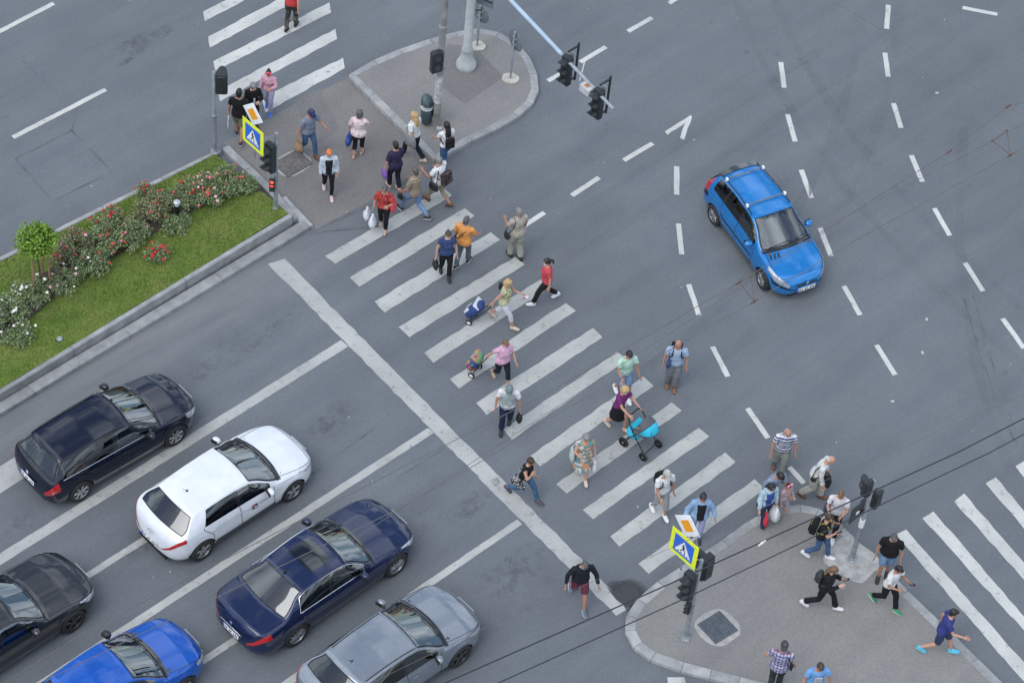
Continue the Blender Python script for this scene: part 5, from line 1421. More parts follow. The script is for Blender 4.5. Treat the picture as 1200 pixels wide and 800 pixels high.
    eyes = [hc + hf * .088 * k + HY * sy * .031 * k + hu * .004 * k for sy in (1, -1)]; brows = [e + hu * .02 * k for e in eyes]; mouth = hc + hf * .082 * k - hu * .072 * k
    hmi = hair[1]
    def post_body(me):
        bm = bmesh.new(); bm.from_mesh(me)
        for fc in bm.faces:
            c = fc.calc_center_median()
            if min((c - e).length for e in eyes) < .013 * k: fc.material_index = 1
            elif any(abs((c - e).dot(HY)) < .02 * k and abs((c - e).dot(hu)) < .006 * k and (c - e).length < .03 * k for e in brows): fc.material_index = 3
            elif abs((c - mouth).dot(HY)) < .024 * k and abs((c - mouth).dot(hu)) < .008 * k and (c - mouth).length < .035 * k: fc.material_index = 2
        bm.from_mesh(hme); 
        for fc in bm.faces: fc.smooth = True
        bm.to_mesh(me); bm.free()
    bo = job(mb, 'body', [SKIN[skin], EYE, LIP, hair_mat(hmi)], R, .0115, 3, 0, post_body)
    if seat is None: P.foot = [P.M @ J['ankL'], P.M @ J['ankR']]
    # ---- clothes
    def sleeve(m, s, sy, frac, e):
        sh, eb, wr = J['sh' + s], J['el' + s], J['wr' + s]
        pts, rad = [sh - Y * sy * .05 * k, sh, sh.lerp(eb, .5)], [.056 * k + e, .060 * k + e, .050 * k * (.7 + .3 * b) + e]
        if frac <= 1: pts = pts[:2] + [sh.lerp(eb, frac)]; rad = rad[:2] + [.054 * k + e * 1.2]
        else: pts += [eb, eb.lerp(wr, (frac - 1))]; rad += [.045 * k + e, .032 * k + e]
        m.tube(pts, rad, 12)
    if top:
        kind, tm = top[0], top[1]; e = (.012 if kind != 'jacket' else .026) * k; low = top[2] if len(top) > 2 else -.06
        m = MB(); sec = torso(e, low, .52, .016 * k if kind in ('blouse', 'jacket', 'dress', 'shirt', 'half') else .008)
        m.loft(sec, 18)
        fr = {'tee': .62, 'polo': .6, 'shirt': .66, 'blouse': .45, 'long': 1.92, 'jacket': 1.93, 'sleeveless': .10, 'dress': .3, 'half': .9, 'vest': .12, 'roll': 1.35}[kind]
        for s, sy in (('L', 1), ('R', -1)): sleeve(m, s, sy, fr, e * (1.0 if kind != 'jacket' else .8))
        if kind == 'jacket' or kind == 'shirt' or kind == 'polo':                # collar
            m.tube([T(.535) + f * .06 * math.cos(t) * k + Y * .066 * math.sin(t) * k - u * .012 * math.cos(t) for t in [q * PI / 4 for q in range(9)]], .014 * k, 6)
        if kind == 'dress':
            zl = .40 * k; m.loft([(T(-.02), f * (.135 * b * k), Y * .185 * b * k), (V((0, 0, (zp + zl) / 2)), V((.17 * k * b, 0, 0)) , Y * .21 * b * k), (V((0, 0, zl)), V((.19 * k + stride * .2, 0, 0)), Y * .22 * b * k)], 18)
        job(m, {'tee': 't_shirt', 'polo': 'polo_shirt', 'shirt': 'shirt', 'blouse': 'blouse', 'long': 'long_sleeved_top', 'jacket': 'jacket', 'sleeveless': 'sleeveless_top', 'dress': 'dress', 'half': 'top', 'vest': 'waistcoat', 'roll': 'shirt'}[kind], tm, R, .0135, 4, .006 if kind not in ('jacket', 'dress', 'shirt', 'roll', 'vest') else .009)
    if under:                                                          # open front showing the top below
        m = MB(); m.loft([(c_ + f * .044 * k, a1 * 1.03, a2 * .70) for c_, a1, a2 in torso(.016 * k, -.06 if under != 'vest' else .1, .50)], 14); job(m, 'undershirt', under, R, .0135, 3, .003)
    if bottom:
        kind, bmt = bottom; m = MB(); e = .011 * k
        if kind == 'skirt':
            zl = zp - .46 * k; m.loft([(T(.10), f * .118 * b * k, Y * .155 * b * k), (T(0), f * (.135 * b) * k, Y * .185 * b * k), (V((0, 0, zl)), V((.165 * k + stride * .12, 0, 0)), Y * .20 * k)], 18)
        else:
            bs_ = f * (.12 * (b - 1) * k); m.loft([(T(.10) + bs_, f * (.108 * (1 + (b - 1) * 1.5) * k), Y * (.145 * b * k)), (T(.03) + bs_ * .7, f * (.118 * (1 + (b - 1) * 1.5) * k + e), Y * (hw + e)), (T(-.05), f * (.120 * b * k + e), Y * (hw + e)), (T(-.11), f * (.10 * k + e), Y * (.14 * k + e))], 16)
            for s in 'LR':
                hip, kn, ank = J['hip' + s], J['kn' + s], J['ank' + s]
                hd_ = [hip, hip.lerp(kn, .5), kn]; wd_ = {'wide': .035, 'trousers': .016, 'jeans': .010, 'capri': .012, 'shorts': .022, 'leggings': .006, 'track': .020, 'flare': .014}[kind] * k
                rd = [.088 * k * (.6 + .4 * b) + e, .077 * k * (.7 + .3 * b) + wd_, .056 * k + wd_]
                if kind == 'shorts': hd_[2] = hip.lerp(kn, .92); rd[2] = .064 * k + wd_
                elif kind == 'capri': hd_.append(kn.lerp(ank, .5)); rd.append(.054 * k + wd_)
                else: hd_ += [kn.lerp(ank, .5), kn.lerp(ank, .93)]; rd += [.053 * k + wd_, .044 * k + wd_ * (2.6 if kind == 'flare' else 1.3)]
                m.tube(hd_, rd, 12)
        job(m, {'shorts': 'shorts', 'skirt': 'skirt', 'capri': 'cropped_trousers', 'jeans': 'jeans', 'leggings': 'leggings'}.get(kind, 'trousers'), bmt, R, .0135, 4, .006)
    # shoes
    if shoes:
        c1, c2 = shoes; sm = [mat('shoe_%d_%d_%d' % tuple(int(q * 999) for q in c1), c1, .6, var=.1), mat('sole_%d_%d_%d' % tuple(int(q * 999) for q in c2), c2, .7, var=.1)]
        for s, sy in (('L', 1), ('R', -1)):
            ank = J['ank' + s]; p_ = J['pitch' + s]; fd = V((math.cos(p_), 0, -math.sin(p_))); up_ = V((math.sin(p_), 0, math.cos(p_))); m = MB()
            tab = ((-.070, .05, .026, .030), (-.055, .040, .038, .046), (-.01, .032, .043, .054), (.03, .040, .044, .046), (.08, .052, .049, .033), (.14, .062, .047, .024), (.18, .066, .036, .019), (.20, .070, .018, .012)) 
            m.loft([(ank + fd * x_ * k - up_ * z_ * k, Y * ry * k, up_ * rz_ * k) for x_, z_, ry, rz_ in tab], 14, 0)
            m.loft([(ank + fd * x_ * k - up_ * .080 * k, Y * ry * 1.06 * k, up_ * .012 * k) for x_, z_, ry, rz_ in tab], 14, 1)
            m.build('shoe', sm, R, ang=60)
    # hair
    hs, hcn = hair; HB = Matrix((hf, HY, hu)).transposed()
    rgh = random.Random(len(PEOPLE) * 3 + 1)
    if hs not in ('bald',) and not (cap and hs == 'none'):
        m = MB(); up0 = .024 if hs != 'ring' else -.02
        if hs == 'ring': m.ell(hc - hf * .030 * k - hu * .012 * k, (.075 * k, .081 * k, .062 * k), HB, 14, 9)
        else:
            big = {'short': 0, 'crop': -.004, 'bob': .014, 'long': .010, 'curly': .020, 'pony': .002, 'bun': .004, 'wavy': .014}[hs]
            m.ell(hc - hf * .020 * k + hu * .022 * k, ((.098 + big * .6) * k, (.084 + big) * k, (.108 + big * .5) * k), HB, 16, 10)
            m.ell(hc + hf * .028 * k + hu * .080 * k, (.062 * k, .064 * k, .036 * k), HB, 12, 8)
            if hs in ('short', 'bob', 'curly', 'wavy'): m.ell(hc - hf * .045 * k - hu * .04 * k, ((.062 + big) * k, (.076 + big) * k, (.075 + big * 2) * k), HB, 12, 8)
            if hs == 'bob' or hs == 'wavy':
                for sy in (1, -1): m.ell(hc - hf * .01 * k + HY * sy * .070 * k - hu * .05 * k, (.05 * k, .028 * k, .085 * k), HB, 10, 7)
            if hs == 'long' or hs == 'wavy':
                bk = T(.40) - f * .115 * k; m.loft([(hc - hf * .06 * k + hu * .02 * k, HY * .08 * k, hf * .05 * k), (hc - hf * .075 * k - hu * .09 * k, HY * .085 * k, hf * .045 * k), ((hc - hf * .09 * k - hu * .16 * k).lerp(bk, .4), HY * .085 * k, f * .035 * k), (bk, Y * .070 * k, f * .022 * k), (bk - u * .08 * k, Y * .03 * k, f * .012 * k)], 14)
            if hs == 'pony': q0 = hc - hf * .105 * k + hu * .03 * k; m.tube([q0 + hf * .03 * k, q0, q0 - hf * .05 * k - hu * .02 * k, q0 - hf * .06 * k - hu * .12 * k, q0 - hf * .04 * k - hu * .19 * k], [.02 * k, .028 * k, .034 * k, .03 * k, .008 * k], 10)
            if hs == 'bun': m.ell(hc - hf * .075 * k + hu * .11 * k, (.045 * k, .05 * k, .042 * k), HB, 10, 8)
        o = job(m, 'hair', hair_mat(hcn), R, .010, 2, .010 if hs in ('curly', 'wavy', 'bob') else .005)
    if cap:
        ck, cm = cap; m = MB()
        m.loft([(hc + hu * (.035 + z_) * k - hf * .006 * k, hf * rx * k, HY * ry * k) for z_, rx, ry in ((0, .108, .090), (.02, .108, .089), (.05, .098, .080), (.075, .072, .060), (.092, .03, .026), (.095, .01, .01))], 18)
        if ck == 'cap':
            n_ = 12; o_, i_ = [], []
            for q in range(n_ + 1):
                a = -1.15 + 2.3 * q / n_; i_.append(hc + hu * .045 * k + hf * (.100 * math.cos(a)) * k + HY * .084 * math.sin(a) * k); o_.append(hc + hu * (.030 - .012 * abs(math.sin(a))) * k + hf * (.100 * math.cos(a) + .075 * math.cos(a * .9) ** .7) * k + HY * .086 * math.sin(a) * k)
            t_ = hu * .006 * k; m.rings([[a_ + t_, b_ + t_, b_ - t_, a_ - t_] for a_, b_ in zip(i_, o_)])
        m.build('cap', cm, R, ang=60)
    if mask:
        m = MB(); m.ell(hc + hf * .052 * k - hu * .062 * k, (.055 * k, .056 * k, .044 * k), HB, 14, 8); m.build('face_mask', MASKM, R)
        m2 = MB()
        for sy in (1, -1): m2.tube([hc + hf * .06 * k + HY * sy * .056 * k - hu * .06 * k, hc + HY * sy * .082 * k - hu * .02 * k], .003 * k, 4)
        m2.build('mask_loop', MASKM, R)
    P.T, P.f, P.u, P.Y, P.label = T, f, u, Y, label
    P.rz = ang; PEOPLE.append(P); return P

def W_(P, v): return (P.M @ V(v))
def handp(P, s): return W_(P, P.J['hand' + s])

# ------------------------------------------------------------------ bags and other carried things
def local_mb(root_loc, pts): return [V(p) - V(root_loc) for p in pts]
def carrier_bag(label, P, s, mt, w=.26, h=.32, t=.13, name='plastic_bag', cat='bag', off=(0, 0, 0), drop=.10, puff=True, group=None):
    hp = handp(P, s) + Matrix.Rotation(P.rz, 3, 'Z') @ V(off); R = thing(name, label, cat, hp, P.rz, group); rg = random.Random(hash(label) % 1000)
    rg = random.Random(sum(map(ord, label)))
    m = MB(); secs = []
    for q, (a, b_) in ((0, (.5, .5)), (.06, (.86, .9)), (.3, (1.0, 1.12)), (.6, (.95, 1.0)), (.85, (.8, .55)), (1, (.62, .2))):
        secs.append((V((0, 0, -drop - h + h * q)), V((w / 2 * a, 0, 0)), V((0, t / 2 * b_, 0))))
    m.loft(secs, 20)
    for i, v in enumerate(m.v):
        v = V(v); nz = mnoise.noise_vector(v * (9 if puff else 5) + V((rg.random() * 9, 0, 0))) * (.028 if puff else .008); m.v[i] = tuple(v + nz)
    m.build('bag_body', mt, R, ang=70)
    m = MB()
    for y in (-1, 1): m.tube([(w * .25, y * t * .14, -drop - .01), (w * .12, y * .012, -drop * .35), (0, y * .012, .005), (-w * .12, y * .012, -drop * .35), (-w * .25, y * t * .14, -drop - .01)], .007 if not puff else .012, 6)
    m.build('handle', mt, R); return R
def strap_path(P, side, low, out=.012, front=True):
    """loop over one shoulder and round the body to a low point on the other flank or the same flank"""
    k = P.k; T, f, Y = P.T, P.f, P.Y; sh = 1 if side == 'L' else -1
    return T, f, Y, sh, k
def shoulder_bag(label, P, side, mt, w=.30, h=.24, t=.11, cross=False, name='shoulder_bag', zoff=.06, fwd=0.0, cat='bag', b=1.0):
    T, f, Y, sh, k = strap_path(P, side, 0); b_ = b
    flank = -sh if cross else sh
    c = T(zoff - h * .35) + Y * flank * (.19 * b_ + t / 2) * k + f * fwd * k
    wc = W_(P, c); R = thing(name, label, cat, wc, P.rz); inv = R_inv = Matrix.Rotation(-P.rz, 3, 'Z')
    def L(v): return Matrix.Rotation(0, 3, 'Z') @ (V(v) - c)
    m = MB(); secs = []
    for q, a, bb in ((0, .86, .7), (.05, .98, .95), (.4, 1.0, 1.08), (.8, .92, .8), (.97, .84, .35), (1, .8, .2)):
        secs.append((V((0, 0, -h / 2 + h * q)), V((w / 2 * a, 0, 0)), V((0, t / 2 * bb, 0))))
    m.loft(secs, 22)
    for i, v in enumerate(m.v): m.v[i] = tuple(V(v) + mnoise.noise_vector(V(v) * 8 + V((wc.x, wc.y, 0))) * .012)
    m.build('bag_body', mt, R, ang=70)
    sp = T(.505) + Y * sh * .10 * k
    m = MB(); fr = .135 * b_ * k; top_ = c + V((0, 0, h * .45))
    if cross: pth = [top_ + f * w * .35, T(.18) + f * (fr + .015) + Y * flank * .09 * k, T(.34) + f * (fr + .02) + Y * sh * .01, T(.46) + f * .085 * k + Y * sh * .085 * k, sp + V((0, 0, .02)), T(.46) - f * .10 * k + Y * sh * .08 * k, T(.32) - f * (fr + .012) + Y * flank * .02 * k, T(.17) - f * (fr + .0) + Y * flank * .10 * k, top_ - f * w * .35]
    else: pth = [top_ + f * w * .3, T(.30) + f * .10 * k + Y * sh * .185 * b_ * k, T(.46) + f * .07 * k + Y * sh * .13 * k, sp + Y * sh * .03 * k + V((0, 0, .03)), T(.46) - f * .08 * k + Y * sh * .13 * k, T(.30) - f * .11 * k + Y * sh * .185 * b_ * k, top_ - f * w * .3]
    m.tube([L(p) for p in pth], .013, 6); m.build('strap', mt, R); return R
def backpack(label, P, mt, w=.28, h=.38, t=.14, zc=.27, acc=None):
    T, f, Y, sh, k = strap_path(P, 'L', 0); c = T(zc) - f * (.135 * k + t / 2 + .01); R = thing('backpack', label, 'backpack', W_(P, c), P.rz)
    u = P.u; q = Matrix((f, Y, u)).transposed(); m = MB(); m.box((0, 0, 0), (t, w, h), q, .05, 3); m.box(q @ V((-t / 2 - .015, 0, -h * .14)), (.05, w * .74, h * .45), q, .02, 2)
    m.build('pack_body', mt, R)
    m = MB(); m.tube([q @ V((-t / 2 - .005, -w * .4, h * .32)), q @ V((-t / 2 - .012, 0, h * .38)), q @ V((-t / 2 - .005, w * .4, h * .32))], .006, 5); m.build('zip', acc or mt, R)
    m = MB()
    for s in (1, -1):
        pth = [T(zc + h * .42) - f * .125 * k + Y * s * .06, T(.505) - f * .07 * k + Y * s * .085 * k, T(.525) + Y * s * .09 * k + V((0, 0, .012)), T(.47) + f * .085 * k + Y * s * .10 * k, T(.36) + f * .145 * k + Y * s * .115 * k, T(.24) + f * .09 * k + Y * s * .165 * k, T(.15) - f * .10 * k + Y * s * .14 * k]
        m.tube([p - c for p in pth], .016, 6)
    m.build('shoulder_strap', acc or mt, R); return R
def phone(label, P, s):
    p = handp(P, s) + V((0, 0, .03)); R = thing('phone', label, 'phone', p, P.rz); m = MB(); m.box((0.02, 0, 0), (.15, .075, .010), rot(y=-.6), .004, 1, 0); m.build('case', BLACK, R); m = MB(); m.box(rot(y=-.6) @ V((0.02, 0, .0062)), (.135, .066, .002), rot(y=-.6)); m.build('screen', mat('phone_screen', (.03, .035, .045), .1), R); return R
# ------------------------------------------------------------------ the crowd
C_ = lambda *a: lin(*a)
K_BLACK = cloth('black', (.012, .012, .014)); K_NAVY = cloth('navy', (.016, .020, .055)); K_JEAN = cloth('jeans', (.045, .11, .22), 'denim'); K_JEANL = cloth('jeans_light', (.13, .22, .38), 'denim'); K_JEAND = cloth('jeans_dark', (.018, .035, .085), 'denim')
K_WHITE = cloth('white', (.60, .60, .60)); K_KHAKI = cloth('khaki', (.27, .24, .15)); K_BEIGE = cloth('beige', (.33, .30, .24)); K_GREYT = cloth('grey_trousers', (.16, .165, .18)); K_PLAST = mat('white_plastic_film', (.62, .64, .66), .45, var=.12, vs=14)
S_BLACK = ((.012, .012, .013), (.03, .03, .03)); S_BW = ((.015, .015, .017), (.6, .6, .6)); S_WHITE = ((.66, .66, .67), (.6, .6, .6)); S_BROWN = ((.12, .05, .03), (.03, .02, .02)); S_SAND = ((.40, .30, .22), (.12, .09, .07)); S_PALE = ((.52, .45, .36), (.3, .25, .2))

p = person('person in red top and camouflage trousers on the far upper left crossing', (341, 34), (.5, -1), 1.74, .28, 'R', None, None, ('tee', cloth('red_top', (.48, .03, .03))), ('trousers', cloth('camo', (.07, .065, .05), 'camo', (.025, .028, .022), (.16, .14, .11))), S_BLACK, ('short', 'brown'))
p = person('man in black t-shirt and khaki shorts seen from behind at the median corner', (280, 164), (.25, -1), 1.78, .42, 'L', 'bag', 'down', ('tee', K_BLACK), ('shorts', cloth('khaki_shorts', (.16, .16, .10))), S_BW, ('short', 'black'), 'b', fat=1.1)
carrier_bag('flat white bag in the left hand of man in khaki shorts', p, 'L', K_WHITE, .30, .34, .05, puff=False, name='tote_bag')
p = person('grey haired woman in black clothes behind the orange diamond sign', (296, 146), (.25, 1), 1.62, .2, 'L', 'fold', 'down', ('long', K_BLACK), ('trousers', K_BLACK), S_BLACK, ('bob', 'grey'), 'c', fat=1.15, fem=True, lean=8, look=16, z=0)
p = person('girl in pink hoodie and lilac trousers with bright pink hairband', (315, 129), (-.25, 1), 1.52, .32, 'L', 'fold', 'bag', ('long', cloth('pink_hoodie', (.58, .30, .38))), ('trousers', cloth('lilac', (.33, .31, .45))), ((.03, .12, .55), (.5, .5, .55)), ('bun', 'black'), 'a', fem=True, lean=6, look=18)
m = MB(); hc = p.J['head']; pts = [hc + p.hf * .012 * math.cos(0) + p.hu * .105 * p.k * math.cos(a) + p.HY * .095 * p.k * math.sin(a) + p.hf * .02 for a in [(-1.35 + 2.7 * q / 12) for q in range(13)]]; m.tube(pts, .022, 8); m.build('hairband', mat('hot_pink', (.75, .06, .16), .7), p.R)
carrier_bag('clear plastic carrier bag held by the girl in pink hoodie', p, 'R', mat('clear_film', (.42, .45, .47), .3, var=.25, vs=18), .26, .30, .12)
p = person('man in grey blue t-shirt, navy cap and jeans walking past the square cover', (360, 181), (.75, .65), 1.74, .46, 'L', (32, 12, 50, .1), (-12, 12, 14, 0), ('tee', cloth('greyblue_tee', (.17, .20, .27)), -.11), ('jeans', K_JEAN), S_BROWN, ('short', 'dgrey'), 'b', fat=1.28, lean=8, look=22, cap=('cap', cloth('cap_navy', (.025, .035, .11))))
carrier_bag('brown paper and cloth bag carried by man in navy cap', p, 'R', mat('brown_bag', (.26, .17, .10), .85, var=.35, vs=12), .30, .32, .18)
p = person('woman with bright orange hair in pale blue denim jacket over black', (384, 226), (.12, 1), 1.62, .4, 'L', (-8, 14, 40, .2), 'down', ('jacket', cloth('pale_denim', (.42, .50, .56), 'floral', (.52, .58, .62), (.33, .43, .52), .5), -.11), ('leggings', K_BLACK), ((.60, .42, .46), (.62, .55, .55)), ('short', 'orange'), 'a', fem=True, under=K_BLACK, fat=1.05)
shoulder_bag('pale pink soft bag on the arm of the orange haired woman', p, 'L', mat('pale_pink', (.56, .46, .48), .7, var=.1), .24, .26, .12, zoff=.12)
p = person('grey haired woman in pink and white floral blouse carrying a blue bag', (419, 183), (.35, -1), 1.62, .2, 'R', 'bag', 'fwd', ('half', cloth('pink_floral', (.62, .50, .50), 'floral', (.66, .60, .60), (.50, .30, .34), 1.2), -.11), ('capri', K_BLACK), S_SAND, ('bob', 'dgrey'), 'a', fem=True, fat=1.28)
carrier_bag('bright blue patterned shopping bag held low by woman in floral blouse', p, 'L', cloth('blue_bag', (.03, .08, .32), 'floral', (.02, .06, .26), (.06, .14, .45), .8), .36, .34, .16, puff=False, name='shopping_bag')
p = person('blonde woman in white t-shirt and dark trousers striding beside the island kerb', (484, 187), (-.8, -.55), 1.72, .56, 'L', 'back', 'down', ('tee', K_WHITE, -.04), ('trousers', cloth('dark_navy', (.014, .017, .028))), S_PALE, ('wavy', 'blonde'), 'a', fem=True)
shoulder_bag('grey speckled shoulder bag of the blonde woman in white', p, 'L', mat('speckled_grey', (.18, .19, .20), .8, var=.5, vs=60), .40, .34, .12, zoff=.14, fwd=-.08)
p = person('dark haired person in dark purple long sleeved blouse facing the island', (462, 221), (-.6, -.8), 1.66, .22, 'L', 'bag', 'down', ('half', cloth('dark_purple', (.030, .024, .065)), -.11), ('trousers', cloth('dark_navy', (.014, .017, .028))), S_SAND, ('short', 'black'), 'a', fem=True, fat=1.08)
carrier_bag('small purple handbag hanging from the hand of person in dark purple', p, 'L', mat('purple_bag', (.16, .07, .32), .6, var=.2), .28, .24, .12, drop=.05, name='handbag')
p = person('young woman with long dark hair, white t-shirt and jeans by the kerb', (521, 198), (-.55, -.8), 1.66, .4, 'R', 'fwd', 'down', ('tee', K_WHITE, -.02), ('jeans', K_JEAN), S_WHITE, ('long', 'black'), 'a', fem=True, fat=.95)
backpack('small black backpack of the long haired young woman in white', p, K_BLACK, .25, .30, .12, .24)
p = person('grey haired man in white t-shirt and khaki trousers with patterned backpack', (514, 239), (-.85, -.55), 1.70, .56, 'L', (20, 14, 80, .3), 'fwd', ('tee', K_WHITE), ('capri', K_KHAKI), S_BROWN, ('short', 'grey'), 'b', fat=1.22, lean=8)
backpack('brown patterned black backpack of grey haired man in khaki trousers', p, cloth('pattern_pack', (.05, .035, .035), 'floral', (.02, .018, .02), (.12, .08, .07), 1.0), .34, .36, .15, .2, K_BLACK)
shoulder_bag('black bag at the left side of grey haired man in khaki trousers', p, 'L', BLACK, .30, .22, .12, zoff=.06, b=1.15)
p = person('man in brown striped shirt and blue jeans starting across the crossing', (485, 252), (-.8, -.55), 1.76, .74, 'L', (10, 10, 30, .1), 'fwd', ('polo', cloth('brown_stripe', (.30, .24, .17), 'stripe', (.20, .15, .10), s=1.2), -.11), ('jeans', K_JEANL), S_BW, ('short', 'dgrey'), 'b', fat=1.12)
carrier_bag('small black pouch in the hand of man in brown stripes', p, 'L', BLACK, .20, .20, .09, drop=.03, puff=False, name='pouch')
p = person('woman in red patterned blouse and black trousers at the crossing end', (449, 267), (-.25, 1), 1.58, .26, 'L', 'fold', 'bag', ('half', cloth('red_pattern', (.42, .03, .025), 'floral', (.50, .05, .04), (.12, .02, .02), 1.0), -.10), ('trousers', K_BLACK), S_SAND, ('bun', 'dgrey'), 'a', fem=True, fat=1.2, look=18, lean=6)
carrier_bag('front white carrier bag of two held by woman in red blouse', p, 'R', K_PLAST, .34, .32, .18, off=(.14, .02, 0)); carrier_bag('rear white carrier bag of two held by woman in red blouse', p, 'R', K_PLAST, .30, .30, .18, off=(-.08, -.16, 0))
shoulder_bag('round coral red bag on the arm of woman in red blouse', p, 'L', mat('coral_bag', (.62, .06, .09), .6, var=.1), .32, .32, .14, zoff=.2)
p = person('man in orange shirt and grey trousers with a thin dark back strap', (541, 311), (.55, -.8), 1.72, .34, 'R', 'down', 'fwd', ('half', cloth('orange_shirt', (.62, .24, .035)), -.11), ('trousers', cloth('slate', (.10, .125, .155))), S_BW, ('short', 'dgrey'), 'a', fat=1.2)
shoulder_bag('thin dark crossbody bag worn over the orange shirt', p, 'R', BLACK, .18, .14, .06, cross=True, zoff=.05, b=1.2)
p = person('woman in navy blouse and face mask with brown hair crossing beside orange shirt', (521, 322), (.2, 1), 1.64, .3, 'L', 'down', 'bag', ('blouse', cloth('navy_blouse', (.025, .045, .13), 'floral', (.03, .055, .15), (.05, .07, .17), 1.4), -.11), ('trousers', K_BLACK), S_BLACK, ('bun', 'brown'), 'a', True, fem=True, fat=1.22, look=14)
carrier_bag('black handbag swinging from the hand of woman in navy blouse', p, 'R', BLACK, .34, .22, .14, drop=.08, puff=False, name='handbag')
p = person('grey haired man dressed all in beige with strap across his back', (604, 302), (-.55, -.8), 1.76, .22, 'L', (18, 10, 70, .3), 'down', ('shirt', K_BEIGE, -.11), ('wide', cloth('pale_khaki', (.27, .27, .22))), S_BLACK, ('short', 'grey'), 'b', fat=1.1)
shoulder_bag('black camera bag carried in front by man in beige', p, 'L', BLACK, .22, .18, .12, zoff=.0, fwd=.1, b=1.1)
p = person('woman in red t-shirt and black trousers with ponytail and white shoes', (638, 353), (-1, .12), 1.64, .62, 'L', (-10, 10, 14, 0), 'back', ('tee', cloth('red_tee', (.50, .045, .065)), -.08), ('trousers', K_BLACK), S_WHITE, ('pony', 'black'), 'a', True, fem=True, fat=1.1)
p = person('blonde woman in yellow green patterned top and white shorts pulling a trolley', (588, 378), (1, .35), 1.66, .62, 'R', (30, 12, 55, .1), 'pull', ('sleeveless', cloth('yellow_pattern', (.42, .42, .20), 'floral', (.52, .50, .36), (.16, .22, .10), 1.0), -.08), ('capri', cloth('white_shorts', (.52, .54, .60))), S_PALE, ('bob', 'blonde'), 'a', fem=True, fat=1.12)
TROL1 = p
shoulder_bag('black shoulder bag at the back of blonde woman pulling a trolley', p, 'L', BLACK, .28, .26, .12, zoff=.3, fwd=-.14)
p = person('woman in pink shirt and face mask pulling a multicoloured trolley', (586, 447), (.55, .85), 1.64, .5, 'L', (10, 12, 30, .1), 'pull', ('polo', cloth('pink_shirt', (.62, .33, .46)), -.11), ('capri', cloth('dark_navy', (.014, .017, .028))), S_SAND, ('short', 'lbrown'), 'a', True, fem=True, fat=1.22, look=24)
TROL2 = p
p = person('man in pale grey utility waistcoat, teal cap and navy track trousers', (592, 500), (-.1, 1), 1.74, .34, 'R', 'bag', 'down', ('tee', K_WHITE, -.05), ('track', K_NAVY), S_BLACK, ('short', 'grey'), 'b', fat=1.28, look=34, lean=9, cap=('cap', cloth('cap_teal', (.12, .20, .21))))
m = MB(); T_, f_, k_ = p.T, p.f, p.k
m.loft([(T_(z_), f_ * rx * k_, p.Y * ry * k_) for z_, rx, ry in ((-.09, .185, .215), (0, .19, .222), (.15, .182, .205), (.30, .168, .200), (.42, .148, .205), (.475, .118, .185), (.505, .085, .12))], 20); job(m, 'waistcoat', cloth('vest_grey', (.30, .335, .33), 'floral', (.25, .29, .29), (.36, .39, .39), .7), p.R, .0135, 3, .010)
carrier_bag('black hand bag held by man in grey utility waistcoat', p, 'L', BLACK, .26, .26, .14, drop=.05, puff=False, name='handbag')
p = person('man in mint green t-shirt and denim shorts behind the pushchair woman', (728, 463), (.45, .9), 1.74, .4, 'L', (14, 14, 20, 0), (20, 14, 70, .1), ('polo', cloth('mint', (.38, .60, .47)), -.09), ('shorts', K_JEANL), S_WHITE, ('short', 'black'), 'b', look=26)
carrier_bag('grey folded bag held by the man in mint green', p, 'R', mat('grey_bag', (.22, .25, .28), .7, var=.2), .26, .18, .12, drop=.03, puff=False, name='pouch')
p = person('bald man in light blue shirt and grey trousers facing the camera', (786, 452), (-.05, 1), 1.76, .1, 'R', 'down', 'down', ('tee', cloth('light_blue', (.27, .36, .50)), -.10), ('wide', K_GREYT), ((.20, .09, .04), (.06, .04, .03)), ('ring', 'grey'), 'b', fat=1.18, look=14)
backpack('dark backpack with black straps worn by the bald man', p, K_BLACK, .28, .36, .14, .24)
shoulder_bag('small navy camera bag slung across the bald man', p, 'L', mat('navy_bag', (.03, .05, .14), .7), .20, .18, .10, cross=True, zoff=.16, fwd=.17, b=.65)
p = person('woman with blonde curls in purple top and black skirt pushing a pushchair', (721, 501), (.85, .62), 1.66, .44, 'L', 'push', 'push', ('tee', cloth('purple_top', (.15, .02, .13)), -.02), ('skirt', K_BLACK), S_PALE, ('curly', 'blonde'), 'a', True, fem=True, look=20, lean=8)
PUSH = p
p = person('grey haired woman in long multicoloured patterned dress carrying white bags', (680, 557), (.2, 1), 1.64, .44, 'L', 'bag', (28, 14, 90, .5), ('dress', cloth('dress_pattern', (.12, .25, .27), 'floral', (.58, .22, .07), (.56, .53, .44), .62), -.11), None, S_PALE, ('curly', 'grey'), 'a', fem=True, fat=1.25, look=16)
carrier_bag('pale plastic bag in the left hand of woman in patterned dress', p, 'L', K_PLAST, .22, .34, .10)
shoulder_bag('pale green cloth bag on the shoulder of woman in patterned dress', p, 'R', mat('pale_green_bag', (.38, .45, .42), .7, var=.15), .30, .34, .12, zoff=.1, b=1.2)
p = person('woman in black sleeveless top and jeans walking with hand at her face', (612, 582), (.8, .5), 1.64, .74, 'L', 'down', 'face', ('sleeveless', K_BLACK, -.05), ('jeans', K_JEAN), ((.06, .05, .07), (.1, .1, .1)), ('bun', 'brown'), 'a', fem=True, look=20, lean=8)
shoulder_bag('black and white patterned bag on the arm of woman in jeans', p, 'R', cloth('bw_bag', (.03, .03, .035), 'floral', (.45, .45, .45), (.02, .02, .02), 1.5), .42, .26, .14, zoff=.10)
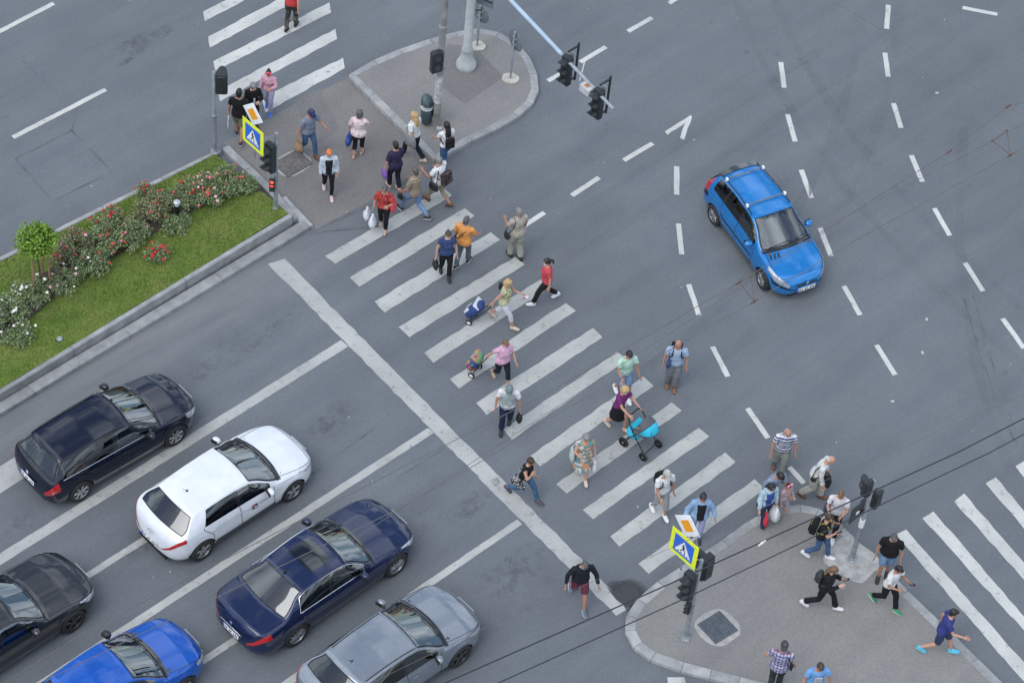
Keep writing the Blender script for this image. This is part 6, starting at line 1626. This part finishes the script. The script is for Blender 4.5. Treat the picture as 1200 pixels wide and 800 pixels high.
p = person('old man in white t-shirt, pale grey cap and grey shorts', (771, 601), (.5, .85), 1.70, .34, 'L', 'down', (22, 10, 40, .1), ('tee', K_WHITE, -.10), ('capri', cloth('grey_shorts', (.26, .28, .28))), S_WHITE, ('short', 'white'), 'b', fat=1.1, look=22, cap=('cap', cloth('cap_pale', (.38, .38, .35))))
backpack('black backpack on the old man in pale grey cap', p, K_BLACK, .26, .34, .14, .25)
p = person('woman in blue denim jacket over black top behind the diamond sign', (814, 628), (.1, 1), 1.68, .24, 'L', (-6, 24, 40, 0), (4, 24, 24, 0), ('jacket', cloth('denim_jacket', (.20, .33, .52), 'denim'), -.11), ('jeans', cloth('lilac_jean', (.24, .28, .46), 'denim')), S_BW, ('bun', 'black'), 'b', fem=True, fat=1.3, under=K_BLACK, look=14)
p = person('white haired man in navy and white striped shirt wearing a mask', (911, 552), (.1, 1), 1.76, .34, 'L', 'down', (8, 12, 14, 0), ('polo', cloth('navy_stripe', (.60, .60, .61), 'stripe', (.02, .03, .16), s=1.3), -.10), ('wide', cloth('olive_grey', (.19, .20, .18))), S_BROWN, ('ring', 'white'), 'b', True, fat=1.2, look=28, lean=8)
p = person('dark haired man in grey blue t-shirt bending over beside two women', (896, 596), (.6, .8), 1.76, .25, 'L', 'fwd', 'bag', ('tee', cloth('steel_tee', (.20, .25, .35)), -.10), ('trousers', K_NAVY), S_BLACK, ('short', 'black'), 'b', fat=1.1, lean=20, look=34)
carrier_bag('white carrier bag left of the bending man in grey blue', p, 'R', K_PLAST, .30, .36, .18); carrier_bag('red fabric bag hanging between bending man and woman in denim', p, 'R', mat('red_bag', (.52, .03, .05), .7, var=.15), .24, .36, .12, off=(.28, -.12, -.08))
p = person('dark haired woman in pale denim jacket over blue top with blue shoes', (891, 612), (.5, .9), 1.66, .52, 'R', 'bag', 'down', ('jacket', cloth('pale_denim_b', (.36, .49, .58), 'denim'), -.06), ('jeans', K_JEAND), ((.035, .07, .22), (.05, .08, .2)), ('wavy', 'black'), 'c', fem=True, under=cloth('blue_top', (.03, .07, .28)), look=26, lean=8)
carrier_bag('bulging white carrier bag held by woman in pale denim jacket', p, 'L', K_PLAST, .34, .44, .22, drop=.06)
p = person('small girl in pink top with pink hair bow beside woman in denim', (914, 602), (.7, .7), 1.22, .2, 'L', 'fold', 'down', ('tee', cloth('girl_pink', (.48, .34, .40))), ('shorts', cloth('girl_shorts', (.30, .28, .34))), S_WHITE, ('bun', 'brown'), 'c', fem=True, look=24)
m = MB(); q_ = p.J['head'] + p.hu * .12 * p.k
for s in (1, -1): m.ell(q_ + p.HY * s * .05, (.03, .05, .03), None, 8, 5)
m.build('hair_bow', mat('bow_pink', (.70, .25, .40), .7), p.R)
p = person('stooped bald old man in white jacket and beige trousers', (949, 582), (1, .35), 1.74, .42, 'L', 'bag', 'down', ('long', cloth('white_jacket', (.56, .56, .54)), -.11), ('wide', cloth('beige_trousers', (.34, .32, .27))), ((.16, .05, .03), (.05, .03, .02)), ('ring', 'white'), 'a', fat=1.05, lean=20, look=26)
carrier_bag('black plastic bag held by the stooped man in white jacket', p, 'L', mat('black_film', (.018, .018, .02), .35, var=.2), .32, .40, .18)
shoulder_bag('thin strap bag worn by the stooped man in white jacket', p, 'R', BLACK, .14, .12, .05, zoff=.05)
p = person('brown haired person in white t-shirt and dark trousers beside backpack woman', (973, 626), (-.25, 1), 1.74, .3, 'L', (16, 10, 80, .5), (16, 10, 80, .4), ('tee', cloth('white_pink', (.58, .55, .58)), -.10), ('trousers', cloth('dark_navy', (.014, .017, .028))), S_WHITE, ('short', 'lbrown'), 'a', look=28, z=CZ)
shoulder_bag('dark blue bag at the side of person in white by the post', p, 'R', mat('dark_blue_bag', (.03, .05, .10), .8), .26, .28, .12, zoff=.16)
p = person('woman in black t-shirt and jeans with both hands at her face', (956, 652), (.95, .35), 1.68, .5, 'L', 'strap', (30, 10, 110, .3), ('tee', K_BLACK, -.06), ('jeans', K_JEAN), S_WHITE, ('pony', 'brown'), 'a', fem=True, look=20, z=CZ)
backpack('black backpack with yellow trim on woman in jeans by the post', p, K_BLACK, .30, .40, .16, .22, mat('yellow_trim', (.30, .26, .03), .7)); phone('phone held near the face by woman with yellow trimmed backpack', p, 'R')
p = person('long haired woman all in black with white shoes looking at her phone', (960, 711), (1, .3), 1.68, .70, 'L', 'phone', 'fold', ('jacket', K_BLACK, -.06), ('flare', K_BLACK), S_WHITE, ('long', 'lbrown'), 'c', fem=True, look=26, lean=6, z=CZ)
backpack('small dark backpack on long haired woman all in black', p, mat('dark_pack', (.03, .035, .038), .8), .24, .28, .12, .28); phone('phone in the hand of long haired woman all in black', p, 'L')
p = person('stocky man in black t-shirt and denim shorts by the right crossing', (1034, 674), (-.2, 1), 1.78, .2, 'R', 'down', 'down', ('tee', K_BLACK, -.11), ('shorts', K_JEANL), S_BLACK, ('crop', 'dgrey'), 'b', fat=1.3, look=30, lean=8, z=CZ)
p = person('young man in white t-shirt and black trousers with green trimmed shoes', (1035, 709), (.75, .65), 1.70, .56, 'L', (20, 12, 85, .3), 'phone', ('tee', K_WHITE, -.10), ('trousers', K_BLACK), ((.02, .22, .09), (.62, .62, .6)), ('short', 'black'), 'b', look=30, lean=8, z=CZ)
phone('phone held by young man in white with green shoes', p, 'L')
p = person('man in navy t-shirt and shorts with turquoise shoes striding right', (1096, 763), (1, .22), 1.74, .66, 'L', (-30, 12, 30, 0), (30, 12, 60, 0), ('tee', cloth('royal_navy', (.035, .045, .20)), -.10), ('shorts', cloth('navy_shorts', (.03, .045, .10))), ((.07, .45, .62), (.15, .55, .7)), ('short', 'black'), 'a', look=6, lean=10, z=CZ)
p = person('man in blue checked shirt and dark cap walking away at the bottom edge', (906, 808), (.2, -1), 1.76, .2, 'R', (10, 24, 24, 0), (0, 20, 24, 0), ('shirt', cloth('plaid_blue', (.46, .45, .52), 'plaid', (.03, .05, .20), (.40, .08, .10)), -.11), ('trousers', cloth('charcoal', (.03, .033, .036))), S_BLACK, ('short', 'dgrey'), 'a', fat=1.15, cap=('cap', cloth('cap_charcoal', (.055, .052, .062))), z=CZ)
shoulder_bag('black crossbody bag on man in blue checked shirt', p, 'R', BLACK, .20, .18, .08, zoff=.18, b=1.15)
p = person('man in sky blue t-shirt with chest print at the bottom edge', (947, 824), (.2, 1), 1.74, .3, 'L', (6, 24, 14, 0), (6, 20, 34, 0), ('tee', cloth('sky_tee', (.13, .31, .62)), -.11), ('jeans', K_JEAN), S_WHITE, ('short', 'brown'), 'b', fat=1.15, look=20, lean=8, z=CZ)
m = MB(); T_, f_, k_ = p.T, p.f, p.k; c = T_(.30) + f_ * (.128 * k_ + .030); q = Matrix((p.f, p.Y, p.u)).transposed()
m.box(c, (.012, .16, .20), q, 0, 1, 0)
for j in range(3): m.box(c + q @ V((.008, -.045 + .045 * j, 0)), (.004, .018, .15), q, 0, 1, 1)
m.build('chest_print', [mat('print_pale', (.52, .52, .50), .8), mat('print_grey', (.20, .22, .25), .8)], p.R)
p = person('man in black zip top and maroon shorts striding near the stop line', (676, 703), (.25, 1), 1.78, .66, 'L', (10, 20, 20, 0), (-6, 20, 24, 0), ('long', cloth('black_blue', (.014, .016, .024)), -.11), ('shorts', cloth('maroon', (.12, .025, .045))), ((.09, .13, .17), (.6, .62, .63)), ('crop', 'dgrey'), 'b', True, fat=1.25, look=34, lean=10)

# people in the cars
def incar(C, label, y, top, arm, hair, fem=False):
    Mx = Matrix.Translation(C.R.location) @ Matrix.Rotation(C.R.rotation_euler.z, 4, 'Z'); l = Mx @ V((C.fs + .02, y, 0))
    return person(label, None, None, 1.70, .14, 'L', arm[0], arm[1], top, ('trousers', K_NAVY), S_BLACK, hair, 'a', fem=fem, seat=.62, rz=C.R.rotation_euler.z, loc=l, lean=-14, look=12)
incar(C7, 'driver in dark top seated inside the bright blue small estate car', .36, ('tee', cloth('dark_red', (.10, .03, .04))), ('wheel', 'wheel'), ('short', 'brown'))
incar(C1, 'passenger in pale top seated inside the black estate car', -.36, ('tee', cloth('teal_pale', (.25, .40, .40))), ('lap', 'lap'), ('wavy', 'lbrown'), True)

# ------------------------------------------------------------------ wheeled things
def trolley(label, P, wheel_px, mts, accent):
    hp = handp(P, 'R'); ax = G(*wheel_px, .085); d = hp - ax; dn = d.normalized(); hz = V((dn.x, dn.y, 0)).normalized(); side = V((-hz.y, hz.x, 0)); n = side.cross(dn) * -1
    if n.z < 0: n = -n
    R = thing('shopping_trolley', label, 'shopping trolley', V((ax.x, ax.y, 0)), 0); o = R.location; L = d.length
    q = Matrix((n, side, dn)).transposed(); m = MB(); base = ax - o + n * .02
    for s in (1, -1): m.tube([ax - o + side * s * .13, ax - o + dn * (L - .05) + side * s * .10, ax - o + dn * L + side * s * .06], .010, 6)
    m.tube([hp - o + side * .10, hp - o - side * .10], .015, 8); m.tube([ax - o + side * .19, ax - o - side * .19], .009, 6); m.build('frame', BLACK, R)
    secs = []
    h = min(.62, L * .72)
    for t_, a, b_ in ((0, .8, .75), (.05, .95, .95), (.5, 1, 1.05), (.85, .92, .9), (1, .6, .5)): secs.append((base + n * .13 + dn * (.06 + h * t_), side * .19 * a, n * .14 * b_))
    m = MB(); m.loft(secs, 20)
    for i, v in enumerate(m.v): m.v[i] = tuple(V(v) + mnoise.noise_vector(V(v) * 7) * .015)
    m.build('bag', mts, R, ang=70)
    m = MB(); m.box(base + n * .24 + dn * (h * .30), (.05, .26, .20), q, .03, 2); m.box(base + n * .20 + dn * (h * .95), (.20, .34, .05), q, .02, 2); m.build('pocket', accent, R)
    for s in (1, -1):
        m = MB(); m.lathe([(.085, -.018), (.085, .018), (.055, .02), (.055, -.02), (.085, -.018)], ax - o + side * s * .19, 20, 0, Matrix((hz, V((0, 0, 1)), -side)).transposed()); w = m.build('wheel', RUBBER, R)
        m = MB(); m.lathe([(.058, -.012), (.058, .012), (.001, .014)], ax - o + side * s * .19, 16, 0, Matrix((hz, V((0, 0, 1)), -side)).transposed()); m.build('hub', WHITE, w)
trolley('blue and white wheeled shopping trolley pulled by blonde woman in white shorts', TROL1, (553, 372), cloth('trolley_blue', (.03, .06, .20)), mat('trolley_white', (.55, .58, .60), .7))
trolley('multicoloured wheeled shopping trolley pulled by woman in pink shirt', TROL2, (557, 434), cloth('trolley_multi', (.04, .07, .22), 'floral', (.55, .12, .04), (.12, .30, .12), .45), cloth('trolley_flowers', (.60, .14, .05), 'floral', (.10, .30, .28), (.55, .40, .10), .6))

def pushchair(P):
    rz = P.rz; a = (handp(P, 'L') + handp(P, 'R')) / 2; f = V((math.cos(rz), math.sin(rz), 0)); o = V((a.x, a.y, 0)) + f * .26
    R = thing('pushchair', 'black pushchair with grey and turquoise hood pushed across the crossing', 'pushchair', o, rz)
    FR = BLACK; TQ = mat('turquoise_fabric', (.02, .42, .58), .75, var=.1); GF = mat('grey_fabric', (.085, .088, .10), .85, var=.12)
    hz = a.z - .0
    m = MB()
    for s in (1, -1):
        m.tube([(-.30, s * .22, hz), (-.24, s * .25, hz - .12), (-.08, s * .26, .62), (.30, s * .24, .16)], .015, 8)
        m.tube([(.0, s * .26, .66), (-.16, s * .26, .40), (-.30, s * .27, .15)], .014, 8)
    m.tube([(-.30, .22, hz), (-.33, .12, hz + .02), (-.33, -.12, hz + .02), (-.30, -.22, hz)], .019, 8); m.tube([(-.30, .27, .15), (-.30, -.27, .15)], .012, 6); m.tube([(.30, .24, .16), (.30, -.24, .16)], .012, 6); m.build('frame', FR, R)
    for x, s, r in ((-.30, 1, .135), (-.30, -1, .135), (.32, 1, .115), (.32, -1, .115)):
        Q = rot(x=-PI / 2); m = MB(); m.lathe([(r, -.025), (r * 1.0, .025), (r * .75, .028), (r * .75, -.028), (r, -.025)], (x, s * .29, r), 22, 0, Q); w = m.build('wheel', RUBBER, R)
        m = MB(); m.lathe([(r * .22, -.03), (r * .22, .03), (.001, .03)], (x, s * .29, r), 10, 0, Q)
        for k in range(5): m.box(V((x, s * .29, r)) + Q @ V((r * .42 * math.cos(k * 1.2566), r * .42 * math.sin(k * 1.2566), 0)), (r * .75, .022, .03), Q @ rot(z=k * 1.2566))
        m.build('spokes', mat('grey_plastic', (.20, .22, .23), .5), w)
    # seat shell facing the mother, hood at the front
    m = MB(); secs = []
    for x, z, w_, h_ in ((-.26, .60, .15, .03), (-.14, .58, .20, .05), (.04, .58, .21, .07), (.18, .66, .21, .08), (.30, .80, .19, .06), (.35, .88, .15, .03)): secs.append((V((x, 0, z)), V((0, w_, 0)), V((-.3 * h_, 0, h_))))
    m.loft(secs, 18); m.build('seat', GF, R)
    def dome(x0, ang0, ang1, r0, mt, nm):
        m = MB(); ro = []; n = 14
        for i in range(7):
            t = math.radians(ang0 + (ang1 - ang0) * i / 6); ro.append([V((x0 + r * math.cos(t) * abs(math.sin(PI * j / n)) ** .55, .235 * math.cos(PI * j / n) , .72 + r * math.sin(t) * abs(math.sin(PI * j / n)) ** .55)) for r in (r0,) for j in range(n + 1)])
        inn = [[p * 1.0 - V((0, 0, .012)) for p in q] for q in ro]; vs = [p for q in ro for p in q]; k = n + 1
        m.add(vs, [(i * k + j, i * k + j + 1, (i + 1) * k + j + 1, (i + 1) * k + j) for i in range(6) for j in range(n)]); o_ = m.build(nm, mt, R, ang=70); s_ = o_.modifiers.new('t', 'SOLIDIFY'); s_.thickness = .012
    dome(.06, 12, 58, .34, TQ, 'hood_front'); dome(.06, 58, 100, .34, GF, 'hood')
    m = MB(); m.ell((-.20, 0, .36), (.22, .21, .14), None, 16, 9); m.build('basket', TQ, R)
    m = MB(); m.box((-.20, 0, .69), (.14, .34, .05), rot(y=.4), .02, 2); m.build('footmuff', TQ, R)
    l = Matrix.Translation(o) @ Matrix.Rotation(rz, 4, 'Z') @ V((.12, 0, 0))
    person('baby with bare legs lying in the turquoise pushchair', None, None, .72, .13, 'L', 'lap', 'lap', ('tee', cloth('baby_blue', (.25, .50, .60))), None, None, ('short', 'lbrown'), 'c', seat=.70, rz=rz + PI, loc=l, lean=-35, look=20)
pushchair(PUSH)
# hands of the blonde woman hold a small red and white packet
hp = handp(TROL1, 'L'); R = thing('snack_packet', 'small red and white packet in the raised hand of blonde trolley woman', 'packet', hp, TROL1.rz)
m = MB(); m.box((.03, 0, 0), (.09, .10, .03), rot(y=.3), .01, 1); m.build('wrapper', WHITE, R); m = MB(); m.box((.0, -.02, -.05), (.05, .06, .04), None, .01, 1); m.build('red_end', mat('packet_red', (.6, .04, .04), .5), R)

# ------------------------------------------------------------------ evaluate the remeshed surfaces in one go
dg = bpy.context.evaluated_depsgraph_get()
new = [bpy.data.meshes.new_from_object(o.evaluated_get(dg)) for o, _, _ in JOBS]
for (o, wr, post), me in zip(JOBS, new):
    o.modifiers.clear(); old = o.data; mats_ = [mt for mt in old.materials]; o.data = me; me.name = o.name
    if len(me.materials) < len(mats_):
        me.materials.clear()
        for mt in mats_: me.materials.append(mt)
    bpy.data.meshes.remove(old)
    if wr:
        n = len(me.vertices); co = np.empty(n * 3); nr = np.empty(n * 3); me.vertices.foreach_get('co', co); me.vertices.foreach_get('normal', nr)
        co = co.reshape(-1, 3); nr = nr.reshape(-1, 3); sd = (sum(map(ord, o.parent['label'])) % 97) * 1.7
        x, y, z = co[:, 0] * 1.0, co[:, 1], co[:, 2]
        d = (np.sin(17 * z + 9 * np.sin(6 * y + sd) + 7 * x + sd) + .7 * np.sin(31 * y + 14 * z + 5 * np.sin(11 * x + 2 * sd)) + .6 * np.sin(43 * z - 21 * x + 6 * np.sin(8 * y + sd * 3))) / 2.3
        d += .5 * np.sin(70 * x + 9 * np.sin(13 * z + sd)) * np.sin(55 * y + 40 * z)
        co += nr * (d * wr)[:, None]; me.vertices.foreach_set('co', co.ravel()); me.update()
    if post: post(me)
    me.polygons.foreach_set('use_smooth', [True] * len(me.polygons)); me.update()
# shoes rest on the ground: settle every standing figure by its lowest point
for P in PEOPLE:
    if hasattr(P, 'foot'):
        lo = min((min(v.co.z for v in c.data.vertices) for c in P.R.children if c.type == 'MESH' and c.name.split('.')[0] == 'shoe'), default=0)
        P.R.location.z -= lo

# ------------------------------------------------------------------ sky, sun, exposure
SUN_EL, SUN_AZ = math.radians(56), math.radians(-142)
w = bpy.data.worlds.new('World'); scene.world = w; w.use_nodes = True; t = w.node_tree; bg = t.nodes['Background']
sky = t.nodes.new('ShaderNodeTexSky'); sky.sky_type = 'NISHITA'; sky.sun_disc = False; sky.sun_elevation = SUN_EL; sky.sun_rotation = SUN_AZ; sky.air_density = 1.0; sky.dust_density = 1.5
tc = t.nodes.new('ShaderNodeTexCoord'); sep = t.nodes.new('ShaderNodeSeparateXYZ'); t.links.new(tc.outputs['Generated'], sep.inputs[0])
den = math_n(t, 'ADD', math_n(t, 'ABSOLUTE', sep.outputs[2]), .18); cmb = t.nodes.new('ShaderNodeCombineXYZ')
t.links.new(math_n(t, 'DIVIDE', sep.outputs[0], den), cmb.inputs[0]); t.links.new(math_n(t, 'DIVIDE', sep.outputs[1], den), cmb.inputs[1])
n1 = noise(t, cmb.outputs[0], 1.7, 8, .58)
cl = maprange(t, n1, .45, .57); shade = ramp(t, noise(t, cmb.outputs[0], 3.2, 5), [(.3, (5.9, 6.7, 7.8)), (.75, (11.6, 12.5, 13.5))])
t.links.new(mixc(t, cl, sky.outputs[0], shade), bg.inputs['Color']); bg.inputs['Strength'].default_value = .13
sd = bpy.data.lights.new('sun', 'SUN'); sd.energy = 1.0; sd.angle = math.radians(38); sd.color = (1.0, .985, .965)
so = bpy.data.objects.new('sun', sd); col.objects.link(so)
dirv = V((math.sin(SUN_AZ) * math.cos(SUN_EL), math.cos(SUN_AZ) * math.cos(SUN_EL), math.sin(SUN_EL)))
so.rotation_euler = dirv.to_track_quat('Z', 'Y').to_euler(); so.location = (0, 40, 60)
vs_ = scene.view_settings; vs_.view_transform = 'Standard'; vs_.look = 'None'; vs_.exposure = 0.47; vs_.gamma = 1.0; vs_.use_curve_mapping = False
scene.cycles.use_denoising = True; scene.cycles.max_bounces = 6; scene.cycles.transparent_max_bounces = 12
